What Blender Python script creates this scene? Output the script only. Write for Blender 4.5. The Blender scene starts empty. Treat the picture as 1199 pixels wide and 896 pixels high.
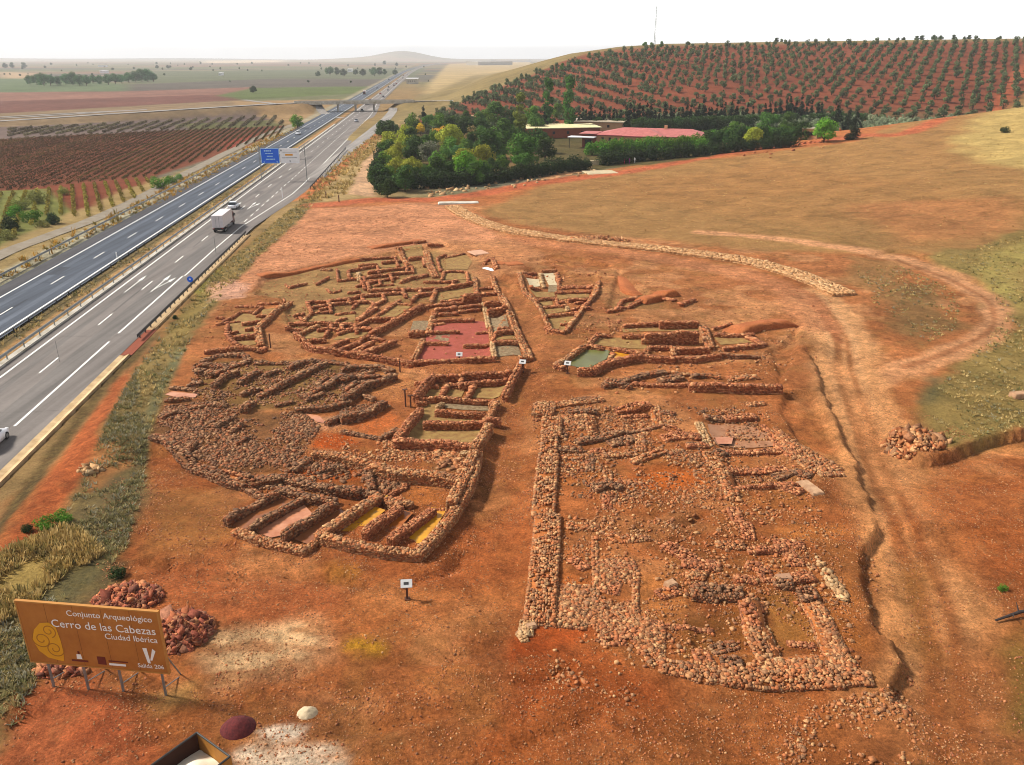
import bpy, bmesh, math, random
import numpy as np
from mathutils import Vector, Matrix
rng = np.random.default_rng(7); random.seed(7)
SC = bpy.context.scene; COL = SC.collection
PI = math.pi
# ------------------------------------------------------------------ camera model used for laying the place out
F, CH, CX, CY, HY = 960.0, 30.0, 599.5, 448.0, 67.0
TILT = math.atan((CY-HY)/F)
ST, CT = math.sin(TILT), math.cos(TILT)
RA = math.radians(-5.45)
RD = np.array([math.sin(RA), math.cos(RA)]); RN = np.array([math.cos(RA), -math.sin(RA)])   # along / across the motorway
def lin(c):
    return tuple((v/255/12.92 if v/255 <= .04045 else ((v/255+.055)/1.055)**2.4) for v in c)
def sm(a, b, x):
    t = np.clip((np.asarray(x, float)-a)/(b-a), 0, 1); return t*t*(3-2*t)
def vn(x, y, sc, seed=0):
    x = np.asarray(x, float)/sc+seed*17.3; y = np.asarray(y, float)/sc-seed*9.1
    xi = np.floor(x); yi = np.floor(y); fx = x-xi; fy = y-yi
    fx = fx*fx*(3-2*fx); fy = fy*fy*(3-2*fy)
    def hsh(a, b):
        v = np.sin(a*127.1+b*311.7+seed*74.7)*43758.5453
        return v-np.floor(v)
    return (hsh(xi, yi)*(1-fx)+hsh(xi+1, yi)*fx)*(1-fy)+(hsh(xi, yi+1)*(1-fx)+hsh(xi+1, yi+1)*fx)*fy
def fbm(x, y, sc, seed=0, o=4):
    r = 0; a = .5
    for k in range(o):
        r = r+a*vn(x, y, sc/2**k, seed+k*3); a *= .5
    return r/(1-.5**o)
# ------------------------------------------------------------------ terrain
def base_h(x, y):
    x = np.asarray(x, float); y = np.asarray(y, float)
    u = x*RN[0]+y*RN[1]
    site = sm(-31.6, -28.2, u)*(1-sm(150, 210, y))*1.0
    grass = .118*np.log1p(np.exp(np.clip((x-50)/14, -30, 30)))*14*sm(60, 150, y)*(1-sm(285, 345, y+.12*(150-x)))
    hx = np.interp(x, [-75, -45, -19, 0, 26, 52, 78, 110, 200, 400, 900, 1500], [0, 5, 15, 20, 27, 33.5, 37, 39, 40.5, 43, 42, 20])
    hy = np.interp(y, [320, 400, 500, 560, 610, 650, 800, 1500, 2500], [0, .13, .52, .76, .93, 1, .98, .4, 0])
    far = 60*np.exp(-((x+960)/250)**2-((y-7800)/900)**2)+20*np.exp(-((x+1250)/420)**2-((y-8200)/900)**2)
    far = far+22*sm(6000, 9500, y)*(vn(x, y, 1800, 5))
    return site+grass+hx*hy+far
def P(px, py, dz=0.0):
    u = px-CX; v = CY-py
    fy = F*CT+v*ST; fz = -F*ST+v*CT
    z = dz+.5
    x = y = 0.
    for _ in range(14):
        s = min((CH-z)/max(-fz, 1e-3), 12.)
        x, y = u*s, fy*s
        z = .5*z+.5*(float(base_h(x, y))+dz) if _ else float(base_h(x, y))+dz
    return (x, y)
def PP(pts, crop=None, dz=0.0):
    if crop: pts = [(crop[0]+a/crop[2], crop[1]+b/crop[2]) for a, b in pts]
    return np.array([P(a, b, dz) for a, b in pts])
def ray_plane(px, py, A, B):
    # point where the view ray meets the vertical plane over the line A-B
    u = px-CX; v = CY-py
    d = np.array([u, F*CT+v*ST, -F*ST+v*CT]); n = np.array([-(B[1]-A[1]), B[0]-A[0]])
    t = (A@n)/(d[:2]@n)
    return np.array([0, 0, CH])+d*t
def axis(lo, hi, f):
    v = [0.0 if lo < 0 else lo]
    while v[-1] < hi: v.append(v[-1]+f(v[-1]))
    if lo < 0:
        w = [0.0]
        while w[-1] > lo: w.append(w[-1]-f(-w[-1]))
        v = w[:0:-1]+v
    return np.array(v)
gx = axis(-9000, 9000, lambda a: .3 if a < 55 else .3+(a-55)*.02)
gy = axis(8, 11500, lambda a: min(max(.26, a*a/28800*.8), a*.02+.1) if a > 20 else 1.0)
GX, GY = np.meshgrid(gx, gy)
GU = GX*RN[0]+GY*RN[1]; GS = GX*RD[0]+GY*RD[1]
GZ = base_h(GX, GY)
def near_line(poly, R):
    """distance, side (+ right of travel) and along-fraction of the grid points near a polyline (sub-block of the grid)"""
    x0, y0 = poly.min(0)-R; x1, y1 = poly.max(0)+R
    i0, i1 = np.searchsorted(gx, [x0, x1]); j0, j1 = np.searchsorted(gy, [y0, y1])
    sl = (slice(j0, j1), slice(i0, i1)); X = GX[sl]; Y = GY[sl]
    best = np.full(X.shape, 1e9); side = np.zeros(X.shape); al = np.zeros(X.shape)
    n = len(poly)-1
    for k in range(n):
        a, b = poly[k], poly[k+1]; d = b-a; L = d@d+1e-9
        t = ((X-a[0])*d[0]+(Y-a[1])*d[1])/L
        tc = np.clip(t, 0, 1)
        q = np.hypot(X-a[0]-tc*d[0], Y-a[1]-tc*d[1])
        m = q < best
        best[m] = q[m]
        side[m] = ((X-a[0])*d[1]-(Y-a[1])*d[0])[m]
        al[m] = ((k+tc)/n)[m]
    return sl, best, np.sign(side), al
def smooth(poly, n=6):
    p = np.asarray(poly, float)
    if len(p) < 3: return p
    out = []
    q = np.vstack([2*p[0]-p[1], p, 2*p[-1]-p[-2]])
    for i in range(1, len(q)-2):
        for t in np.linspace(0, 1, n, endpoint=False):
            a, b, c, d = q[i-1], q[i], q[i+1], q[i+2]
            out.append(.5*((2*b)+(-a+c)*t+(2*a-5*b+4*c-d)*t*t+(-a+3*b-3*c+d)*t**3))
    out.append(p[-1]); return np.array(out)
def scarp(px, depth, fall, low=1, crop=None, rag=.5):
    """a step in the ground: the ground on one side of the line (low=+1: its right) drops"""
    poly = smooth(PP(px, crop)); sl, d, s, al = near_line(poly, fall*2.5)
    sd = d*s*low+rag*(fbm(GX[sl], GY[sl], 1.6, 3)-.5)*1.6
    GZ[sl] -= depth*sm(-.12, .22, sd)*np.exp(-(np.maximum(sd, 0)/fall)**2)*sm(0, .12, al)*sm(0, .12, 1-al)
def gully(px, depth, w, crop=None):
    poly = smooth(PP(px, crop)); sl, d, s, al = near_line(poly, w*3+1)
    dd = d+(fbm(GX[sl], GY[sl], 1.2, 8)-.5)*.3
    GZ[sl] -= 1.15*depth*np.exp(-(dd/(w*1.25))**2)*(.7+.5*fbm(GX[sl], GY[sl], 2.5, 4))*sm(0, .1, al)*sm(0, .1, 1-al)
def poly_sd(poly, R=6):
    """signed distance (+ inside) to a polygon on a sub-block of the grid"""
    p = np.vstack([poly, poly[:1]]); sl, d, s, al = near_line(p, R)
    X = GX[sl]; Y = GY[sl]; ins = np.zeros(X.shape, bool)
    for k in range(len(p)-1):
        (ax, ay), (bx, by) = p[k], p[k+1]
        if ay == by: continue
        ins ^= ((ay > Y) != (by > Y)) & (X < (bx-ax)*(Y-ay)/(by-ay)+ax)
    return sl, np.where(ins, d, -d)
# natural unevenness on the site (none under the roads)
near = sm(-30, -27, GU)*(1-sm(200, 280, GY))
GZ += near*((fbm(GX, GY, 14, 1)-.5)*.5+(fbm(GX, GY, 3.0, 2)-.5)*.16)
GZ += (1-near)*sm(-62, -68, GU)*(fbm(GX, GY, 12, 6)-.5)*.5
GZ -= .25*((GU > -61.5) & (GU < -33.2) & (GY < 11000))*1.0
GZ += .12*sm(-50.4, -49.4, GU)*(1-sm(-46.3, -45.6, GU))*(.6+.8*fbm(GX, GY, 2, 5))+0
SITE_X = {}
cA = (240, 270, 5.975); cB = (420, 270, 5.45); cC = (600, 290, 6.661); cD = (640, 340, 3.747); cE = (170, 400, 4.979)
cF = (260, 500, 3.997); cG = (400, 410, 4.979); cH = (600, 440, 4.979); cI = (800, 440, 4.979); cJ = (600, 600, 4.479); cK = (800, 600, 4.265)
cL = (0, 640, 3.5); cM = (180, 640, 2.855); cN = (600, 720, 2.9975); cO = (960, 240, 2.8); cQ = (960, 540, 2.519)
def dig(px, depth, crop=None, fe=.35):
    sl, d = poly_sd(PP(px, crop)); d = d+(fbm(GX[sl], GY[sl], 1.6, 9)-.5)*.7
    GZ[sl] -= depth*sm(-fe, fe, d)
dig([(305, 325), (352, 313), (415, 303), (470, 293), (520, 285), (548, 292), (575, 310), (600, 330), (570, 420), (480, 430), (360, 412), (340, 385), (330, 350), (300, 345)], .45)
dig([(90, 170), (340, 140), (480, 200), (640, 190), (680, 260), (600, 420), (400, 650), (270, 600)], .4, cC)
dig([(830, 170), (1000, 330), (1199, 360), (1199, 470), (900, 470), (740, 480)], .45, cC)
dig([(180, 230), (340, 140), (660, 110), (830, 150), (1100, 130), (1050, 250), (950, 300), (540, 290), (260, 300), (140, 330)], .25, cD)
dig([(1010, 420), (1040, 440), (980, 250), (1050, 230), (1110, 130), (1080, 300)], .5, cD)
dig([(330, 200), (640, 210), (740, 300), (1000, 330), (1060, 360), (920, 540), (520, 300), (350, 250)], .2, cF)
dig([(480, 250), (540, 130), (980, 130), (800, 520), (390, 510)], .3, cG)
dig([(490, 200), (610, 180), (800, 200), (890, 290), (700, 330), (480, 330)], .35, cH)
dig([(140, 230), (420, 215), (540, 330), (650, 630), (300, 660)], .3, cI)
dig([(590, 95), (750, 85), (860, 290), (950, 460), (700, 400), (560, 200)], .5, cI)
dig([(330, 430), (600, 410), (760, 720), (440, 740)], .25, cK); dig([(30, 400), (290, 420), (360, 700), (60, 700)], .25, cK)
dig([(594, 335), (614, 335), (630, 400), (626, 450), (618, 560), (606, 735), (575, 740), (520, 660), (566, 580), (588, 480), (612, 425), (598, 380)], .32, None, .9)
scarp([(970, 20), (985, 70), (930, 170), (890, 290), (920, 400), (960, 540), (1030, 680), (1062, 750), (1060, 870), (1010, 960)], .7, 7, -1, cK, .9)
scarp([(60, 95), (180, 78), (330, 62), (500, 75), (640, 108), (850, 140)], .45, 4, 1, cC); scarp([(250, 105), (340, 100), (430, 105), (490, 145)], .3, 2.5, 1, cC); scarp([(330, 262), (420, 255), (520, 262), (600, 290)], .25, 4, 1)
scarp([(940, 400), (955, 430), (972, 475), (990, 510), (1003, 535), (1012, 570), (1026, 612)], .6, 5, -1)
scarp([(1040, 490), (1075, 528), (1110, 528), (1150, 512), (1199, 503), (1260, 495)], .95, 6, 1)
scarp([(170, 520), (260, 555), (330, 580)], .5, 3, 1)
scarp([(1000, 300), (1060, 292), (1120, 318), (1190, 345)], .4, 4, 1)
gully([(300, 120), (240, 140), (130, 130), (0, 60)], .25, .35, cM); gully([(420, 90), (560, 105), (640, 120), (740, 138)], .35, .3, cM)
gully([(0, 70), (90, 80), (200, 110), (380, 90), (520, 30)], .25, .3, cM)
gully([(1040, 0), (1010, 50), (960, 90), (890, 105), (830, 160)], .4, .35, cM)
gully([(1199, 310), (1060, 355), (940, 380), (700, 390)], .25, .3, cM); gully([(1199, 540), (1000, 550), (880, 580), (720, 610), (560, 625)], .28, .3, cM)
gully([(0, 480), (60, 440), (200, 390), (330, 320)], .35, .35, cN); gully([(0, 240), (120, 220), (230, 175)], .25, .3, cN)
gully([(0, 640), (100, 700), (330, 800)], .12, .3, cN); gully([(630, 60), (760, 140), (900, 170)], .25, .3, cJ)
gully([(560, 600), (575, 560), (583, 520)], .2, .3); gully([(640, 560), (615, 640), (590, 680)], .12, .3)
gully([(590, 25), (690, 70), (780, 140)], .3, .3, cE)
gully([(740, 560), (860, 545), (1120, 555)], .25, .35, cH); gully([(960, 885), (1040, 850), (1110, 805)], .4, .35, cH); gully([(740, 865), (860, 800)], .25, .3, cH)
gully([(0, 770), (100, 700), (250, 650)], .25, .4, cL); gully([(590, 60), (640, 80), (720, 70)], .3, .3, cL); gully([(430, 850), (700, 790)], .15, .3, cL)
gully([(480, 780), (560, 770), (840, 745)], .2, .3, cI)
for k in range(4):     # wheel ruts of the dirt road round the dig
    o = (k-1.5)*7
    gully([(955+o, 352), (982+o, 400), (1000+o, 450), (1035+o*1.4, 540), (1075+o*2, 640), (1110+o*3, 760), (1120+o*4, 890)], .09, .5)
# motorway bridge approach embankments
BR0 = np.array([-124., 505.]); BR1 = np.array([-62., 522.]); BZ = 5.3
APP = np.array([[-330, 385, 0], [-262, 408, .8], [-205, 440, 3], [-155, 480, 4.6], [-124, 505, 5.2]], float)
APR = np.array([[-62, 522, 5.2], [-30, 530, 5.4], [10, 545, 6.6]], float)
def embank(pts, top, foot):
    p2 = pts[:, :2]; sl, d, s, al = near_line(p2, foot+4)
    hh = np.interp(al*(len(p2)-1), np.arange(len(p2)), pts[:, 2])
    t = 1-sm(top, foot, d)
    GZ[sl] = np.maximum(GZ[sl], hh*t-.2*(t > .999)+GZ[sl]*(1-t))
embank(APP, 5, 16); embank(APR, 5, 16)
def hz(x, y):
    x = np.atleast_1d(np.asarray(x, float)); y = np.atleast_1d(np.asarray(y, float))
    i = np.clip(np.searchsorted(gx, x)-1, 0, len(gx)-2); j = np.clip(np.searchsorted(gy, y)-1, 0, len(gy)-2)
    fx = np.clip((x-gx[i])/(gx[i+1]-gx[i]), 0, 1); fy = np.clip((y-gy[j])/(gy[j+1]-gy[j]), 0, 1)
    return (GZ[j, i]*(1-fx)+GZ[j, i+1]*fx)*(1-fy)+(GZ[j+1, i]*(1-fx)+GZ[j+1, i+1]*fx)*fy
def hz1(x, y): return float(hz(x, y)[0])
def at(px, py, dz=0.0):
    x, y = P(px, py, dz); return (x, y, hz1(x, y))
# ------------------------------------------------------------------ materials
def nodes(name):
    m = bpy.data.materials.new(name); m.use_nodes = True
    nt = m.node_tree; return m, nt, nt.nodes, nt.links, nt.nodes['Principled BSDF']
def mat(name, c, rough=.7, var=.12, scale=3., metal=0., spec=.3, bump=0., c2=None):
    m, nt, N, L, b = nodes(name)
    c = lin(c); c2 = lin(c2) if c2 else tuple(v*(1-2.2*var) for v in c)
    tc = N.new('ShaderNodeTexCoord'); nz = N.new('ShaderNodeTexNoise')
    nz.inputs['Scale'].default_value = scale; nz.inputs['Detail'].default_value = 6; nz.inputs['Roughness'].default_value = .65
    L.new(tc.outputs['Object'], nz.inputs['Vector'])
    r = N.new('ShaderNodeValToRGB'); r.color_ramp.elements[0].position = .33; r.color_ramp.elements[1].position = .66
    r.color_ramp.elements[0].color = (*c2, 1); r.color_ramp.elements[1].color = (*c, 1)
    L.new(nz.outputs['Fac'], r.inputs['Fac']); L.new(r.outputs['Color'], b.inputs['Base Color'])
    b.inputs['Roughness'].default_value = rough; b.inputs['Metallic'].default_value = metal; b.inputs['Specular IOR Level'].default_value = spec
    if bump:
        bp = N.new('ShaderNodeBump'); bp.inputs['Strength'].default_value = bump; bp.inputs['Distance'].default_value = .05
        L.new(nz.outputs['Fac'], bp.inputs['Height']); L.new(bp.outputs['Normal'], b.inputs['Normal'])
    return m
def mul(N, L, a, b, fac=1.):
    x = N.new('ShaderNodeMix'); x.data_type = 'RGBA'; x.blend_type = 'MULTIPLY'; x.inputs[0].default_value = fac
    L.new(a, x.inputs[6]); L.new(b, x.inputs[7]); return x.outputs[2]
def mixc(N, L, fac, a, b):
    x = N.new('ShaderNodeMix'); x.data_type = 'RGBA'
    L.new(fac, x.inputs[0])
    for k, v in ((6, a), (7, b)):
        if isinstance(v, tuple): x.inputs[k].default_value = (*v, 1)
        else: L.new(v, x.inputs[k])
    return x.outputs[2]
def noise(N, L, vec, scale, detail=5, rough=.6, ramp=None, dist=0.):
    nz = N.new('ShaderNodeTexNoise'); nz.inputs['Scale'].default_value = scale; nz.inputs['Detail'].default_value = detail
    nz.inputs['Roughness'].default_value = rough; nz.inputs['Distortion'].default_value = dist
    L.new(vec, nz.inputs['Vector'])
    if not ramp: return nz.outputs['Fac']
    mr = N.new('ShaderNodeMapRange'); mr.inputs[1].default_value = ramp[0]; mr.inputs[2].default_value = ramp[1]
    mr.inputs[3].default_value = ramp[2]; mr.inputs[4].default_value = ramp[3]
    L.new(nz.outputs['Fac'], mr.inputs[0]); return mr.outputs[0]
def mat_stone(name):
    m, nt, N, L, b = nodes(name)
    at_ = N.new('ShaderNodeVertexColor'); at_.layer_name = 'Col'
    tc = N.new('ShaderNodeTexCoord')
    f = noise(N, L, tc.outputs['Object'], 6, 6, .7, (.3, .7, .55, 1.3))
    c = mul(N, L, at_.outputs['Color'], f)
    L.new(c, b.inputs['Base Color']); b.inputs['Roughness'].default_value = .9; b.inputs['Specular IOR Level'].default_value = .15
    bp = N.new('ShaderNodeBump'); bp.inputs['Strength'].default_value = .5; bp.inputs['Distance'].default_value = .06
    L.new(f, bp.inputs['Height']); L.new(bp.outputs['Normal'], b.inputs['Normal'])
    return m
def mat_leaf(name, trans=.25):
    m, nt, N, L, b = nodes(name)
    at_ = N.new('ShaderNodeVertexColor'); at_.layer_name = 'Col'
    oi = N.new('ShaderNodeObjectInfo')
    h = N.new('ShaderNodeHueSaturation')
    mr = N.new('ShaderNodeMapRange'); mr.inputs[3].default_value = .485; mr.inputs[4].default_value = .515
    mv = N.new('ShaderNodeMapRange'); mv.inputs[3].default_value = .75; mv.inputs[4].default_value = 1.25
    L.new(oi.outputs['Random'], mr.inputs[0]); L.new(oi.outputs['Random'], mv.inputs[0])
    L.new(mr.outputs[0], h.inputs['Hue']); L.new(mv.outputs[0], h.inputs['Value'])
    L.new(at_.outputs['Color'], h.inputs['Color'])
    L.new(h.outputs['Color'], b.inputs['Base Color']); b.inputs['Roughness'].default_value = .75; b.inputs['Specular IOR Level'].default_value = .1
    t = N.new('ShaderNodeBsdfTranslucent'); L.new(h.outputs['Color'], t.inputs['Color'])
    mx = N.new('ShaderNodeMixShader'); mx.inputs[0].default_value = trans
    L.new(b.outputs[0], mx.inputs[1]); L.new(t.outputs[0], mx.inputs[2]); L.new(mx.outputs[0], N['Material Output'].inputs[0])
    return m
def mat_ground():
    m, nt, N, L, b = nodes('ground_soil')
    ac = N.new('ShaderNodeVertexColor'); ac.layer_name = 'Col'
    av = N.new('ShaderNodeAttribute'); av.attribute_name = 'veg'
    g = N.new('ShaderNodeNewGeometry'); pos = g.outputs['Position']
    n1 = noise(N, L, pos, .16, 7, .7, (.3, .7, .6, 1.38), .6); n2 = noise(N, L, pos, 1.1, 8, .75, (.3, .7, .5, 1.5), .5); n3 = noise(N, L, pos, 7, 7, .85, (.3, .7, .36, 1.62))
    c = mul(N, L, mul(N, L, mul(N, L, ac.outputs['Color'], n1), n2), n3)
    # pale dust and redder clay patches
    p = noise(N, L, pos, .5, 8, .7, (.56, .75, 0, .42), 1.2); c = mixc(N, L, p, c, lin((196, 136, 84)))
    q = noise(N, L, pos, .33, 8, .7, (.58, .74, 0, .5), .8); c2 = mixc(N, L, q, c, lin((116, 60, 32)))
    # small pale pebbles
    vo = N.new('ShaderNodeTexVoronoi'); vo.inputs['Scale'].default_value = 5.5; L.new(pos, vo.inputs['Vector'])
    mr = N.new('ShaderNodeMapRange'); mr.inputs[1].default_value = .16; mr.inputs[2].default_value = .08; L.new(vo.outputs['Distance'], mr.inputs[0])
    pm = noise(N, L, pos, .4, 4, .6, (.5, .66, 0, .8))
    mm = N.new('ShaderNodeMath'); mm.operation = 'MULTIPLY'; L.new(mr.outputs[0], mm.inputs[0]); L.new(pm, mm.inputs[1])
    c3 = mixc(N, L, mm.outputs[0], c2, lin((190, 152, 116)))
    # vegetation: straw and green mottling, without the clay
    vg = noise(N, L, pos, .9, 9, .8, (.38, .66, 0, 1)); v1 = noise(N, L, pos, 5, 6, .8, (.3, .7, .45, 1.5))
    cv = mul(N, L, mul(N, L, ac.outputs['Color'], v1), n1)
    st = mixc(N, L, vg, cv, mul(N, L, mixc(N, L, noise(N, L, pos, .15, 5, .6, (.4, .6, 0, 1)), lin((170, 142, 86)), lin((134, 116, 62))), v1))
    fac = N.new('ShaderNodeMath'); fac.operation = 'MULTIPLY'; fac.inputs[1].default_value = .85; L.new(av.outputs['Fac'], fac.inputs[0])
    cf = mixc(N, L, fac.outputs[0], c3, mixc(N, L, noise(N, L, pos, 1.6, 8, .75, (.42, .6, 0, 1)), cv, st))
    # only near soil gets clay/pebbles: 'soil' attribute
    as_ = N.new('ShaderNodeAttribute'); as_.attribute_name = 'soil'
    far = mul(N, L, mul(N, L, ac.outputs['Color'], noise(N, L, pos, .012, 7, .65, (.3, .7, .78, 1.2))), noise(N, L, pos, .12, 5, .7, (.3, .7, .75, 1.25)))
    L.new(mixc(N, L, as_.outputs['Fac'], far, cf), b.inputs['Base Color'])
    b.inputs['Roughness'].default_value = .95; b.inputs['Specular IOR Level'].default_value = .08
    bp = N.new('ShaderNodeBump'); bp.inputs['Strength'].default_value = 1.; bp.inputs['Distance'].default_value = .34
    hs = N.new('ShaderNodeMath'); hs.operation = 'ADD'; L.new(noise(N, L, pos, 5, 10, .8), hs.inputs[0]); L.new(noise(N, L, pos, 1.1, 8, .7), hs.inputs[1])
    L.new(hs.outputs[0], bp.inputs['Height']); L.new(bp.outputs['Normal'], b.inputs['Normal'])
    return m
def mat_road(name, c, streak=True):
    m, nt, N, L, b = nodes(name)
    tc = N.new('ShaderNodeTexCoord'); mp = N.new('ShaderNodeMapping'); mp.vector_type = 'POINT'
    mp.inputs['Rotation'].default_value = (0, 0, RA); mp.inputs['Scale'].default_value = (1, .02, 1)
    L.new(tc.outputs['Object'], mp.inputs['Vector'])
    s1 = noise(N, L, mp.outputs[0], .8, 5, .6, (.3, .7, .66, 1.3)); s2 = noise(N, L, tc.outputs['Object'], 2.5, 8, .8, (.3, .7, .86, 1.13)); s3 = noise(N, L, tc.outputs['Object'], .07, 4, .6, (.3, .7, .88, 1.1))
    rgb = N.new('ShaderNodeRGB'); rgb.outputs[0].default_value = (*lin(c), 1)
    L.new(mul(N, L, mul(N, L, mul(N, L, rgb.outputs[0], s1), s2), s3), b.inputs['Base Color'])
    b.inputs['Roughness'].default_value = .82; b.inputs['Specular IOR Level'].default_value = .25
    return m
def mat_glossy(name, c, c2, rough=.12):
    m = mat(name, c, rough, .1, .6, 0, .5, 0, c2); return m
STONE = mat_stone('rubble_stone'); LEAF = mat_leaf('foliage'); GROUND = mat_ground()
TARN = mat_road('new_asphalt', (68, 74, 84)); TARO = mat_road('old_asphalt', (116, 108, 102)); TARF = mat_road('pale_asphalt', (140, 133, 126))
TRACK = mat('track_gravel', (138, 128, 112), .95, .12, .6, c2=(120, 106, 86)); PAINT = mat('road_paint', (232, 230, 222), .7, .08, 4)
STEEL = mat('galvanised_steel', (150, 152, 150), .5, .12, 2, .6); DSTEEL = mat('dark_steel', (60, 58, 56), .6, .1, 2)
CONC = mat('drain_concrete', (208, 180, 138), .9, .12, .8, bump=.2, c2=(170, 138, 96)); PCONC = mat('pale_concrete', (206, 200, 188), .9, .1, .5, c2=(160, 150, 130))
WHITE = mat('white_paint', (244, 243, 242), .5, .04, 2); TRUCKW = mat('trailer_white', (222, 214, 212), .45, .05, 1)
BLACK = mat('black_rubber', (28, 28, 30), .8, .1, 4); GLASS = mat('dark_glass', (30, 36, 42), .08, .05, 2, 0, .6); RED = mat('red_lamp', (170, 24, 20), .3, .05, 2)
WOOD = mat('brown_wood', (96, 58, 40), .8, .15, 6); BLUE = mat('sign_blue', (30, 104, 228), .5, .03, 2); AMBER = mat('sign_amber', (226, 158, 40), .5, .03, 2)
GREY = mat('sign_grey', (120, 120, 124), .6, .05, 2); CYAN = mat('sign_pale_blue', (170, 215, 245), .5, .03, 2)
# ------------------------------------------------------------------ object helpers
def mesh(name, V, Fq, C=None, m=None, smooth_=False):
    me = bpy.data.meshes.new(name)
    V = np.asarray(V, np.float32); Fq = np.asarray(Fq, np.int32)
    k = Fq.shape[1]; n = len(Fq)
    me.vertices.add(len(V)); me.vertices.foreach_set('co', V.ravel())
    me.loops.add(n*k); me.loops.foreach_set('vertex_index', Fq.ravel())
    me.polygons.add(n); me.polygons.foreach_set('loop_start', np.arange(0, n*k, k, dtype=np.int32))
    if smooth_: me.polygons.foreach_set('use_smooth', np.ones(n, bool))
    me.update(calc_edges=True)
    if C is not None:
        a = me.color_attributes.new('Col', 'FLOAT_COLOR', 'POINT')
        C = np.asarray(C, np.float32); c4 = np.ones((len(V), 4), np.float32); c4[:, :3] = C
        a.data.foreach_set('color', c4.ravel())
    if m: me.materials.append(m)
    return me
def link(name, me, parent=None, loc=(0, 0, 0), rz=0.):
    o = bpy.data.objects.new(name, me); COL.objects.link(o)
    if parent: o.parent = parent
    o.location = loc; o.rotation_euler = (0, 0, rz); return o
def tag(o, label=None, cat=None, group=None, kind=None):
    if label: o['label'] = label
    if cat: o['category'] = cat
    if group: o['group'] = group
    if kind: o['kind'] = kind
    return o
def thing(name, label, cat, loc=(0, 0, 0), rz=0., group=None):
    o = bpy.data.objects.new(name, None); o.empty_display_size = .3; COL.objects.link(o)
    o.location = loc; o.rotation_euler = (0, 0, rz); return tag(o, label, cat, group)
def copy_tree(o, parent=None, loc=None, rz=None, sc=None):
    c = o.copy(); COL.objects.link(c); c.parent = parent
    if loc is not None: c.location = loc
    if rz is not None: c.rotation_euler = (0, 0, rz)
    if sc is not None: c.scale = sc if hasattr(sc, '__len__') else (sc, sc, sc)
    for ch in list(o.children): copy_tree(ch, c)
    return c
class MB:
    def __init__(s): s.bm = bmesh.new()
    def box(s, c, d, rz=0., bev=0., taper=(1, 1)):
        vs = []
        for z in (-.5, .5):
            t = taper if z > 0 else (1, 1)
            for x, y in ((-.5, -.5), (.5, -.5), (.5, .5), (-.5, .5)):
                X, Y = x*d[0]*t[0], y*d[1]*t[1]
                vs.append(s.bm.verts.new((c[0]+X*math.cos(rz)-Y*math.sin(rz), c[1]+X*math.sin(rz)+Y*math.cos(rz), c[2]+z*d[2])))
        fs = [s.bm.faces.new([vs[i] for i in f]) for f in ((3, 2, 1, 0), (4, 5, 6, 7), (0, 1, 5, 4), (1, 2, 6, 5), (2, 3, 7, 6), (3, 0, 4, 7))]
        if bev:
            es = list({e for f in fs for e in f.edges})
            bmesh.ops.bevel(s.bm, geom=es, offset=bev, segments=2, affect='EDGES')
        return s
    def tube(s, a, b, r, n=8, r2=None):
        a = Vector(a); b = Vector(b); d = (b-a).normalized(); r2 = r if r2 is None else r2
        u = d.orthogonal().normalized(); w = d.cross(u)
        A = [s.bm.verts.new(a+(u*math.cos(t)+w*math.sin(t))*r) for t in np.linspace(0, 2*PI, n, endpoint=False)]
        B = [s.bm.verts.new(b+(u*math.cos(t)+w*math.sin(t))*r2) for t in np.linspace(0, 2*PI, n, endpoint=False)]
        for i in range(n): s.bm.faces.new((A[i], A[(i+1) % n], B[(i+1) % n], B[i]))
        s.bm.faces.new(A[::-1]); s.bm.faces.new(B); return s
    def face(s, pts):
        s.bm.faces.new([s.bm.verts.new(p) for p in pts]); return s
    def loft(s, secs):
        """secs: list of rings (same count) joined along, ends capped"""
        R = [[s.bm.verts.new(p) for p in r] for r in secs]
        n = len(R[0])
        for a, b in zip(R, R[1:]):
            for i in range(n): s.bm.faces.new((a[i], a[(i+1) % n], b[(i+1) % n], b[i]))
        s.bm.faces.new(R[0][::-1]); s.bm.faces.new(R[-1]); return s
    def build(s, name, m, parent=None, loc=(0, 0, 0), rz=0., shade=False):
        bmesh.ops.recalc_face_normals(s.bm, faces=s.bm.faces)
        me = bpy.data.meshes.new(name); s.bm.to_mesh(me); s.bm.free(); me.materials.append(m)
        if shade: me.polygons.foreach_set('use_smooth', np.ones(len(me.polygons), bool))
        return link(name, me, parent, loc, rz)
# ------------------------------------------------------------------ ground colours (what the soil itself is)
GC = np.zeros(GX.shape+(3,)); GC[:] = lin((146, 128, 98))
VEG = np.zeros(GX.shape); SOIL = np.clip(sm(-75, -70, GU)*(1-sm(330, 420, GY)), 0, 1)
def put(sl, w, c, veg=None):
    c = np.array(lin(c)); GC[sl] = GC[sl]*(1-w[..., None])+c*w[..., None]
    if veg is not None: VEG[sl] = VEG[sl]*(1-w)+veg*w
ALL = (slice(None), slice(None))
def paint(px, c, fe=1., veg=None, st=1., crop=None, warp=None, brk=0.):
    poly = PP(px, crop); warp = fe if warp is None else warp
    sl, d = poly_sd(poly, fe*3+2); X, Y = GX[sl], GY[sl]
    d = d+(fbm(X, Y, warp*3+.8, 11)-.5)*2*warp*1.3
    put(sl, st*sm(-fe, fe, d)*(1-brk*sm(.42, .58, fbm(X*.6+Y*.5, Y*1.4, 1.5, 17, 5))), c, veg)
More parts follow.
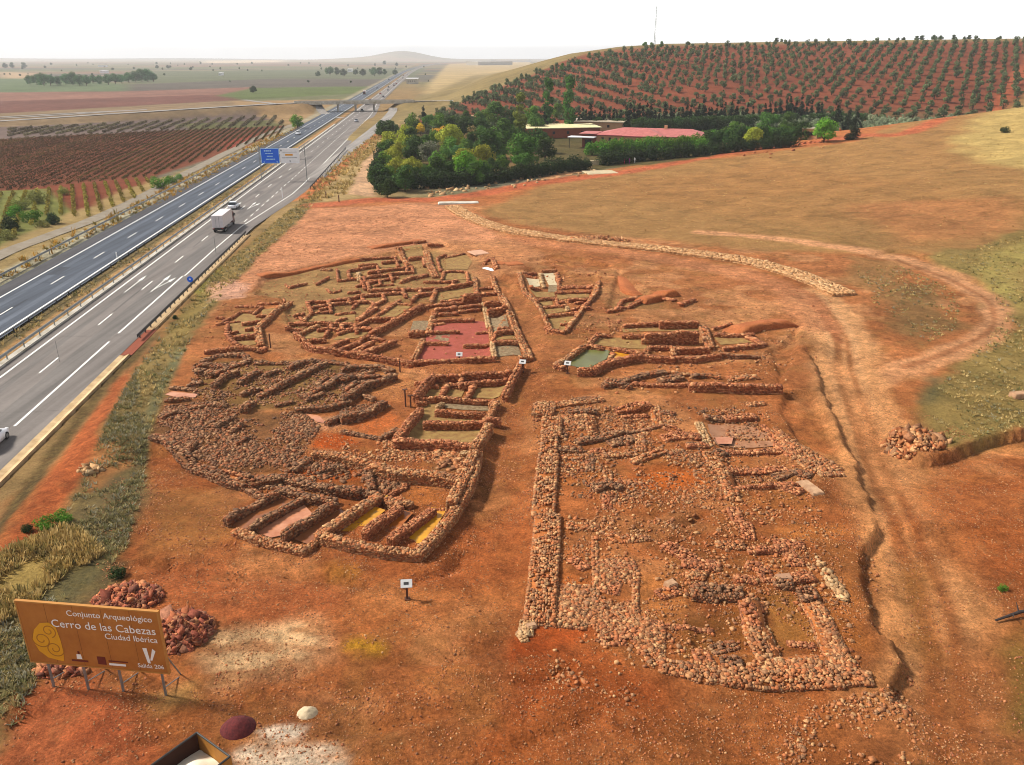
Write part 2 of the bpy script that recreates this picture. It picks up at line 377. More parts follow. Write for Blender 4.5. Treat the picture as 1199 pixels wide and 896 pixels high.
def stroke(px, c, w, fe=.6, veg=None, st=1., crop=None):
    poly = smooth(PP(px, crop)); sl, d, s, al = near_line(poly, w+fe*3)
    d = d+(fbm(GX[sl], GY[sl], 2.5, 12)-.5)*fe*2
    put(sl, st*(1-sm(w-fe, w+fe, d)), c, veg)
# plain
big = fbm(GX, GY, 700, 21); put(ALL, sm(.5, .6, big), (122, 118, 84)); put(ALL, sm(.55, .62, fbm(GX, GY, 500, 25)), (150, 116, 94)); put(ALL, sm(.57, .62, fbm(GX*.3, GY, 350, 29)), (112, 104, 92))
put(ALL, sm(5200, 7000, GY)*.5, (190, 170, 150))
def plain(px, c, fe=2, veg=None): paint(px, c, fe, veg, warp=fe*.4)
plain([(-80, 92), (40, 90), (150, 99), (150, 108), (-80, 109)], (108, 118, 84), 8); plain([(150, 84), (500, 80), (480, 93), (330, 92), (150, 99)], (112, 112, 84), 10)
plain([(0, 84), (40, 86), (36, 92), (0, 92)], (196, 160, 124), 6); plain([(240, 71), (330, 70), (330, 73), (240, 74)], (214, 184, 152), 40)
plain([(150, 99), (330, 92), (480, 93), (440, 102), (300, 103), (150, 107)], (108, 96, 86), 5)
plain([(-80, 109), (150, 107), (300, 102), (255, 112), (-80, 121)], (152, 106, 90), 4); plain([(-80, 121), (255, 111), (285, 117), (-80, 138)], (128, 82, 70), 3)
plain([(255, 112), (300, 103), (450, 101), (480, 104), (410, 110), (285, 117)], (104, 112, 62), 4)
plain([(-80, 137), (290, 117), (330, 134), (0, 150), (-80, 155)], (150, 122, 92), 3, .5)
plain([(-80, 152), (0, 149), (330, 134), (345, 146), (200, 153), (-80, 168)], (122, 100, 92), 2); plain([(200, 146), (330, 140), (345, 148), (240, 153)], (112, 106, 66), 2)
plain([(-80, 167), (60, 160), (200, 153), (345, 147), (335, 156), (180, 208), (-80, 232)], (124, 70, 48), 1.2); plain([(-80, 230), (180, 207), (165, 232), (100, 258), (40, 285), (-80, 330)], (128, 66, 44), 1)
plain([(265, 165), (300, 158), (290, 172), (260, 175)], (150, 72, 54), 1.5); plain([(270, 119), (400, 116), (400, 150), (345, 150), (300, 135)], (172, 136, 96), 3, .4)
plain([(525, 75), (620, 71), (640, 84), (560, 104), (505, 110), (490, 110)], (196, 164, 116), 8)
plain([(-80, 226), (55, 221), (88, 250), (60, 288), (-80, 330)], (122, 120, 62), .8, .6)
# motorway verges
put(ALL, sm(-76, -73, GU-9*sm(190, 290, GY)+(fbm(GX, GY, 6, 31)-.5)*4)*(1-sm(-62, -61, GU))*(1-sm(900, 1500, GY)), (166, 136, 90), .8)
put(ALL, sm(-66, -64.5, GU)*(1-sm(-61.5, -61, GU)), (176, 160, 134), .3)
put(ALL, sm(-51, -50, GU)*(1-sm(-45.2, -44.9, GU)), (124, 104, 72), .8); put(ALL, sm(-48.3, -47.8, GU)*(1-sm(-46.6, -46.2, GU)), (190, 140, 92), .1)
put(ALL, sm(-35, -34, GU)*(1-sm(-20, 10, GU))*(1-sm(700, 1400, GY)), (160, 126, 84), .8)
paint([(-120, 760), (0, 605), (60, 545), (180, 395), (290, 285), (340, 250), (372, 238), (430, 232), (520, 232), (700, 200), (1000, 156), (1199, 112), (1420, 60), (1500, 950), (1300, 1200), (-300, 1300), (-300, 900)], (178, 106, 62), 1.2, 0., warp=.6)
# hill with the orchard
hf = np.interp(GY, [325, 345, 610, 640], [0, 1, 1, 0])*sm(-72, -60, GX+12*(fbm(GX, GY, 30, 33)-.5))
slope_edge = sm(0, 8, GX-np.interp(GY, [340, 420, 520, 640], [-62, -52, -28, 50])); put(ALL, sm(300, 330, GY)*sm(-82, -60, GX)*(1-sm(1300, 1700, GY)), (152, 128, 84), .7)
put(ALL, hf*slope_edge, (142, 76, 52), 0.); SOIL[(GY > 325) & (GX > -85)] *= .0
put(ALL, sm(330, 360, GY)*(1-sm(395, 420, GY))*sm(40, 80, GX)*.7, (120, 98, 66), .3)
# site soils
sit = SOIL*(GY < 175)*(GU > -28)*(1-np.clip(VEG, 0, 1))
put(ALL, sit*sm(.52, .62, fbm(GX, GY, 9, 61))*.5, (142, 78, 40)); put(ALL, sit*sm(.55, .64, fbm(GX, GY, 6, 65))*.5, (208, 142, 94)); put(ALL, sit*sm(.56, .64, fbm(GX+GY*.3, GY*1.5, 3.2, 69, 5))*.4, (144, 88, 48)); put(ALL, sit*sm(.57, .63, fbm(GX, GY, 2., 73, 5))*.25, (158, 112, 62))
paint([(350, 245), (530, 236), (610, 285), (520, 284), (400, 303), (325, 322), (255, 350), (262, 320), (300, 285)], (204, 132, 92), 2)
paint([(560, 246), (640, 216), (760, 192), (1000, 166), (1199, 122), (1420, 70), (1400, 300), (1062, 296), (900, 292), (760, 280), (640, 268), (590, 262)], (164, 116, 70), 2, .7)
paint([(700, 215), (900, 190), (1080, 210), (1150, 250), (1000, 262), (800, 250)], (164, 112, 66), 6, .6, .8); paint([(1000, 240), (1199, 225), (1199, 275), (1040, 290)], (176, 108, 66), 4, .3, .7)
paint([(1120, 165), (1199, 122), (1330, 100), (1330, 215), (1150, 190)], (194, 160, 98), 4, .9)
paint([(1080, 300), (1199, 272), (1330, 262), (1330, 520), (1199, 503), (1108, 524), (1085, 480), (1100, 440), (1145, 405), (1172, 372), (1158, 332)], (150, 122, 70), 1., .8, warp=2.2)
paint([(1120, 310), (1199, 285), (1199, 360), (1170, 350)], (172, 150, 84), 2, .8, .8); paint([(1040, 330), (1100, 335), (1120, 380), (1080, 405), (1040, 390)], (134, 98, 60), 1.4, .45, .8, warp=2); paint([(1082, 440), (1110, 440), (1105, 465), (1080, 470)], (100, 92, 62), .8, .8, .8)
paint([(1000, 300), (1050, 305), (1060, 330), (1020, 340), (985, 330)], (150, 106, 64), 1.2, .5, .7)
stroke([(820, 272), (930, 282), (1050, 300), (1110, 320), (1158, 350), (1164, 385), (1120, 410), (1060, 432), (1000, 450)], (206, 140, 96), 1.7, .8, 0.); stroke([(1050, 303), (1110, 323), (1156, 352), (1161, 384), (1118, 408), (1060, 430)], (156, 92, 56), .4, .3, 0., .7)
stroke([(952, 345), (985, 390), (992, 440), (1025, 525), (1065, 620), (1105, 720), (1120, 896)], (214, 148, 98), 3.2, 1.0, 0., .95)
for k_ in (-2, -1, 1, 2): stroke([(952+k_*4, 345), (983+k_*6, 390), (994+k_*8, 440), (1028+k_*10, 525), (1066+k_*13, 620), (1104+k_*16, 720), (1122+k_*20, 896)], (150, 86, 48) if abs(k_) == 1 else (214, 152, 104), .45, .3, 0., .75)
for k_ in (-1, 1): stroke([(600, 284+k_*2), (760, 303+k_*3), (880, 322+k_*4), (950, 352+k_*5), (985, 400)], (160, 92, 56), .5, .4, 0., .7)
stroke([(980, 420), (1010, 480), (1045, 560)], (206, 138, 90), 1.0, .7, 0., .7); stroke([(1085, 560), (1120, 640)], (200, 134, 84), .8, .6, 0., .6)
stroke([(600, 280), (760, 300), (900, 330), (960, 380)], (200, 124, 82), 2.4, 1.4, 0., .7)
paint([(1050, 640), (1090, 640), (1100, 760), (1060, 740)], (156, 100, 52), 1., .25, .8); paint([(1060, 560), (1199, 540), (1260, 700), (1160, 680), (1100, 640)], (168, 92, 48), 2, 0., .7); paint([(1050, 800), (1260, 700), (1260, 960), (950, 960)], (152, 88, 48), 2, .1, .8)
paint([(1180, 760), (1199, 720), (1230, 860), (1180, 850)], (140, 102, 50), .8, .6)
paint([(245, 748), (300, 728), (378, 716), (386, 770), (330, 790), (255, 800)], (234, 192, 150), 1., 0., .9, brk=.65); paint([(330, 812), (400, 806), (400, 828), (320, 835)], (206, 150, 112), .8, 0., .6, brk=.65); paint([(175, 815), (225, 800), (240, 822), (190, 835)], (200, 160, 100), .7, 0., .6, brk=.65)
paint([(268, 880), (296, 868), (322, 862), (344, 872), (388, 872), (404, 890), (390, 930), (250, 930)], (240, 214, 194), .35, 0., brk=.65); paint([(300, 858), (335, 848), (358, 852), (352, 866), (330, 866)], (246, 222, 206), .25, 0., brk=.65)
paint([(412, 748), (428, 743), (446, 750), (444, 764), (422, 770), (408, 762)], (186, 136, 34), .5, 0., .9, brk=.65); paint([(392, 662), (420, 664), (416, 676), (390, 674)], (180, 128, 50), .7, 0., .7)
paint([(600, 742), (700, 760), (790, 790), (800, 840), (660, 900), (540, 920), (590, 800)], (158, 76, 34), 1.4, 0., .75); paint([(400, 600), (640, 600), (610, 700), (520, 690), (400, 660)], (172, 94, 52), 1.5, 0., .6)
paint([(0, 800), (110, 790), (180, 850), (200, 960), (-80, 960)], (176, 90, 58), 1., 0., .7); paint([(180, 660), (300, 670), (420, 690), (380, 720), (220, 740), (150, 700)], (176, 98, 60), 1.2, 0., .7)
paint([(180, 570), (260, 570), (300, 630), (220, 650), (170, 630)], (166, 106, 58), 1.2, .45, .8); paint([(420, 690), (600, 690), (600, 740), (440, 745)], (196, 124, 74), 1.6, 0., .6, brk=.65)
paint([(600, 840), (900, 820), (1010, 840), (960, 950), (560, 950)], (168, 98, 54), 1.4, 0., .6)
# verge strip of rough grass along the site, orange cut bank
paint([(-60, 730), (0, 645), (130, 448), (156, 432), (118, 505), (92, 570), (12, 672), (-50, 760)], (178, 96, 56), .4, 0.)
paint([(-90, 720), (-5, 612), (122, 440), (190, 385), (184, 396), (134, 446), (60, 545), (0, 625), (-80, 740)], (104, 82, 52), .35, .7)
paint([(20, 665), (96, 572), (122, 505), (160, 432), (192, 388), (250, 320), (300, 278), (350, 238), (380, 222), (352, 256), (302, 302), (270, 334), (238, 374), (206, 430), (186, 480), (172, 520), (166, 575), (148, 640), (112, 690), (60, 722), (42, 800), (0, 880), (-90, 960), (-90, 730)], (138, 112, 68), .6, 1.)
stroke([(212, 410), (190, 450), (172, 500), (160, 540)], (122, 116, 82), .5, .3, .6); paint([(200, 380), (240, 340), (262, 330), (230, 372), (205, 410)], (140, 116, 62), .5, .9, .6); paint([(215, 330), (245, 305), (262, 312), (232, 350)], (128, 124, 52), .6, 1., .7)
paint([(110, 540), (165, 540), (170, 600), (140, 640), (90, 640), (80, 600)], (104, 88, 62), .8, 1., .8); paint([(0, 650), (80, 615), (110, 650), (60, 690), (20, 720), (-40, 740)], (184, 150, 84), .8, 1., .8); paint([(40, 690), (110, 650), (150, 660), (130, 695), (60, 720)], (98, 92, 64), .7, 1., .8)
paint([(130, 505), (165, 505), (160, 540), (105, 575), (100, 540)], (188, 122, 74), .6, .2, .7); paint([(0, 760), (30, 730), (40, 790), (0, 850), (-60, 880)], (112, 100, 62), .6, 1., .8)
paint([(380, 215), (440, 165), (470, 140), (445, 180), (420, 232), (372, 236)], (178, 146, 100), 1.2, .7); paint([(345, 235), (390, 190), (440, 150), (450, 150), (400, 200), (370, 232)], (190, 110, 66), 1.2, .2); paint([(408, 228), (425, 190), (448, 168), (462, 150), (468, 155), (444, 210), (438, 230)], (206, 160, 124), .8, 0.)
stroke([(372, 240), (440, 234), (520, 232), (620, 216), (700, 206), (850, 180), (1000, 160), (1100, 140), (1199, 108)], (186, 98, 64), 3.4, 1.5, 0.); stroke([(640, 209), (720, 192), (800, 184), (850, 176)], (212, 150, 104), 1.6, 1., 0.)
# park floor
paint([(446, 218), (440, 192), (470, 150), (520, 132), (640, 148), (1000, 128), (1010, 156), (830, 184), (690, 199)], (84, 74, 44), 1.5, .5); paint([(500, 190), (600, 180), (640, 200), (520, 214)], (120, 92, 58), 2, .4)
# floors of earth inside the ruins
paint([(300, 345), (310, 325), (352, 315), (420, 303), (520, 288), (560, 300), (562, 345), (520, 350), (450, 350), (400, 385), (352, 398), (332, 372), (340, 350)], (166, 122, 76), .8, .25)
paint([(500, 280), (600, 280), (640, 300), (560, 330)], (200, 130, 86), 1., 0., .6); paint([(245, 328), (290, 332), (285, 350), (250, 352)], (222, 160, 132), .7, 0., .8)
paint([(760, 410), (1199, 380), (1199, 470), (1020, 480), (900, 470)], (158, 108, 66), .8, .3, .8, cC); paint([(700, 400), (1050, 330), (1080, 420), (800, 480)], (160, 112, 68), .8, .2, .7, cC)
paint([(650, 620), (860, 540), (1120, 550), (1150, 640), (900, 700), (640, 680)], (206, 106, 44), .8, 0., .8, cH); paint([(330, 470), (470, 500), (560, 600), (300, 640)], (196, 116, 60), .8, 0., .7, cH)
paint([(650, 300), (900, 330), (960, 500), (780, 600), (660, 540)], (204, 128, 72), .6, 0., .8, cJ); paint([(240, 320), (430, 330), (430, 430), (250, 400)], (196, 110, 56), .6, 0., .8, cJ); paint([(110, 590), (430, 600), (430, 640), (0, 760), (0, 680)], (176, 80, 34), .6, 0., .8, cJ)
paint([(520, 330), (860, 330), (960, 700), (760, 700)], (196, 120, 62), .6, 0., .6, cK); paint([(420, 420), (620, 420), (700, 640), (470, 650)], (170, 112, 56), .5, .3, .8, cK); paint([(340, 80), (760, 60), (900, 100), (600, 140)], (200, 124, 66), .6, 0., .7, cK); paint([(0, 560), (330, 430), (380, 640), (200, 700), (0, 720)], (158, 96, 46), .6, .3, .8, cK)
paint([(460, 520), (620, 510), (640, 560), (440, 590)], (196, 92, 34), .4, 0., .9, (0, 0, 1)) if False else None
paint([(450, 40), (600, 30), (640, 80), (480, 100), (420, 90)], (194, 88, 30), .4, 0., .9, cF); paint([(370, 180), (620, 200), (640, 240), (420, 240), (350, 210)], (186, 92, 40), .4, 0., .9, cF); paint([(700, 220), (850, 230), (860, 290), (720, 300)], (190, 126, 66), .4, 0., .9, cF); paint([(860, 270), (1060, 310), (1050, 370), (870, 340)], (182, 110, 60), .4, 0., .9, cF)
paint([(40, 540), (120, 380), (300, 350), (500, 400), (700, 420), (920, 410), (1020, 490), (960, 600), (860, 720), (600, 790), (300, 690)], (134, 90, 58), .6, .15, .85, cE); paint([(300, 130), (600, 110), (1180, 120), (1190, 340), (880, 400), (500, 400), (300, 300)], (130, 98, 56), .6, .4, .8, cE); paint([(900, 440), (1100, 430), (1190, 470), (1040, 520)], (214, 150, 112), .3, 0., .8, cE); paint([(1030, 530), (1190, 530), (1190, 640), (1000, 620)], (190, 88, 34), .4, 0., .9, cE)
paint([(60, 160), (340, 120), (390, 180), (330, 300), (120, 260)], (200, 128, 78), .5, 0., .8, cG); paint([(30, 440), (280, 330), (330, 420), (180, 500)], (204, 110, 58), .5, 0., .8, cG); paint([(560, 590), (740, 590), (690, 720), (540, 690)], (150, 108, 72), .4, .2, .9, cG); paint([(310, 580), (560, 590), (520, 640), (330, 620)], (190, 106, 56), .4, 0., .9, cG)
gm = np.zeros(1)
ny, nx = GX.shape
idx = (np.arange(ny-1)[:, None]*nx+np.arange(nx-1)[None, :]).ravel()
gq = np.stack([idx, idx+1, idx+nx+1, idx+nx], 1)
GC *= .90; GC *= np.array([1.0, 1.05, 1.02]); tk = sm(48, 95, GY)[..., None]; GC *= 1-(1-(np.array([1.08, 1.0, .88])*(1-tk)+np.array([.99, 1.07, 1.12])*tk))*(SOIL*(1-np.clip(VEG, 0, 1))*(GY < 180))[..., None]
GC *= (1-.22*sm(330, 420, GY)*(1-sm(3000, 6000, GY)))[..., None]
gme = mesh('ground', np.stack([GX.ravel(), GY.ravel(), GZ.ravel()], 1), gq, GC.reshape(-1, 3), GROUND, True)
for nm, arr in (('veg', VEG), ('soil', SOIL)):
    a = gme.attributes.new(nm, 'FLOAT', 'POINT'); a.data.foreach_set('value', arr.ravel().astype(np.float32))
tag(link('ground', gme), kind='structure')
#PART2
# ------------------------------------------------------------------ stones
BV = np.array([[-1, -1, -1], [1, -1, -1], [1, 1, -1], [-1, 1, -1], [-1, -1, 1], [1, -1, 1], [1, 1, 1], [-1, 1, 1]], float)*.5
BF = np.array([[3, 2, 1, 0], [4, 5, 6, 7], [0, 1, 5, 4], [1, 2, 6, 5], [2, 3, 7, 6], [3, 0, 4, 7]])
PAL = {k: np.array([lin(c) for c in v]) for k, v in dict(
    tan=[(204, 156, 112), (186, 130, 88), (170, 112, 74), (218, 176, 128), (160, 126, 98), (182, 106, 66), (140, 98, 74), (190, 118, 74)],
    red=[(190, 122, 84), (172, 102, 68), (206, 142, 100), (156, 96, 68), (214, 160, 116), (140, 88, 64)],
    dark=[(148, 110, 84), (118, 90, 70), (168, 128, 96), (104, 82, 68), (184, 146, 110), (166, 102, 68), (150, 90, 58)],
    pale=[(206, 172, 130), (190, 150, 108), (216, 188, 148), (176, 138, 100)],
    heap=[(170, 100, 76), (146, 82, 66), (186, 114, 80), (134, 84, 70), (200, 138, 98), (160, 112, 90)],
    path=[(214, 172, 126), (200, 154, 108), (224, 186, 142), (186, 138, 94)],
    earth=[(176, 106, 66), (188, 118, 74), (168, 98, 58)]).items()}
def stones(pos, size, rz, cols, jit=.17, tilt=.07):
    n = len(pos); v = BV[None]*(1+0*size[:, None, :])
    v = v*size[:, None, :]
    sh = np.where(BV[None, :, 2:3] > 0, rng.uniform(.8, 1.0, (n, 1, 1)), 1.0)      # tops narrower: chipped blocks
    v[:, :, :2] *= sh
    v += rng.uniform(-jit, jit, v.shape)*size[:, None, :]*.6
    tx = rng.normal(0, tilt, (n, 1)); ty = rng.normal(0, tilt, (n, 1))
    v[:, :, 2] += v[:, :, 0]*tx+v[:, :, 1]*ty
    c, s = np.cos(rz)[:, None], np.sin(rz)[:, None]
    x = v[:, :, 0]*c-v[:, :, 1]*s; y = v[:, :, 0]*s+v[:, :, 1]*c
    V = np.stack([x, y, v[:, :, 2]], 2)+pos[:, None, :]
    Fq = (BF[None]+8*np.arange(n)[:, None, None]).reshape(-1, 4)
    return V.reshape(-1, 3), Fq, np.repeat(cols, 8, 0)
def pick(style, n, v=.22):
    p = PAL[style]; p = p if style == 'heap' else p*.68+p.mean(0)*.32; p = p*np.array([1.03, .95, .84]); c = .84*p[rng.integers(0, len(p), n)]*rng.uniform(1-v, 1+v, (n, 1)); return np.clip(c, .01, .8)
def join(parts):
    V = []; Fs = []; C = []; o = 0
    for a, b, c in parts:
        V.append(a); Fs.append(b+o); C.append(c); o += len(a)
    return np.vstack(V), np.vstack(Fs), np.vstack(C)
def wall_data(p, w, h, style, s=.36, rag=.3, kp=.93):
    """a dry stone wall along a polyline of ground points: an earth core, facing courses and rough capping stones"""
    p = np.asarray(p, float); out = []
    seg = np.diff(p, axis=0); L = np.hypot(*seg.T); T = L.sum()
    cum = np.concatenate([[0], np.cumsum(L)])
    def along(t):
        k = np.clip(np.searchsorted(cum, t, 'right')-1, 0, len(L)-1); f = (t-cum[k])/L[k]
        d = seg[k]/L[k][:, None]; return p[k]+seg[k]*f[:, None], d, np.stack([-d[:, 1], d[:, 0]], 1)
    sd = rng.uniform(0, 99)
    def ht(t): return h*(1-rag+rag*2*vn(t, t*0+sd, 1.6, 2))*(1-.25*rag*(np.abs(t/T-.5)*2)**6)
    # core
    n = max(2, int(T/.5)+1); t = np.linspace(.05, T-.05, n); q, d, nn = along(t); z0 = hz(q[:, 0], q[:, 1])
    zt = z0+ht(t)-.1; W = max(w/2-.06, .06)
    ring = np.stack([np.c_[q-nn*W, z0-.5], np.c_[q+nn*W, z0-.5], np.c_[q+nn*W, zt], np.c_[q-nn*W, zt]], 1)
    V = ring.reshape(-1, 3); f = []
    i = np.arange(n-1)*4
    for a, b in ((0, 1), (1, 2), (2, 3), (3, 0)): f.append(np.stack([i+a, i+b, i+b+4, i+a+4], 1))
    f.append(np.array([[0, 3, 2, 1], [4*n-4, 4*n-3, 4*n-2, 4*n-1]]))
    ec = .95*np.array(lin((166, 98, 50))) if style != 'dark' else .85*np.array(lin((136, 88, 54)))
    out.append((V, np.vstack(f), np.tile(ec, (len(V), 1))*rng.uniform(.85, 1.15, (len(V), 1))))
    # capping
    ny_ = max(1, int(round(w/s))); nx_ = max(1, int(round(T/s)))
    tt, jj = np.meshgrid((np.arange(nx_)+.5)/nx_*T, np.arange(ny_)); jj = jj.ravel(); tt = tt.ravel()+(jj*.43 % 1)*s+rng.normal(0, .24, tt.size)*s
    tt = np.clip(tt, .02, T-.02); q, d, nn = along(tt)
    off = ((jj+.5)/ny_-.5)*w+rng.normal(0, .16, tt.size)*min(s, w/ny_)
    q = q+nn*off[:, None]; zs = hz(q[:, 0], q[:, 1])
    keep = (rng.uniform(size=tt.size) < kp) & ((kp > .9) | (fbm(q[:, 0], q[:, 1], .9, 77) > .36))
    hs = rng.uniform(.14, .24, tt.size)*min(1.3, s/.34)
    pos = np.c_[q, zs+ht(tt)-hs*.5+rng.uniform(.0, .06, tt.size)]
    sf_ = np.clip(np.exp(rng.normal(0, .32, tt.size)), .5, 1.6); size = np.c_[s*sf_*rng.uniform(.8, 1.3, tt.size), w/ny_*sf_*rng.uniform(.75, 1.2, tt.size), hs]
    out.append(stones(pos[keep], size[keep], (np.arctan2(d[:, 1], d[:, 0])+rng.normal(0, .4 if ny_ > 1 else .15, tt.size))[keep], pick(style, keep.sum())))
    # facing courses, both sides
    nz = max(1, int(round(h/(s*.6))))
    for sgn in (-1, 1):
        tt, kk = np.meshgrid((np.arange(nx_)+.5)/nx_*T, np.arange(nz)); tt = (tt+(kk % 2)*s*.45).ravel(); kk = kk.ravel()
        tt = np.clip(tt+rng.uniform(-.1, .1, tt.size)*s, .02, T-.02); q, d, nn = along(tt); q = q+nn*(sgn*(w/2-.07)); zs = hz(q[:, 0], q[:, 1]); H = ht(tt)
        ch = H/nz; pos = np.c_[q+nn*rng.uniform(-.04, .04, (tt.size, 1)), zs+(kk+.42)*ch-.02]
        size = np.c_[s*rng.uniform(.8, 1.2, tt.size), np.full(tt.size, .24), ch*rng.uniform(.75, 1.02, tt.size)]
        out.append(stones(pos, size, np.arctan2(d[:, 1], d[:, 0])+rng.normal(0, .07, tt.size), pick(style, tt.size), .14, .06))
    # ends
    for t0, sg in ((0., -1), (T, 1)):
        kk, jj = np.meshgrid(np.arange(nz), np.arange(ny_)); kk = kk.ravel(); jj = jj.ravel(); ta = np.full(kk.size, min(max(t0, .001), T-.001))
        q, d, nn = along(ta); q = q+nn*(((jj+.5)/ny_-.5)*w)[:, None]; zs = hz(q[:, 0], q[:, 1]); ch = ht(ta)/nz
        out.append(stones(np.c_[q, zs+(kk+.42)*ch-.02], np.c_[np.full(kk.size, .24), w/ny_*rng.uniform(.8, 1.05, kk.size), ch*.95], np.arctan2(d[:, 1], d[:, 0]), pick(style, kk.size), .14, .06))
    return join(out)
def earth_bank(p, w, h):
    """a cut edge of bare earth: a rough prism with a sloping face"""
    p = smooth(p, 5); d = np.gradient(p, axis=0); d /= np.hypot(*d.T)[:, None]+1e-9; nn = np.stack([-d[:, 1], d[:, 0]], 1)
    z = hz(p[:, 0], p[:, 1]); n = len(p); rows = []
    for o, hh in ((-.5, -.3), (-.42, .6), (-.3, 1.), (.6, .8), (1.8, .4), (3.2, -.3)):
        q = p+nn*(o*w)+rng.uniform(-.06, .06, (n, 2)); taper = np.minimum(1, np.minimum(np.arange(n), np.arange(n)[::-1])/2.+.15)
        rows.append(np.c_[q, z+hh*h*taper*rng.uniform(.8, 1.15, n) if hh > 0 else z-.3])
    R = np.stack(rows, 1); V = R.reshape(-1, 3); f = []
    for i in range(n-1):
        for k in range(5): f.append([i*6+k, i*6+k+1, i*6+k+7, i*6+k+6])
    c = pick('earth', len(V), .12); return V, np.array(f), c
def floor_data(poly, lift=.05, step=.6):
    p = poly; x0, y0 = p.min(0); x1, y1 = p.max(0)
    bm = bmesh.new(); bm.faces.new([bm.verts.new((a, b, 0)) for a, b in p])
    bmesh.ops.triangulate(bm, faces=bm.faces[:])
    for _ in range(3): bmesh.ops.subdivide_edges(bm, edges=[e for e in bm.edges if e.calc_length() > step*2], cuts=1); bmesh.ops.triangulate(bm, faces=bm.faces[:])
    V = np.array([v.co[:] for v in bm.verts]); bm.verts.index_update(); f = np.array([[v.index for v in q.verts] for q in bm.faces]); bm.free()
    V[:, 2] = hz(V[:, 0], V[:, 1])+lift; a = V[f]; nz_ = np.cross(a[:, 1]-a[:, 0], a[:, 2]-a[:, 0])[:, 2]; f[nz_ < 0] = f[nz_ < 0][:, ::-1]
    return V, f
FL = dict(olive=mat('olive_gravel', (152, 122, 68), .95, .1, 1.6, bump=.5, c2=(122, 86, 48)), red=mat('red_gravel', (160, 78, 64), .95, .08, 1.2, bump=.5, c2=(136, 66, 46)),
          grey=mat('grey_gravel', (146, 126, 94), .95, .15, 3, bump=.5, c2=(104, 80, 54)), slab=mat('pale_slab', (198, 152, 122), .9, .05, 1), white=mat('white_sheet', (214, 200, 182), .8, .05, 1),
          green=mat_glossy('green_water', (106, 108, 58), (92, 88, 46), .3), yellow=mat_glossy('yellow_water', (212, 154, 38), (176, 114, 26), .15), amber=mat_glossy('amber_water', (170, 96, 30), (136, 70, 22), .12),
          pink=mat_glossy('muddy_pink_water', (204, 144, 108), (168, 102, 68), .1), brown=mat_glossy('brown_water', (150, 96, 62), (126, 74, 42), .07), mud=mat('drying_mud', (168, 120, 86), .55, .1, 1.5, c2=(140, 92, 60)), cream=mat('pale_concrete_floor', (196, 178, 142), .9, .1, 1.2))
SHINY = ('green', 'yellow', 'amber', 'pink', 'brown')
def ruin(name, label, walls, floors=(), cat='ruin'):
    """walls: (crop, points, width, height[, style]); floors: (crop, points, kind)"""
    pts = [PP(w[1], w[0], w[3]*(.46 if w[0] in (cH, cI, cJ, cK) else .5 if w[0] == cE else .66)) for w in walls]
    o = np.vstack(pts).mean(0); org = (o[0], o[1], hz1(*o)); t = thing(name, label, cat, org); O = np.array(org)
    for w, p in zip(walls, pts):
        st = w[4] if len(w) > 4 else 'red'
        if st == 'earth': V, f, c = earth_bank(p, w[2], w[3]); nm = 'earth_bank'
        else:
            D = p[:, 1].mean(); big_ = w[0] in (cH, cI, cJ, cK); hf_ = .40 if big_ else .66 if w[0] in (cE,) else .68 if w[0] == cF else .8; wf_ = .85 if big_ else .68 if w[0] == cE else .52 if w[0] == cF else .58 if w[0] == cG else .66
            V, f, c = wall_data(p, w[2]*wf_, w[3]*hf_, st, .16 if D < 48 else .19 if D < 70 else .26 if D < 95 else .32, .3 if big_ or st == 'dark' else .13, .8 if big_ else .93); nm = 'stone_wall'
        link(nm, mesh(nm, V-O, f, c, STONE), t)
    for fl in floors:
        fp = PP(fl[1], fl[0]); fm = fp.mean(0); ex = np.linalg.svd(fp-fm)[2]; kx = (1.1, 1.75) if fl[2] in SHINY and fl[0] == cF else (1.06, 1.06); fp = fm+((fp-fm)@ex.T*np.array(kx))@ex; V, f = floor_data(fp); nm = 'pool_of_rainwater' if fl[2] in SHINY else 'floor'
        if fl[2] in SHINY: V[:, 2] = max(np.median(V[:, 2])+.03, float(np.median(base_h(V[:, 0], V[:, 1])))-.02)
        link(nm, mesh(nm, V-O, f, None, FL[fl[2]], True), t)
    return t
A, B, C_, D_, E_, F_, G_, H_, I_, J_, K_ = cA, cB, cC, cD, cE, cF, cG, cH, cI, cJ, cK
ruin('ruined_house', 'small ruined house with a rounded end and thick L-shaped wall nearest the motorway', [
    (A, [(595, 480), (480, 570), (370, 675)], .85, .6, 'tan'), (A, [(365, 675), (390, 800)], 1.1, .6, 'tan'), (A, [(0, 840), (150, 825), (300, 815), (430, 820)], .6, .6), (A, [(160, 660), (150, 720), (190, 770), (240, 800)], .55, .5),
    (A, [(130, 640), (200, 600), (260, 565)], .4, .35), (A, [(260, 565), (330, 570)], .5, .4), (A, [(220, 535), (400, 530)], .4, .3), (A, [(370, 515), (530, 508)], .4, .35), (A, [(400, 535), (340, 580)], .4, .35), (A, [(265, 650), (380, 632)], .5, .6),
    (A, [(285, 690), (345, 682)], .5, .6), (A, [(210, 745), (355, 733)], .7, .7), (A, [(175, 715), (230, 710)], .5, .4), (A, [(80, 610), (130, 612)], .4, .3), (A, [(80, 655), (240, 635)], .35, .3), (A, [(360, 595), (430, 588)], .4, .4), (A, [(550, 465), (558, 480)], .4, .5)],
    [(A, [(180, 660), (260, 590), (330, 590), (385, 620), (350, 720), (240, 740), (190, 700)], 'olive'), (A, [(400, 560), (500, 545), (450, 590), (400, 600)], 'olive'), (A, [(230, 780), (350, 775), (355, 800), (270, 805)], 'olive')])
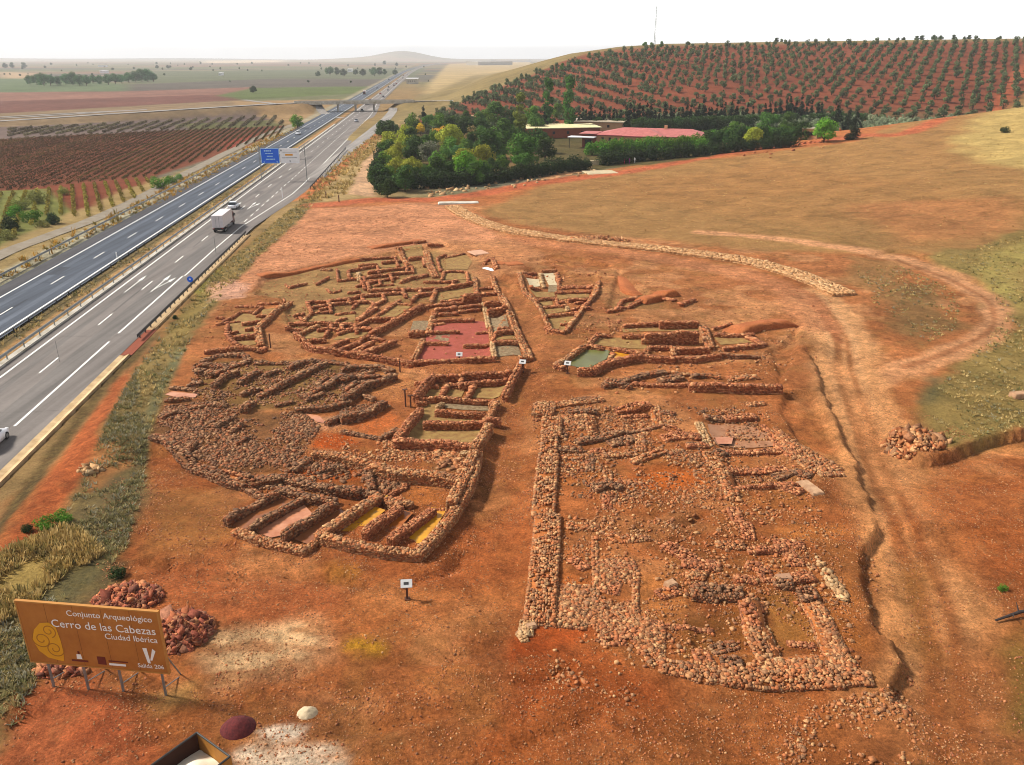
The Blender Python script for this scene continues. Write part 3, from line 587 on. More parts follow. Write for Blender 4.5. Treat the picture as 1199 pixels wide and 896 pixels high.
ruin('ruined_dwellings', 'maze of small walled rooms ending in a curved front wall, behind the rounded house', [
    (A, [(380, 305), (600, 272), (690, 252), (910, 212), (1050, 188), (1195, 168)], 1., .35, 'earth'),
    (A, [(715, 475), (860, 470), (1000, 455), (1090, 430), (1195, 425)], .55, .55), (A, [(590, 370), (705, 340)], .5, .4), (A, [(780, 345), (860, 300)], .5, .45), (A, [(560, 350), (590, 372)], .4, .3), (A, [(812, 246), (880, 250)], 1.2, .35, 'tan'),
    (A, [(920, 240), (930, 320)], .4, .4), (A, [(930, 322), (1050, 306)], .45, .4), (A, [(1000, 255), (1195, 222)], .6, .5), (A, [(1072, 265), (1076, 315)], .8, .5, 'pale'), (A, [(1060, 360), (1195, 322)], .5, .45), (A, [(1100, 302), (1195, 292)], .5, .45),
    (A, [(1000, 415), (1085, 405)], .45, .4), (A, [(750, 515), (870, 495), (1010, 480), (1170, 470)], .55, .5), (A, [(800, 530), (860, 515)], .45, .4), (A, [(1030, 518), (1062, 488)], .45, .4), (A, [(620, 570), (690, 558)], .5, .45), (A, [(740, 555), (690, 605)], .55, .4, 'tan'),
    (A, [(740, 555), (880, 540)], .45, .4), (A, [(910, 560), (1050, 550)], .45, .35), (A, [(850, 385), (880, 410)], .4, .3), (A, [(900, 410), (950, 395)], .4, .3), (A, [(920, 605), (985, 590)], .45, .35), (A, [(590, 632), (640, 620), (720, 632), (790, 622)], .55, .55),
    (A, [(800, 620), (950, 630), (1080, 640)], .6, .65), (A, [(1080, 640), (1145, 600)], .6, .5), (A, [(1060, 600), (1195, 520)], .5, .45), (A, [(565, 678), (680, 668)], .65, .7), (A, [(640, 715), (710, 675), (790, 640)], .75, .55, 'tan'),
    (A, [(630, 722), (700, 762), (770, 802), (850, 817), (980, 832), (1195, 857)], .6, 1.05), (A, [(790, 672), (880, 662), (950, 675), (1050, 662), (1160, 670)], .5, .6), (A, [(862, 680), (840, 720)], .5, .5), (A, [(930, 700), (980, 680), (1050, 672)], .5, .5),
    (A, [(720, 750), (840, 745)], .55, .6), (A, [(1000, 740), (880, 796)], .55, .6), (A, [(1060, 765), (940, 812)], .55, .6), (A, [(1160, 765), (1040, 822)], .55, .6), (A, [(1195, 798), (1110, 832)], .55, .6), (A, [(1090, 735), (1195, 725)], .5, .6),
    (A, [(860, 472), (872, 500)], .5, .5), (A, [(1000, 457), (1015, 485)], .5, .5), (A, [(870, 497), (880, 543)], .5, .5), (A, [(1090, 432), (1112, 478)], .5, .5), (A, [(1130, 330), (1150, 375)], .5, .5), (A, [(1110, 297), (1120, 330)], .5, .5), (A, [(712, 478), (748, 558)], .5, .5), (A, [(1168, 472), (1195, 520)], .5, .5), (A, [(950, 632), (960, 672)], .5, .6), (A, [(880, 622), (884, 660)], .5, .6), (A, [(1050, 642), (1060, 690)], .5, .6), (A, [(660, 580), (690, 610)], .5, .4), (A, [(1000, 260), (1010, 300)], .5, .5),
    (B, [(0, 775), (130, 787), (300, 817), (335, 822)], .6, 1.0), (B, [(0, 548), (90, 460), (165, 415)], .55, .5), (B, [(120, 515), (200, 465), (260, 420)], .5, .4), (B, [(75, 545), (215, 535), (240, 555)], .6, .8), (B, [(0, 610), (80, 605)], .5, .6),
    (B, [(0, 700), (30, 665), (160, 680)], .5, .5), (B, [(30, 762), (230, 682)], .7, .75), (B, [(0, 745), (90, 692)], .6, .6), (B, [(220, 440), (330, 450)], .45, .35), (B, [(75, 640), (200, 570), (300, 510), (405, 455)], .75, .85)],
    [(A, [(640, 720), (790, 670), (850, 690), (820, 730), (720, 740)], 'olive'), (A, [(740, 570), (1040, 570), (1040, 610), (720, 615)], 'olive'), (A, [(960, 700), (1150, 690), (1090, 730), (900, 750)], 'olive'), (B, [(120, 530), (250, 450), (340, 460), (250, 520), (200, 540)], 'olive')])
ruin('ruined_dwellings', 'farthest block of low walls with wide pale wall tops, left of the pink slab', [
    (B, [(0, 165), (80, 152)], .6, .6), (B, [(90, 157), (240, 147)], .5, .55), (B, [(150, 182), (265, 167)], .65, .65), (B, [(320, 157), (405, 147)], .8, .65), (B, [(80, 105), (230, 85), (360, 65), (420, 60)], 1., .4, 'earth'), (B, [(355, 72), (425, 62)], .5, .5),
    (B, [(440, 82), (535, 74)], .55, .5), (B, [(255, 100), (290, 170), (320, 195)], 1.1, .5, 'tan'), (B, [(430, 110), (450, 190), (490, 270)], 1.5, .45, 'tan'), (B, [(0, 202), (115, 195)], .5, .7), (B, [(60, 240), (230, 217), (340, 207)], .5, .6), (B, [(20, 272), (200, 252), (330, 237)], .55, .55),
    (B, [(270, 297), (330, 277), (440, 257)], .55, .55), (B, [(20, 300), (130, 287)], .45, .45), (B, [(150, 287), (250, 270)], .45, .4), (B, [(500, 152), (550, 132)], .5, .5), (B, [(555, 150), (680, 126)], .4, .35), (B, [(540, 242), (620, 235), (690, 242)], .5, .45), (B, [(545, 242), (530, 287)], .45, .4),
    (B, [(415, 302), (600, 302), (625, 290)], .5, .5), (B, [(100, 327), (220, 315)], .4, .35), (B, [(60, 357), (280, 347), (390, 347), (500, 337)], .6, .55), (B, [(20, 397), (150, 382), (280, 370)], .5, .5), (B, [(285, 370), (300, 398)], .6, .5), (B, [(340, 428), (370, 387)], .5, .5), (B, [(370, 387), (465, 372)], .5, .65),
    (B, [(465, 432), (492, 350)], .7, .5, 'tan'), (B, [(495, 347), (600, 332), (735, 307)], .6, .75), (B, [(745, 280), (750, 370)], .8, .5, 'tan'), (B, [(850, 268), (870, 330), (888, 372)], .85, .5, 'tan'), (B, [(770, 347), (860, 340)], .5, .45), (B, [(755, 382), (890, 372)], .6, .5), (B, [(668, 402), (772, 388)], 1., 1.4),
    (B, [(0, 272), (20, 300)], .5, .5), (B, [(115, 197), (130, 245)], .5, .5), (B, [(230, 150), (250, 200)], .5, .5), (B, [(340, 207), (345, 240)], .5, .5), (B, [(200, 252), (215, 290)], .5, .5), (B, [(60, 330), (65, 358)], .5, .5), (B, [(280, 347), (290, 375)], .5, .5), (B, [(150, 382), (162, 418)], .5, .5), (B, [(390, 347), (395, 385)], .5, .5), (B, [(300, 192), (306, 230)], .5, .5), (B, [(410, 147), (420, 200)], .6, .5), (B, [(600, 302), (605, 330)], .5, .5), (B, [(690, 242), (700, 300)], .5, .5), (B, [(20, 300), (40, 350)], .5, .5), (B, [(130, 287), (140, 320)], .5, .5), (B, [(500, 155), (520, 235)], .5, .4),
    (B, [(580, 425), (660, 412)], .5, .45), (B, [(525, 427), (562, 425)], .5, .5), (B, [(400, 467), (480, 452), (660, 437)], .55, .5), (B, [(900, 205), (945, 190)], .9, .5, 'earth'), (B, [(945, 200), (1045, 190)], 1., .8, 'earth'), (B, [(800, 190), (850, 175), (880, 230)], .8, .4)],
    [(B, [(505, 425), (515, 355), (735, 322), (735, 385), (665, 395), (580, 412)], 'olive'), (B, [(560, 160), (680, 135), (720, 180), (690, 225), (560, 225)], 'olive'), (B, [(550, 255), (700, 255), (720, 290), (620, 295), (540, 290)], 'olive'), (B, [(100, 165), (150, 160), (150, 195), (265, 185), (240, 210), (90, 220)], 'olive'), (B, [(280, 105), (400, 90), (410, 140), (310, 150)], 'olive')])
ruin('ruined_house', 'ruined house floored with dark red gravel beside the central street', [
    (B, [(490, 482), (780, 452)], .7, .95), (B, [(480, 512), (630, 502)], .6, .5), (B, [(640, 492), (770, 476)], .6, .5), (B, [(480, 492), (460, 570), (440, 640)], .75, .35, 'tan'), (B, [(412, 675), (350, 795)], .8, .55, 'tan'), (B, [(470, 553), (600, 545), (735, 545)], .6, .6), (B, [(478, 580), (545, 570)], .7, .25),
    (B, [(440, 632), (640, 622)], .55, .5), (B, [(322, 628), (410, 622)], 1., .95), (B, [(400, 692), (565, 697)], .6, .5), (B, [(670, 712), (840, 707)], .65, .55), (B, [(750, 632), (820, 625)], .6, .35), (B, [(795, 440), (815, 520), (830, 595)], .75, .4, 'pale'), (B, [(840, 600), (850, 690)], .6, .4, 'tan'), (B, [(852, 710), (866, 805)], .7, .5, 'pale'),
    (B, [(805, 442), (900, 432)], .75, 1.), (B, [(825, 492), (940, 478)], .8, 1.2), (B, [(890, 627), (955, 618)], .6, .6), (B, [(870, 652), (980, 637)], .65, .65), (B, [(840, 692), (872, 660)], .6, .5), (B, [(860, 712), (1005, 702)], .65, .65), (B, [(905, 380), (960, 500), (1000, 610), (1050, 710), (1090, 792)], 1.1, .6, 'tan'),
    (B, [(340, 812), (500, 812)], .75, .7), (B, [(515, 807), (690, 815), (865, 810)], .75, .75), (B, [(1030, 797), (1105, 790)], .9, .6, 'tan')],
    [(B, [(470, 620), (480, 575), (560, 560), (740, 565), (800, 570), (825, 640), (835, 700), (845, 795), (520, 795), (390, 800), (420, 710), (445, 650)], 'red'), (B, [(835, 540), (935, 540), (955, 610), (875, 640), (845, 660)], 'grey'), (B, [(875, 720), (1010, 715), (1035, 790), (880, 805)], 'grey'), (B, [(350, 560), (460, 560), (440, 615), (330, 618)], 'grey'), (B, [(455, 645), (580, 640), (570, 685), (450, 682)], 'grey'), (B, [(880, 670), (990, 660), (1000, 690), (880, 700)], 'olive')])
ruin('ruined_houses', 'wedge-shaped block of rooms right of the central street, two of them floored white', [
    (C_, [(50, 190), (80, 290), (115, 350)], .8, .5, 'tan'), (C_, [(115, 350), (180, 410), (222, 470)], .75, .5, 'tan'), (C_, [(222, 470), (262, 560), (300, 640)], .7, .5, 'tan'), (C_, [(85, 177), (185, 170)], .7, .6), (C_, [(230, 152), (342, 146)], .75, .65), (C_, [(110, 200), (185, 207)], .5, .4), (C_, [(140, 298), (212, 292)], .6, .5),
    (C_, [(215, 180), (240, 280)], .6, .35, 'pale'), (C_, [(345, 170), (365, 270)], .6, .35), (C_, [(340, 322), (480, 317), (608, 312)], .65, .45), (C_, [(190, 382), (330, 370)], .55, .5), (C_, [(312, 375), (350, 382)], .5, .5), (C_, [(345, 380), (350, 425)], .5, .45), (C_, [(440, 388), (590, 372)], .55, .55), (C_, [(360, 405), (400, 405)], .5, .4),
    (C_, [(245, 442), (420, 432)], .5, .45), (C_, [(490, 407), (550, 400)], .5, .4), (C_, [(530, 440), (470, 462)], .5, .4), (C_, [(672, 240), (650, 340), (600, 400)], .9, .55, 'tan'), (C_, [(600, 400), (540, 470)], .8, .5), (C_, [(540, 470), (480, 560), (410, 642)], .75, .5, 'tan'), (C_, [(258, 510), (390, 497), (502, 487)], .55, .55),
    (C_, [(260, 622), (300, 640), (400, 652)], .65, .45), (C_, [(380, 572), (462, 570)], .45, .45), (C_, [(540, 477), (605, 465)], .5, .4), (C_, [(360, 285), (480, 275), (605, 280)], 1.6, .3), (C_, [(365, 215), (380, 220)], .7, .5), (C_, [(425, 440), (430, 470)], .6, .35, 'pale')],
    [(C_, [(240, 172), (340, 166), (330, 230), (352, 268), (285, 268)], 'cream'), (C_, [(110, 228), (205, 222), (215, 275), (140, 290)], 'cream'), (C_, [(95, 180), (180, 178), (185, 195), (105, 195)], 'cream'), (C_, [(285, 275), (355, 272), (340, 318), (280, 318)], 'grey'), (C_, [(275, 530), (500, 505), (470, 560), (410, 625), (305, 628)], 'olive'), (C_, [(240, 460), (420, 450), (500, 470), (400, 485), (260, 495)], 'olive'), (C_, [(350, 330), (590, 322), (590, 362), (440, 375), (360, 390)], 'olive'), (C_, [(130, 315), (320, 325), (330, 360), (190, 365)], 'olive'), (C_, [(210, 400), (310, 390), (310, 430), (240, 435)], 'olive')])
ruin('ruined_walls', 'short angled stretch of low wall between the wedge-shaped block and the pool house', [
    (C_, [(740, 492), (820, 475), (900, 435), (1000, 387), (1050, 345)], .75, .5), (C_, [(850, 382), (970, 362)], .6, .5), (C_, [(810, 452), (850, 390)], .5, .45), (C_, [(1020, 385), (1100, 368), (1199, 355), (1300, 340)], 1.1, .8, 'earth'), (C_, [(840, 180), (870, 290), (960, 330)], .9, .5, 'earth'), (D_, [(590, 62), (648, 40)], .7, .5), (D_, [(520, 30), (560, 45)], .7, .3)])
ruin('ruined_house', 'long ruined house with a pool of green rainwater at its left end', [
    (D_, [(40, 322), (100, 287), (180, 232)], .8, .6, 'tan'), (D_, [(180, 232), (250, 242)], .95, .75), (D_, [(40, 325), (75, 335)], .7, .6), (D_, [(140, 347), (200, 347), (260, 312), (400, 287), (560, 292)], .75, .95), (D_, [(560, 292), (640, 297), (760, 282)], .7, .7), (D_, [(280, 242), (420, 267)], .75, .75), (D_, [(293, 265), (272, 308)], .55, .5, 'tan'),
    (D_, [(190, 222), (225, 187), (285, 188)], .6, .45), (D_, [(335, 187), (425, 187)], .75, .65), (D_, [(422, 207), (446, 207)], 1.1, .7, 'tan'), (D_, [(435, 182), (665, 177)], .8, 1.7), (D_, [(340, 142), (500, 132)], .75, .7), (D_, [(500, 132), (665, 127)], .75, 1.1), (D_, [(445, 237), (545, 236)], .6, .6), (D_, [(575, 242), (715, 241)], .7, .95),
    (D_, [(555, 235), (560, 272)], .75, .6, 'tan'), (D_, [(440, 245), (436, 278)], .7, .5, 'tan'), (D_, [(685, 140), (720, 235)], 1.3, .55, 'tan'), (D_, [(740, 177), (910, 182)], .75, .55), (D_, [(735, 152), (810, 136)], .5, .4), (D_, [(830, 167), (960, 142), (1105, 127)], 1.2, .8, 'earth'), (D_, [(780, 237), (945, 222)], .75, .6), (D_, [(760, 272), (850, 280), (935, 276)], .65, .7, 'dark'), (D_, [(880, 190), (960, 225)], .9, .4)],
    [(D_, [(95, 322), (165, 262), (275, 264), (258, 300), (190, 335), (140, 335)], 'green'), (D_, [(302, 270), (415, 287), (380, 295), (300, 310), (285, 300)], 'yellow'), (D_, [(200, 225), (230, 198), (425, 202), (435, 245), (290, 237)], 'olive'), (D_, [(340, 155), (660, 140), (665, 165), (435, 170), (345, 175)], 'olive'), (D_, [(740, 195), (910, 195), (920, 215), (770, 225)], 'olive')])
ruin('ruined_walls', 'double row of low walls filled with dark rubble, in front of the pool house', [
    (D_, [(250, 412), (330, 397), (430, 367), (520, 357)], 1.1, .5, 'dark'), (D_, [(260, 395), (370, 415)], .9, .6, 'dark'), (D_, [(380, 405), (500, 412), (620, 410)], .6, .45), (D_, [(630, 412), (860, 417), (1030, 417)], .85, 1.05), (D_, [(500, 388), (590, 372)], 1.6, .5, 'dark'), (D_, [(640, 372), (720, 366)], .8, .4, 'dark'), (D_, [(800, 382), (920, 372)], 1.4, .3, 'tan'), (D_, [(530, 357), (640, 365), (760, 375)], .6, .35, 'tan')])
wl = [(E_, p, w, h, 'dark') for p, w, h in [
    ([(300, 172), (400, 190), (500, 155)], .8, .8), ([(400, 258), (460, 202), (540, 177)], .8, .7), ([(550, 242), (600, 210), (660, 172)], .8, .7), ([(560, 302), (660, 275)], .7, .6), ([(660, 312), (740, 287), (830, 237)], .9, .7), ([(830, 237), (940, 182), (1050, 127)], .9, .7), ([(640, 122), (750, 122), (860, 122)], .8, .45), ([(870, 122), (960, 112), (1080, 122), (1180, 132)], .8, .45),
    ([(840, 152), (920, 117)], .8, .6), ([(920, 322), (1010, 282)], .9, .7), ([(1010, 282), (1080, 247), (1150, 192)], .9, .7), ([(940, 342), (1040, 307)], .7, .4), ([(1060, 472), (1190, 412)], .8, .6), ([(880, 392), (1060, 382), (1195, 352)], .8, .7), ([(570, 398), (630, 352)], .9, .7), ([(410, 492), (520, 432)], .7, .5), ([(500, 522), (560, 477)], .7, .5), ([(530, 602), (595, 562)], .6, .4),
    ([(240, 642), (290, 582)], .7, .6), ([(330, 112), (420, 77), (580, 77)], .9, .5), ([(580, 77), (600, 112), (480, 142), (330, 135)], .9, .5), ([(40, 552), (120, 572), (200, 642)], 1., .7), ([(200, 642), (280, 702), (380, 737)], 1., .8), ([(380, 737), (480, 782), (600, 802)], 1., .9), ([(150, 267), (300, 277)], .6, .4), ([(120, 342), (250, 332)], .7, .4), ([(250, 252), (330, 232)], .7, .5), ([(260, 382), (350, 362), (470, 372)], 1., .4),
    ([(90, 440), (180, 400), (260, 410)], .9, .4), ([(700, 200), (780, 165)], .7, .5), ([(760, 370), (860, 350)], .7, .4), ([(1000, 250), (1060, 210)], .7, .4), ([(880, 730), (950, 680)], .9, .5)]]+[(G_, p, w, h, 'dark') for p, w, h in [([(0, 290), (60, 250), (120, 205)], 1., .9), ([(120, 205), (200, 180), (310, 140)], 1., .85), ([(0, 115), (100, 88), (240, 98), (300, 115)], .9, .55), ([(0, 395), (90, 375), (180, 350)], 1., .8), ([(180, 350), (250, 305)], .9, .7), ([(0, 175), (110, 140), (180, 120)], .9, .6), ([(20, 230), (90, 190)], .9, .6), ([(100, 160), (220, 140)], .9, .5), ([(0, 470), (110, 490), (230, 515)], .7, .3), ([(250, 500), (330, 460)], .9, .5), ([(130, 260), (190, 285)], .7, .4)]]
ruin('ruined_dwellings', 'dark collapsed field of rubble and short slanting walls on the motorway side', wl, [(E_, [(120, 312), (160, 294), (300, 310), (290, 328), (200, 332)], 'pink'), (E_, [(940, 425), (1010, 435), (1060, 480), (1000, 470)], 'pink')])
ruin('ruined_storerooms', 'three parallel ruined rooms holding pinkish muddy rainwater', [
    (F_, [(20, 432), (130, 367), (260, 307)], .95, .85, 'dark'), (F_, [(130, 477), (240, 407), (370, 337)], .85, .75, 'dark'), (F_, [(290, 502), (400, 432), (530, 352)], .95, .95, 'dark'), (F_, [(60, 482), (200, 532), (390, 572)], 1.1, .6, 'tan'), (F_, [(400, 570), (430, 540)], .8, .5, 'tan'), (F_, [(130, 242), (300, 232)], 1.4, .8, 'dark'), (F_, [(300, 232), (420, 262), (530, 282), (640, 287)], 1.4, .85, 'dark'),
    (F_, [(270, 292), (400, 325)], 1.1, .65, 'dark'), (F_, [(390, 330), (530, 342)], 1.1, .65, 'dark'), (F_, [(330, 192), (410, 147)], .9, .55, 'dark'), (F_, [(0, 198), (60, 215), (110, 242)], .9, .7), (F_, [(460, 190), (570, 180)], .8, .4, 'dark'), (F_, [(110, 250), (190, 300)], .9, .6, 'dark')],
    [(F_, [(160, 490), (280, 425), (375, 365), (395, 420), (285, 495), (225, 515)], 'pink'), (F_, [(50, 465), (180, 385), (265, 330), (330, 345), (220, 405), (125, 475)], 'brown'), (F_, [(315, 515), (420, 450), (520, 385), (560, 410), (445, 500), (400, 545)], 'brown'), (F_, [(330, 525), (420, 485), (440, 500), (400, 545)], 'pink')])
ruin('ruined_storerooms', 'three narrow ruined rooms flooded yellow at the near end of the long street wall', [
    (F_, [(450, 502), (560, 432), (700, 332), (740, 297)], 1.2, .95, 'tan'), (F_, [(450, 502), (600, 542), (760, 572), (930, 587)], 1.05, .95, 'tan'), (F_, [(670, 492), (750, 422), (830, 357)], 1.1, .95, 'red'), (F_, [(790, 522), (900, 432), (985, 367)], 1.1, .95, 'red'), (F_, [(925, 580), (1000, 500), (1080, 400), (1150, 282)], 1.2, .95, 'tan'), (F_, [(1150, 282), (1182, 192), (1199, 112)], 1.2, 1., 'tan'),
    (F_, [(820, 352), (770, 317)], 1.1, .8, 'tan'), (F_, [(880, 345), (820, 315)], 1., .6, 'tan'), (F_, [(430, 117), (560, 132), (700, 167)], 1.2, .8, 'tan'), (F_, [(700, 167), (830, 202), (980, 212), (1110, 237)], 1.5, 1.3, 'tan'), (F_, [(680, 187), (700, 272)], .95, .6, 'dark'), (F_, [(730, 207), (840, 232), (862, 270), (790, 302)], .6, .3), (F_, [(990, 370), (1035, 375)], .6, .3), (F_, [(640, 290), (720, 300)], 1.2, .6, 'dark')],
    [(F_, [(560, 490), (690, 375), (740, 395), (650, 470), (600, 490)], 'yellow'), (F_, [(690, 500), (820, 385), (870, 400), (765, 510)], 'amber'), (F_, [(825, 535), (985, 385), (1035, 385), (925, 530)], 'yellow'), (F_, [(735, 330), (765, 320), (770, 345), (745, 350)], 'yellow')])
ruin('ruined_house', 'rectangular ruined house with seven small rooms of olive gravel at the heart of the dig', [
    (G_, [(540, 125), (480, 202), (430, 267)], .9, .9, 'red'), (G_, [(460, 325), (410, 392), (320, 517)], .95, .85, 'red'), (G_, [(550, 130), (700, 130)], .65, .95), (G_, [(705, 122), (840, 120), (985, 120)], .7, 1.05), (G_, [(1050, 65), (1000, 150), (950, 255)], .85, .8, 'red'), (G_, [(900, 290), (870, 350), (840, 392)], .95, .7, 'tan'), (G_, [(860, 432), (810, 520), (770, 570)], 1.15, 1.05, 'tan'),
    (G_, [(775, 590), (740, 675)], 1.2, 1.1, 'tan'), (G_, [(740, 690), (680, 800), (640, 890)], 1.2, 1.2, 'tan'), (G_, [(430, 272), (600, 262), (750, 272), (900, 277)], .55, .7), (G_, [(620, 177), (580, 247)], .65, .65), (G_, [(775, 177), (730, 252)], .65, .65), (G_, [(710, 132), (685, 185)], .7, .6), (G_, [(505, 187), (560, 187)], .5, .5), (G_, [(630, 178), (690, 182)], .6, .65), (G_, [(690, 182), (800, 167), (960, 162)], .6, .8),
    (G_, [(590, 290), (560, 310)], .6, .5, 'pale'), (G_, [(550, 337), (700, 347), (830, 352)], .65, .8), (G_, [(480, 407), (600, 407), (740, 407), (920, 397)], .85, .85, 'red'), (G_, [(310, 532), (450, 532), (600, 542), (750, 562)], .9, .95, 'red'), (G_, [(428, 187), (490, 185)], .6, .6), (G_, [(440, 297), (490, 290)], .6, .5), (G_, [(870, 285), (910, 310)], .8, .8, 'tan'), (G_, [(700, 600), (750, 605)], .8, .6, 'pale')],
    [(G_, [(480, 300), (590, 300), (560, 330), (700, 360), (830, 370), (780, 520), (760, 535), (395, 510), (450, 400)], 'olive'), (G_, [(470, 255), (530, 190), (605, 200), (565, 255)], 'olive'), (G_, [(605, 255), (640, 195), (720, 200), (695, 255)], 'olive'), (G_, [(765, 255), (800, 190), (950, 200), (915, 262)], 'olive'), (G_, [(600, 290), (730, 290), (880, 295), (850, 335), (700, 330), (610, 320)], 'grey')])
wl = [(H_, [(130, 157), (250, 152), (350, 142), (520, 117)], 1.2, .6, 'tan'), (H_, [(130, 180), (235, 190)], 2.2, 1.1, 'tan'), (H_, [(330, 192), (490, 187)], .75, .75, 'dark'), (H_, [(350, 130), (510, 110)], .9, .7, 'dark'), (H_, [(450, 222), (470, 332)], 1., .35, 'tan'), (H_, [(380, 372), (520, 347), (640, 312)], .85, .75, 'dark'), (H_, [(640, 312), (740, 297), (885, 272)], .85, .75, 'dark'), (H_, [(610, 172), (800, 157)], .95, .95), (H_, [(640, 212), (790, 210)], .5, .45),
      (H_, [(830, 170), (850, 272)], .9, .45, 'tan'), (H_, [(870, 202), (940, 215)], .7, .5, 'dark'), (H_, [(270, 412), (400, 417)], .85, .6, 'dark'), (H_, [(300, 462), (440, 462)], .85, .55, 'tan'), (H_, [(450, 452), (450, 545)], .7, .35, 'dark'), (H_, [(460, 432), (530, 430)], .7, .4), (H_, [(530, 457), (720, 447)], .8, .55, 'tan'), (H_, [(740, 342), (750, 432)], .9, .45, 'tan'), (H_, [(700, 492), (790, 462), (880, 432)], .75, .65, 'tan'),
      (H_, [(570, 385), (700, 360)], 1.3, .55, 'dark'), (H_, [(550, 542), (560, 602)], .7, .4, 'tan'), (H_, [(480, 652), (560, 627), (630, 642)], .9, .8, 'dark'), (H_, [(560, 682), (550, 770)], .8, .25), (H_, [(880, 362), (1000, 347), (1090, 352)], 1.3, .5), (H_, [(1020, 402), (1140, 397)], .65, .7), (H_, [(880, 292), (960, 322)], 1.1, .35), (H_, [(270, 300), (300, 345)], .8, .5, 'dark'), (H_, [(260, 250), (420, 300)], 1.4, .25, 'tan'), (H_, [(300, 230), (430, 225)], 1., .35, 'tan')]
ruin('ruined_rooms', 'cluster of stony corner rooms at the head of the broad flat wall, right of the street', wl)
ruin('city_wall', 'broad straight flat-topped stone wall along the right side of the street', [
    (H_, [(225, 240), (215, 340), (210, 450)], 1.5, .75, 'tan'), (H_, [(211, 452), (195, 600), (185, 720), (180, 800)], 1.8, .75, 'tan'), (J_, [(184, 4), (180, 120), (172, 204)], 2., .7, 'tan'), (J_, [(172, 205), (155, 400), (140, 560)], 2., .65, 'tan'), (H_, [(225, 330), (230, 232)], 1.9, .8, 'tan'), (J_, [(75, 560), (70, 640), (40, 650)], .9, .35, 'pale'), (J_, [(100, 560), (260, 570), (380, 585)], .8, .35, 'tan'),
    (J_, [(260, 430), (420, 420)], 1.8, .2, 'tan'), (J_, [(260, 510), (420, 520)], 1.6, .22, 'tan')], cat='wall')
wl = [(I_, [(130, 227), (250, 222)], .9, .8, 'dark'), (I_, [(250, 222), (420, 212)], .95, .95), (I_, [(90, 272), (115, 330), (145, 405)], .8, .3, 'pale'), (I_, [(220, 342), (360, 345), (510, 345)], .35, .4, 'tan'), (I_, [(220, 417), (400, 417), (580, 412)], .65, .65), (I_, [(270, 532), (400, 532), (600, 512)], .75, .65), (I_, [(300, 632), (450, 637), (660, 622)], .6, .65), (I_, [(150, 440), (180, 500), (240, 560)], 1.2, .4, 'tan'), (I_, [(240, 560), (270, 640), (290, 720)], 1.2, .4, 'tan'),
      (I_, [(290, 770), (325, 860)], 1., .3), (I_, [(520, 302), (600, 372), (680, 402)], .7, .3, 'tan'), (I_, [(590, 370), (640, 460)], 1.2, .3), (I_, [(540, 562), (640, 545), (740, 572)], 1.1, .55, 'dark'), (I_, [(800, 572), (930, 562)], .7, .35, 'tan'), (I_, [(470, 270), (520, 330), (550, 400)], .5, .25), (I_, [(380, 162), (470, 152)], .8, .4, 'tan'), (I_, [(200, 445), (240, 420)], .9, .5, 'dark'), (I_, [(590, 640), (680, 680)], 1., .5), (I_, [(30, 395), (130, 395)], .9, .6, 'dark')]
ruin('ruined_rooms', 'side chambers with a shallow brown puddle at the right edge of the dig', wl, [(I_, [(150, 290), (270, 268), (400, 285), (500, 335), (530, 390), (400, 400), (200, 397), (165, 340)], 'mud'), (I_, [(185, 360), (290, 355), (280, 395), (205, 395)], 'pink')])
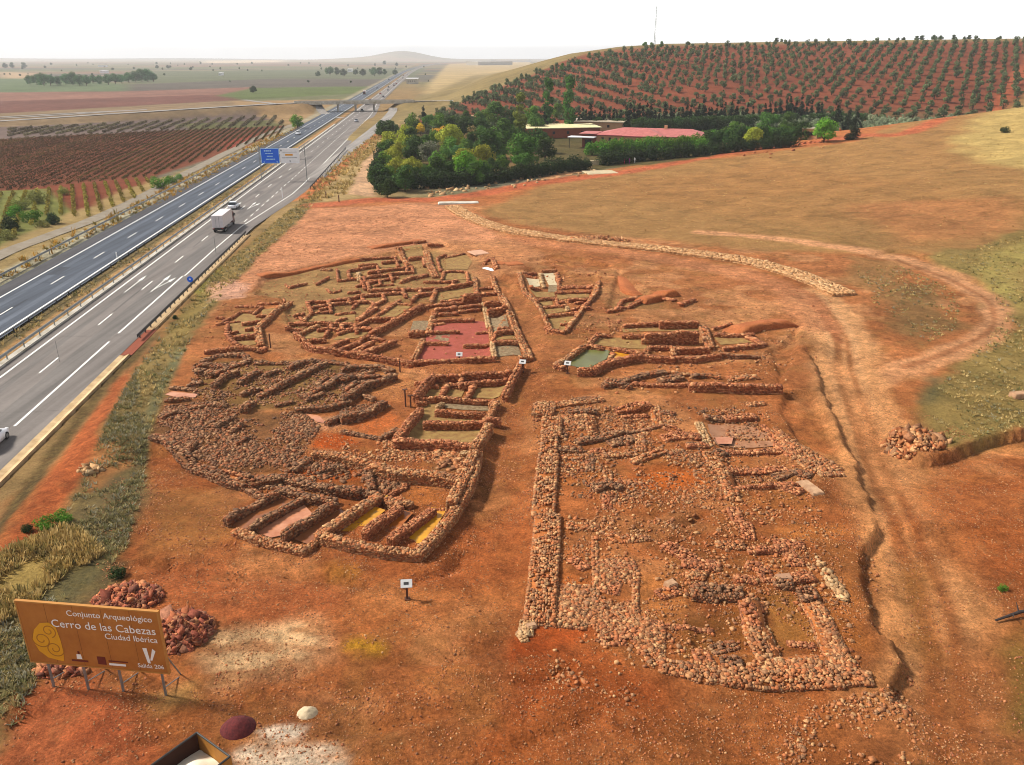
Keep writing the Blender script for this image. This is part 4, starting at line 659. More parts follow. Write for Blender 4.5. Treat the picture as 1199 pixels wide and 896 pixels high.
wl = [(J_, [(430, 130), (435, 300), (440, 480), (440, 600)], .4, .25, 'tan'), (J_, [(650, 292), (645, 450), (648, 600)], .4, .25, 'tan'), (J_, [(660, 562), (690, 680), (770, 780)], 1.2, .35, 'tan'), (J_, [(755, 570), (765, 650)], .9, .3), (J_, [(770, 602), (900, 602), (1050, 598)], .4, .2), (J_, [(780, 792), (900, 812), (1070, 805)], 1.2, .4, 'tan'), (J_, [(800, 172), (900, 222), (1000, 282), (1060, 272)], 1., .5), (J_, [(940, 312), (1010, 332)], .9, .45, 'tan'),
      (J_, [(770, 425), (860, 402)], 1., .45), (J_, [(950, 400), (1075, 422)], 1.2, .6, 'dark'), (J_, [(290, 65), (450, 75)], 1., .35, 'tan'), (J_, [(480, 92), (560, 140), (720, 130)], .8, .35, 'tan'), (J_, [(310, 242), (380, 292)], .8, .3), (J_, [(470, 660), (600, 660), (640, 610)], 1., .3), (J_, [(440, 270), (640, 285)], 1., .2), (J_, [(690, 640), (730, 700)], 1.6, .2, 'tan'), (J_, [(450, 560), (600, 580)], 2.0, .15), (J_, [(450, 380), (560, 400)], 1.4, .15),
      (K_, [(0, 772), (100, 802), (200, 792)], 1.2, .45, 'tan'), (K_, [(200, 795), (300, 812), (440, 822)], 1.5, .6, 'tan'), (K_, [(440, 822), (620, 817), (780, 822)], 1.5, .6, 'tan'), (K_, [(780, 822), (860, 815), (935, 825)], 1.2, .5, 'tan'), (K_, [(200, 740), (290, 742)], 1.1, .5, 'dark'), (K_, [(310, 50), (330, 132)], .9, .25), (K_, [(330, 187), (510, 177)], .65, .65), (K_, [(170, 162), (300, 167)], .85, .45, 'tan'), (K_, [(460, 147), (600, 162)], .9, .35),
      (K_, [(520, 192), (570, 262)], 1., .3), (K_, [(320, 262), (390, 282), (430, 342)], 1., .4), (K_, [(260, 332), (360, 342)], .7, .45), (K_, [(460, 347), (540, 352)], 1.1, .7, 'dark'), (K_, [(540, 332), (650, 317)], .85, .55), (K_, [(590, 402), (660, 397)], 1.2, .75, 'dark'), (K_, [(640, 442), (690, 532), (740, 652)], 1.3, .35, 'tan'), (K_, [(740, 652), (770, 700), (810, 750)], 1.3, .35, 'tan'), (K_, [(330, 432), (360, 562)], 1.4, .35), (K_, [(365, 565), (400, 642), (440, 730)], 1.6, .4, 'tan'), (K_, [(415, 550), (445, 640), (480, 730)], .4, .45, 'pale'),
      (K_, [(50, 387), (150, 387), (290, 397)], 1., .75, 'dark'), (K_, [(0, 252), (90, 262), (180, 270)], 1., .4), (K_, [(20, 312), (100, 322)], .9, .4, 'tan'), (K_, [(530, 632), (660, 647)], .5, .25), (K_, [(150, 662), (260, 632)], .8, .4, 'dark'), (K_, [(60, 702), (130, 702)], 1.3, .35), (K_, [(480, 752), (640, 740), (800, 760)], 1.6, .3, 'tan')]
ruin('ruined_enclosure', 'large low enclosure of scattered stone footings nearest the camera, right of the street', wl)
# the curved causeway of pale stones
cp = smooth(PP([(530, 243), (545, 253), (575, 266), (610, 274), (650, 280), (700, 286), (760, 292), (820, 299), (875, 307), (925, 320), (960, 333), (988, 347)]), 4)
O = np.array([cp[40, 0], cp[40, 1], hz1(*cp[40])])
ct = thing('city_wall', 'long curving band of pale stones crossing the upper red slope', 'wall', tuple(O))
for k in range(0, len(cp)-4, 4):
    V, f, c = wall_data(cp[k:k+5], 3.1, .42, 'path', .34, .08); link('wall_stretch', mesh('wall_stretch', V-O, f, c, STONE), ct)
# heaps of stones: each a heap
def heap(px, py, rx, ry, hgt, n, s, style, name, label, cat='stone heap'):
    x, y, z = at(px, py); r = np.sqrt(rng.uniform(0, 1, n)); a = rng.uniform(0, 2*PI, n); X = x+r*np.cos(a)*rx; Y = y+r*np.sin(a)*ry
    Z = hz(X, Y)+hgt*(1-r**1.6)*(.7+.6*vn(X, Y, .9, 6))+rng.uniform(-.1, .12, n); sz = s*np.exp(rng.normal(0, .35, (n, 1)))*rng.uniform(.6, 1.2, (n, 3))*np.array([1.15, .9, .65])
    V, f, c = stones(np.c_[X, Y, Z], sz, rng.uniform(0, 6, n), pick(style, n, .32), .3, .5)
    return tag(link(name, mesh(name, V-np.array([x, y, z]), f, c, STONE), None, (x, y, z)), label, cat)
heap(150, 703, 2.0, 1.35, .55, 1000, .17, 'heap', 'rubble_heap', 'reddish heap of small stones behind the top of the brown billboard')
heap(212, 742, 1.7, 1.7, .7, 800, .22, 'heap', 'rubble_heap', 'heap of large red and tan stones at the right edge of the brown billboard')
heap(70, 785, 1.5, .5, .2, 70, .26, 'heap', 'rubble_heap', 'thin scatter of stones showing beneath the brown billboard')
heap(1072, 512, 2.4, 2.2, .4, 420, .26, 'tan', 'rubble_heap', 'spill of brown stones below the grassy mound at the right')
heap(700, 282, 5.5, 2.6, .45, 420, .3, 'tan', 'rubble_heap', 'low mound of loose stones behind the curving pale wall')
heap(960, 372//2+0, 6, 2, .5, 150, .7, 'tan', 'rubble_heap', 'stony outcrop on the dry slope below the red track') if False else None
heap(105, 551, .9, .6, .2, 40, .3, 'pale', 'rubble_heap', 'little group of grey stones in the rough grass by the motorway')
# stones scattered over the ground
def scatter(poly, n, s, style, crop=None):
    p = PP(poly, crop); lo, hi = p.min(0), p.max(0); X = rng.uniform(lo[0], hi[0], n*4); Y = rng.uniform(lo[1], hi[1], n*4); ins = np.zeros(n*4, bool); q = np.vstack([p, p[:1]])
    for k in range(len(p)):
        (ax, ay), (bx, by) = q[k], q[k+1]
        if ay != by: ins ^= ((ay > Y) != (by > Y)) & (X < (bx-ax)*(Y-ay)/(by-ay)+ax)
    dens = fbm(X, Y, 2.2, 41) > rng.uniform(.3, .75, n*4); k = np.where(ins & dens)[0][:n]; X, Y = X[k], Y[k]
    sz = s*np.clip(np.exp(rng.normal(0, .4, (len(k), 1))), .5, 1.9)*rng.uniform(.6, 1.3, (len(k), 3))*np.array([1, 1, .6]); Z = hz(X, Y)+sz[:, 2]*.2
    return stones(np.c_[X, Y, Z], sz, rng.uniform(0, 6, len(k)), pick(style, len(k)), .28, .25)
GRIT = [scatter([(120, 560), (620, 460), (640, 740), (900, 800), (1199, 880), (1199, 896), (0, 896), (0, 860), (120, 740)], 26000, .045, 'tan'), scatter([(620, 460), (900, 470), (1010, 600), (1040, 790), (620, 760)], 16000, .05, 'tan'), scatter([(1000, 440), (1199, 540), (1199, 896), (1030, 896), (1040, 640)], 13000, .045, 'tan'),
       scatter([(180, 520), (460, 420), (640, 430), (640, 600), (520, 680), (160, 640)], 12000, .06, 'red'), scatter([(300, 280), (540, 240), (980, 350), (960, 440), (640, 440), (220, 430)], 9000, .09, 'red')]
tag(link('gravel', mesh('gravel', *join(GRIT), STONE)), 'fine gravel over the red earth', 'gravel', None, 'stuff')
sc_ = [scatter([(0, 80), (300, 100), (330, 150), (120, 270), (0, 300)], 1100, .15, 'dark', cG), scatter([(0, 340), (250, 300), (280, 330), (100, 420), (0, 440)], 600, .14, 'dark', cG), scatter([(0, 500), (300, 520), (560, 590), (560, 660), (200, 640), (0, 600)], 900, .13, 'tan', cG), scatter([(1006, 640), (1030, 640), (1040, 740), (1070, 780), (1066, 870), (1010, 870), (1040, 800), (1012, 700)], 420, .13, 'tan'), scatter([(640, 470), (780, 470), (830, 560), (830, 620), (650, 620)], 1500, .13, 'tan'), scatter([(40, 540), (120, 380), (300, 350), (500, 400), (700, 420), (920, 410), (1020, 490), (960, 600), (860, 720), (600, 790), (300, 690)], 6500, .14, 'dark', cE), scatter([(280, 130), (640, 110), (1180, 120), (1190, 340), (880, 400), (500, 400), (250, 340)], 3000, .14, 'dark', cE),
       scatter([(640, 480), (900, 480), (980, 640), (1010, 790), (800, 790), (620, 740), (640, 600)], 4800, .12, 'tan'), scatter([(440, 250), (640, 260), (650, 640), (450, 690)], 2600, .13, 'tan', cJ), scatter([(200, 380), (440, 400), (440, 600), (200, 600)], 1600, .14, 'tan', cJ), scatter([(650, 540), (800, 600), (780, 790), (660, 700)], 1300, .14, 'tan', cJ),
       scatter([(330, 420), (420, 450), (480, 740), (800, 760), (940, 830), (260, 820), (400, 700)], 3000, .14, 'tan', cK), scatter([(640, 430), (720, 500), (860, 790), (740, 760)], 1400, .14, 'tan', cK), scatter([(620, 470), (900, 480), (900, 560), (640, 600)], 2200, .13, 'dark'), scatter([(640, 760), (760, 780), (740, 830), (640, 800)], 120, .11, 'tan'),
       scatter([(540, 590), (740, 600), (720, 720), (560, 690)], 700, .22, 'tan', cG), scatter([(80, 220), (420, 160), (560, 170), (980, 220), (760, 330), (400, 330), (140, 280)], 1400, .17, 'dark', cF), scatter([(0, 800), (400, 780), (1199, 850), (1199, 896), (0, 896)], 1500, .06, 'red'), scatter([(1040, 560), (1199, 540), (1199, 896), (1040, 896)], 1400, .06, 'red'), scatter([(940, 830), (1060, 800), (1080, 896), (900, 896)], 500, .11, 'tan'),
       scatter([(100, 650), (480, 650), (600, 740), (560, 830), (240, 800)], 500, .06, 'tan'), scatter([(480, 205), (690, 190), (700, 205), (500, 232)], 350, .6, 'pale'), scatter([(840, 170), (1000, 155), (960, 180), (850, 190)], 150, .6, 'red'), scatter([(300, 325), (560, 300), (600, 430), (350, 400)], 700, .14, 'red'), scatter([(640, 300), (720, 320), (760, 400), (640, 400)], 300, .16, 'red'), scatter([(660, 380), (930, 375), (930, 460), (700, 460)], 600, .16, 'tan'),
       scatter([(660, 220), (770, 320), (830, 440), (790, 450), (700, 330)], 160, .18, 'pale', cK), scatter([(540, 300), (700, 400), (930, 540), (760, 580), (560, 420)], 1800, .15, 'tan', cI)]
V, f, c = join(sc_)
tag(link('scattered_stones', mesh('scattered_stones', V, f, c, STONE)), 'loose stones and gravel strewn over the dig', 'stones', None, 'stuff')
#PART3
# ------------------------------------------------------------------ roads
def us(u, s, z=0.):
    bend = max(0., s-1500.)**2*1.1e-5 if s > 1500 else 0.
    p = RN*(u+bend)+RD*s; return (p[0], p[1], z)
SS = [35]+list(np.arange(60, 300, 20))+list(np.geomspace(300, 9000, 40))
def ribbon(mb, ua, ub, z, s0=35, s1=9000):
    ss = [s0]+[s for s in SS if s0 < s < s1]+[s1]
    f = lambda q, s: q(s) if callable(q) else q
    for a, b in zip(ss, ss[1:]): mb.face([us(f(ua, a), a, z), us(f(ub, a), a, z), us(f(ub, b), b, z), us(f(ua, b), b, z)])
    return mb
def off(k): return lambda s: k(s)
right_edge = lambda s: -34.3+4.2*float(sm(150, 210, s))-4.2*float(sm(470, 640, s))
mA = ribbon(MB(), -61, -49.9, .03); rA = tag(mA.build('road', TARN), kind='structure'); rA['label'] = 'dark blue-grey newer motorway carriageway'
mB_ = ribbon(MB(), -45.1, right_edge, .03); rB = tag(mB_.build('road', TARO), kind='structure'); rB['label'] = 'pale grey older motorway carriageway with turn arrows'
sh = MB(); ribbon(sh, -60.9, -58.6, .036, 35, 400); sh.build('hard_shoulder', mat_road('fresh_shoulder_asphalt', (66, 64, 66)), rA)
wt = MB()
for u0 in (-56.6, -52.6): ribbon(wt, u0-.45, u0+.45, .036, 35, 700)
wt.build('wheel_track', mat_road('worn_asphalt', (84, 90, 100)), rA)
wt = MB()
for u0 in (-42.4, -38.9): ribbon(wt, u0-.4, u0+.4, .036, 35, 700)
ribbon(wt, -39.6, -37.4, .038, 35, 200); wt.build('wheel_track', mat_road('oil_worn_asphalt', (106, 100, 95)), rB)
ln = MB()
ribbon(ln, -58.35, -58.1, .048); ribbon(ln, -50.8, -50.5, .048)
for k in range(70): a = 38+16.2*k; ribbon(ln, -54.5, -54.3, .048, a, a+4.6)
ln.build('lane_marking', PAINT, rA)
ln = MB(); ribbon(ln, -44.1, -43.85, .048); ribbon(ln, lambda s: right_edge(s)+(-2.6), lambda s: right_edge(s)-2.38, .048, 122, 9000)
for a, b in ((35, 66), (69, 92), (95, 122)): ribbon(ln, -37.2, -36.95, .048, a, b)
for k in range(70): a = 50+16.2*k; ribbon(ln, -40.7, -40.5, .048, a, a+4.6)
for k in range(40): a = 165+6*k; ribbon(ln, -37.0, -36.8, .048, a, a+3)
for u0, s0, turn in ((-42.5, 112, 0), (-39.0, 112, 1), (-42.4, 178, 0), (-39.2, 178, 1)):
    ribbon(ln, u0-.08, u0+.08, .05, s0+1.5, s0+8)
    ln.face([us(u0-.34, s0+8, .05), us(u0+.34, s0+8, .05), us(u0, s0+11, .05)])
    if turn:
        ln.face([us(u0+.09, s0+2.6, .05), us(u0+.09, s0+3.4, .05), us(u0+.9, s0+7.4, .05), us(u0+.9, s0+6.6, .05)]); ln.face([us(u0+.6, s0+7.6, .052), us(u0+1.15, s0+6.4, .052), us(u0+1.25, s0+9.2, .052)])
ln.build('lane_marking', PAINT, rB)
for rd_, us_, cc in ((rA, (-58, -51), (58, 62, 70)), (rB, (-43.5, -37), (96, 90, 86))):
    mb = MB()
    for k in range(9):
        u0 = random.uniform(*us_); s0 = 55+k*34+random.uniform(0, 20); w0 = random.choice((.25, .3, 1.4, 1.7)); ribbon(mb, u0-w0/2, u0+w0/2, .042, s0, s0+random.uniform(4, 16))
    for k in range(14): s0 = 50+k*21+random.uniform(0, 9); a, b = (-60.8, -50.1) if rd_ is rA else (-44.9, -34.6); ribbon(mb, a, b, .0405, s0, s0+.07)
    mb.build('asphalt_repair', mat_road('repair_asphalt', cc), rd_)
# slip road, side road over the bridge, farm track, far road
def path_ribbon(name, pts, w, m, dz=.06, label=None, parent=None, cuts=6):
    p = smooth(np.asarray(pts, float), cuts); d = np.gradient(p, axis=0); d /= np.hypot(d[:, 0], d[:, 1])[:, None]; n = np.stack([-d[:, 1], d[:, 0]], 1); mb = MB()
    zc = p[:, 2] if p.shape[1] > 2 else np.max([hz(p[:, 0]+n[:, 0]*k*w/2, p[:, 1]+n[:, 1]*k*w/2) for k in (-1, 0, 1)], axis=0)
    A = [(p[i, 0]+n[i, 0]*w/2, p[i, 1]+n[i, 1]*w/2, zc[i]+dz) for i in range(len(p))]; Bq = [(p[i, 0]-n[i, 0]*w/2, p[i, 1]-n[i, 1]*w/2, zc[i]+dz) for i in range(len(p))]
    for i in range(len(p)-1): mb.face([Bq[i], Bq[i+1], A[i+1], A[i]])
    o = tag(mb.build(name, m, parent), kind='structure' if not parent else None)
    if label: o['label'] = label
    return o
path_ribbon('slip_road', [us(-31.0, s)[:2] if s < 240 else us(-31+(s-240)*.045-(max(0, s-400)**2)*2.2e-4, s)[:2] for s in (228, 260, 300, 340, 390, 440, 480, 515)], 5, TARF, .05, 'pale slip road leaving the motorway towards the bridge')
path_ribbon('slip_road', PP([(285, 117), (330, 123), (372, 131), (398, 138), (425, 134), (440, 126)]), 5, TARF, .09, 'slip road joining the far side of the motorway')
path_ribbon('service_track', PP([(-40, 318), (0, 299), (50, 280), (100, 261), (150, 239), (200, 213), (260, 182), (310, 158), (345, 146)]), 3.4, TRACK, .08, 'grey gravel service track beside the vineyard')
path_ribbon('side_road', [tuple(a[:2])+(a[2]+.12,) for a in APP], 7, TARF, .0, 'pale side road climbing to the motorway bridge'); path_ribbon('side_road', [tuple(a[:2])+(a[2]+.12,) for a in APR], 7, TARF, .0, 'short road beyond the motorway bridge')
path_ribbon('side_road', list(PP([(-60, 141), (0, 139), (100, 133), (160, 129)]))+[np.array([-330, 385.])], 5, TARF, .12, 'pale road crossing the plain')
# drain channels of pale concrete
def channel(name, label, ua, ub, s0, s1, m, z=.1):
    mb = MB(); ss = [s0]+[s for s in np.arange(20, 900, 12) if s0 < s < s1]+[s1]
    for a, b in zip(ss, ss[1:]):
        A = [us(ua, a, z), us(ua+(ub-ua)*.5, a, z-.1), us(ub, a, z+.14), us(ub+.02, a, z-.3)]; Bq = [us(ua, b, z), us(ua+(ub-ua)*.5, b, z-.1), us(ub, b, z+.14), us(ub+.02, b, z-.3)]
        for i in range(3): mb.face([A[i], A[i+1], Bq[i+1], Bq[i]])
    return tag(mb.build(name, m), label, 'drain')
channel('drain_channel', 'tan concrete drain along the near motorway shoulder, lower stretch', -34.25, -33.2, 36, 87, CONC); channel('drain_channel', 'tan concrete drain along the near motorway shoulder, beyond the dirt gap', -34.25, -33.2, 96, 152, CONC)
channel('drain_channel', 'pale concrete strip under the guardrail in the median', -46.1, -45.15, 36, 420, PCONC)
mb = MB(); ribbon(mb, -34.2, -33.0, .06, 87, 96); tag(mb.build('dirt_spill', mat('red_dirt', (140, 72, 48), .95, .1, 2)), kind='structure')
# guardrails
def guardrail(label, u, s0, s1, step, m, z=.75, thick=.32):
    o = us(u, s0); t = thing('guardrail', label, 'guardrail', o)
    mb = MB(); ss = np.linspace(s0, s1, max(2, int((s1-s0)/40)+1))
    for a, b in zip(ss, ss[1:]):
        R = []
        for s in (a, b):
            p = np.array(us(u, s)); q = []
            for du, zz in ((0, -.5), (.07, -.35), (.02, -.05), (.07, .35), (0, .5), (-.05, .5), (-.05, -.5)): q.append(tuple(np.array(us(u+du, s, z+zz*thick))-np.array(o)))
            R.append(q)
        mb.loft(R)
    mb.build('rail', m, t)
    pm = MB().box((0, 0, z/2-.1), (.12, .1, z+.2)).build('post', m, t).data
    bpy.data.objects.remove([c for c in t.children if c.name.startswith('post')][0])
    for s in np.arange(s0+1, s1, step)[:95]:
        p = np.array(us(u+(-.1), s))-np.array(o); link('post', pm, t, tuple(p), -RA)
guardrail('steel guardrail on the outer side of the dark carriageway', -62.6, 50, 300, 4, STEEL); guardrail('steel guardrail beside the pale median strip', -45.7, 50, 330, 4, STEEL)
guardrail('dark low guardrail along the near shoulder by the truck', -33.9, 92, 152, 2, DSTEEL, .62, .36); guardrail('long dark guardrail on the near shoulder beyond the truck', -29.5, 206, 300, 4, DSTEEL)
mdk = guardrail('dark thin rail of short posts along the edge of the dark carriageway', -49.5, 52, 160, 4, DSTEEL, .5, .08)
# ------------------------------------------------------------------ bridge
mid = (BR0+BR1)/2; L_ = np.hypot(*(BR1-BR0)); ba = math.atan2(*(BR1-BR0)[::-1]); bt = thing('motorway_bridge', 'low concrete bridge carrying the side road over the motorway', 'bridge', (mid[0], mid[1], 0), ba)
MB().box((0, 0, BZ-.55), (L_+6, 8.4, 1.0)).build('deck', PCONC, bt); MB().box((0, 0, BZ), (L_+6, 7, .12)).build('road_surface', TARF, bt)
for s in (-1, 1):
    MB().box((0, s*4.1, BZ+.35), (L_+6, .25, .8)).build('parapet', PCONC, bt); MB().tube((-L_/2, s*4.1, BZ+1.05), (L_/2, s*4.1, BZ+1.05), .06, 6).build('handrail', STEEL, bt)
for x in (-.16, .0, .17):
    mb = MB()
    for y in (-2.6, 2.6): mb.tube((x*L_, y, -.4), (x*L_, y, BZ-1.3), .4, 10)
    mb.box((x*L_, 0, BZ-1.25), (1.1, 7.4, .5)); mb.build('pier', mat('bridge_pier_concrete', (190, 184, 176), .9, .1, .6), bt)
for s in (-1, 1): MB().box((s*(L_/2+1.2), 0, BZ/2-.9), (1.2, 8, BZ-.6)).build('abutment', PCONC, bt)
# ------------------------------------------------------------------ vehicles
def car_proto(name, label, paint, group=None):
    t = thing(name, label, 'car', (0, 0, 0), 0, group)
    def ring(y, w, z0, z1, b=.12): return [(-w, y, z0), (w, y, z0), (w*1.02, y, (z0+z1)/2), (w*(1-b), y, z1), (-w*(1-b), y, z1), (-w*1.02, y, (z0+z1)/2)]
    MB().loft([ring(-2.1, .72, .42, .72), ring(-1.95, .84, .28, .88), ring(-1.2, .88, .24, .96), ring(0, .89, .24, .95), ring(1.0, .88, .24, .93), ring(1.75, .84, .26, .78), ring(2.1, .68, .4, .62)]).build('body', paint, t, shade=True)
    MB().loft([ring(-1.75, .74, .86, .98, .1), ring(-1.15, .76, .86, 1.40, .2), ring(-.3, .77, .86, 1.46, .2), ring(.35, .76, .86, 1.38, .2), ring(1.15, .72, .84, .95, .1)]).build('cabin_glass', GLASS, t)
    MB().loft([ring(-1.05, .62, 1.38, 1.43, .1), ring(-.3, .64, 1.44, 1.5, .1), ring(.3, .62, 1.36, 1.43, .1)]).build('roof', paint, t)
    wm = MB().tube((-.1, 0, 0), (.1, 0, 0), .32, 16).build('wheel', BLACK, t); hm = MB().tube((-.115, 0, 0), (.115, 0, 0), .19, 12).build('rim', STEEL, wm)
    wm.location = (-.8, -1.3, .32)
    for x, y in ((.8, -1.3), (-.8, 1.3), (.8, 1.3)): copy_tree(wm, t, (x, y, .32))
    for x in (-.6, .6): MB().box((x, 2.02, .66), (.32, .12, .14), bev=.03).build('headlight', WHITE, t); MB().box((x, -2.04, .74), (.26, .1, .16), bev=.03).build('tail_light', RED, t)
    return t
SILVER = mat('silver_car_paint', (176, 180, 186), .35, .04, 1, .3, .5); DKCAR = mat('dark_car_paint', (52, 58, 74), .3, .05, 1, 0, .5); REDCAR = mat('red_car_paint', (150, 36, 34), .3, .05, 1, 0, .5); WHC = mat('white_car_paint', (236, 236, 238), .3, .02, 1, 0, .5)
def road_px(px, py):
    x, y = P(px, py); p = np.array([x, y]); return float(p@RN), float(p@RD)
car = car_proto('car', 'white saloon car just ahead of the truck', WHC); u, s = road_px(281, 244); car.location = us(-42.3, s, .05); car.rotation_euler = (0, 0, -RA)
c2 = copy_tree(car); c2['label'] = 'white car half out of the frame at the left edge'; uu, ss_ = road_px(3, 513); c2.location = us(uu-.3, ss_-1.6, .05); c2.rotation_euler = (0, 0, -RA)
c2 = copy_tree(car); c2['label'] = 'small white car alone on the dark carriageway near the green roadside bush'; c2.location = us(-54.8, 362, .05); c2.rotation_euler = (0, 0, PI-RA)
farc = [car_proto('car', 'distant silver car on the motorway', SILVER, 'silver cars far up the motorway'), car_proto('car', 'distant dark car on the motorway', DKCAR, 'dark cars far up the motorway'), car_proto('car', 'distant red car on the motorway', REDCAR, 'red cars far up the motorway')]
for k, (u, s) in enumerate([(-36.4, 432), (-40, 520), (-43, 640), (-36.4, 700), (-42, 760), (-39, 840), (-42.5, 930), (-38.5, 1050), (-42, 1180), (-38.5, 1330), (-56, 600), (-52.6, 900), (-56, 1250), (-42, 1500), (-38, 1620)]):
    o = farc[k % 3] if k < 3 else copy_tree(farc[(k*7+1) % 3]); o.location = us(u, s, .05); o.rotation_euler = (0, 0, -RA if u > -46 else PI-RA)
tr = thing('truck', 'white box truck driving away in the near carriageway', 'truck', us(-39.2, road_px(256, 274)[1]+4.1, .05), -RA); tr.scale = (.82, .8, .8)
MB().box((0, 0, 2.62), (2.5, 9.4, 2.75), bev=.05).build('box_body', TRUCKW, tr); MB().box((0, -4.72, 2.6), (2.4, .05, 2.62)).build('rear_door', mat('door_white', (212, 204, 204), .5, .05, 2), tr)
for x in (-.04, .04): MB().tube((x*9, -4.78, 1.4), (x*9, -4.78, 3.8), .03, 6).build('door_bar', STEEL, tr)
MB().box((0, .8, .98), (1.1, 11.5, .34)).build('chassis', DSTEEL, tr)
MB().loft([[(-1.22, 5.0, .7), (1.22, 5.0, .7), (1.22, 5.0, 3.1), (-1.22, 5.0, 3.1)], [(-1.22, 5.4, .55), (1.22, 5.4, .55), (1.22, 5.4, 3.25), (-1.22, 5.4, 3.25)], [(-1.22, 6.7, .5), (1.22, 6.7, .5), (1.2, 6.7, 2.9), (-1.2, 6.7, 2.9)], [(-1.16, 7.0, .55), (1.16, 7.0, .55), (1.14, 6.95, 1.8), (-1.14, 6.95, 1.8)]]).build('cab', mat('cab_dark_red', (96, 40, 38), .4, .08, 2), tr)
MB().box((0, 6.86, 2.3), (2.1, .3, .85), bev=.05).build('windscreen', GLASS, tr)
for x in (-1.23, 1.23): MB().box((x, 6.1, 2.3), (.05, .9, .7)).build('side_window', GLASS, tr); MB().box((x*1.13, 6.7, 2.3), (.2, .12, .6), bev=.03).build('mirror', BLACK, tr)
MB().box((0, -4.75, .82), (2.4, .12, .2)).build('bumper', DSTEEL, tr); 
for x in (-.95, .95): MB().box((x, -4.8, 1.05), (.4, .08, .14)).build('tail_light', RED, tr)
for x in (-1.22, 1.22): MB().box((x, 1.8, .75), (.05, 4.6, .5)).build('side_guard', GREY, tr)
wm = MB().tube((-.17, 0, 0), (.17, 0, 0), .5, 18).build('wheel', BLACK, tr); MB().tube((-.19, 0, 0), (.19, 0, 0), .26, 12).build('rim', STEEL, wm); wm.location = (-1.05, -3.4, .5)
for x, y in ((1.05, -3.4), (-1.05, -2.2), (1.05, -2.2), (-1.05, 5.9), (1.05, 5.9)): copy_tree(wm, tr, (x, y, .5))
for k, (u, s) in enumerate([(-42, 590), (-38.6, 980), (-55.5, 760)]):
    c2 = copy_tree(tr); c2.location = us(u, s, .05); c2.rotation_euler = (0, 0, -RA if u > -46 else PI-RA); c2['group'] = 'white trucks far up the motorway'; c2['label'] = 'white box truck far away beyond the bridge'
# ------------------------------------------------------------------ signs
def text(s, size, mt, parent, loc, rot, align='LEFT', name='lettering', ext=.004):
    cu = bpy.data.curves.new(name, 'FONT'); cu.body = s; cu.size = size; cu.align_x = align; cu.extrude = ext; cu.materials.append(mt); cu.resolution_u = 3
    o = bpy.data.objects.new(name, cu); COL.objects.link(o); o.parent = parent; o.location = loc; o.rotation_euler = rot; return o
# billboard: its plane stands on the four feet
fA = np.array(P(61, 806)); fB = np.array(P(191, 818)); dd = (fB-fA)/np.hypot(*(fB-fA)); ang = math.atan2(dd[1], dd[0])
cor = {k: ray_plane(*q, fA, fB) for k, q in dict(TL=(14.3, 698), TR=(185, 722.9), BR=(198.6, 794), BL=(36.6, 770)).items()}
xl = np.mean([(cor[k][:2]-fA)@dd for k in ('TL', 'BL')]); xr = np.mean([(cor[k][:2]-fA)@dd for k in ('TR', 'BR')]); zb = np.mean([cor['BL'][2], cor['BR'][2]]); zt = np.mean([cor['TL'][2], cor['TR'][2]])
bb = np.append(fA, 1.0); W_, H_b = xr-xl, zt-zb
sg = thing('billboard', 'brown archaeological site billboard with white lettering and a yellow spiral emblem', 'billboard', (fA[0]+dd[0]*xl, fA[1]+dd[1]*xl, zb), ang)
print('billboard', W_, H_b, zb, {k: (float((v[:2]-fA)@dd), float(v[2])) for k, v in cor.items()})
BRN = mat('billboard_brown', (182, 116, 48), .6, .05, .9, c2=(164, 98, 36)); OCH = mat('emblem_ochre', (226, 160, 30), .6, .04, 2); LET = mat('lettering_white', (240, 236, 226), .6, .02, 2); OCD = mat('emblem_brown', (176, 112, 34), .6, .04, 2); MARO = mat('logo_maroon', (110, 40, 26), .6, .04, 2)
MB().box((W_/2, .06, H_b/2), (W_, .1, H_b), bev=.012).build('panel', BRN, sg)
mb = MB()
for z in (0, H_b): mb.box((W_/2, .06, z), (W_+.1, .15, .07))
for x in (0, W_): mb.box((x, .06, H_b/2), (.07, .146, H_b-.07))
mb.build('frame', mat('frame_ochre', (186, 128, 60), .5, .05, 2), sg)
mb = MB()
for x in (.2, .4, .6, .8): mb.box((W_*x, .008, H_b/2), (.014, .006, H_b-.1))
mb.build('panel_seam', mat('seam_brown', (120, 72, 28), .7, .1, 3), sg)
for z in (.3, .5, .75): MB().box((W_/2, .14, H_b*z), (W_, .06, .08)).build('cross_rail', STEEL, sg)
for x in (.10, .36, .62, .93):
    X = x*W_; gz = hz1(*(np.array(sg.location[:2])+dd*X))-zb
    MB().box((X, .19, (H_b*.9+gz-.3)/2), (.09, .09, H_b*.9-gz+.3)).build('post', STEEL, sg); MB().tube((X, .2, H_b*.45), (X, 1.7, gz-.1), .04, 6).build('back_brace', STEEL, sg); MB().tube((X, .25, gz+.45), (X+.02, 1.5, gz), .03, 6).build('foot_brace', STEEL, sg)
R90 = (PI/2, 0, 0); yF = -.002
text('Conjunto Arqueológico', H_b*.150, LET, sg, (W_*.955, yF, H_b*.83), R90, 'RIGHT'); text('Cerro de las Cabezas', H_b*.205, LET, sg, (W_*.965, yF, H_b*.63), R90, 'RIGHT'); text('Ciudad Ibérica', H_b*.150, LET, sg, (W_*.965, yF, H_b*.50), R90, 'RIGHT'); text('Salida 206', H_b*.105, LET, sg, (W_*.975, yF, H_b*.07), R90, 'RIGHT')
lf = [o for o in sg.children if o.name.startswith('lettering')]
for o, w in zip(lf, (.60, .735, .37, .185)):
    bpy.context.view_layer.update(); k = w*W_/max(o.dimensions.x, .01); o.scale = (k, min(k*1.02, 1.25), 1)
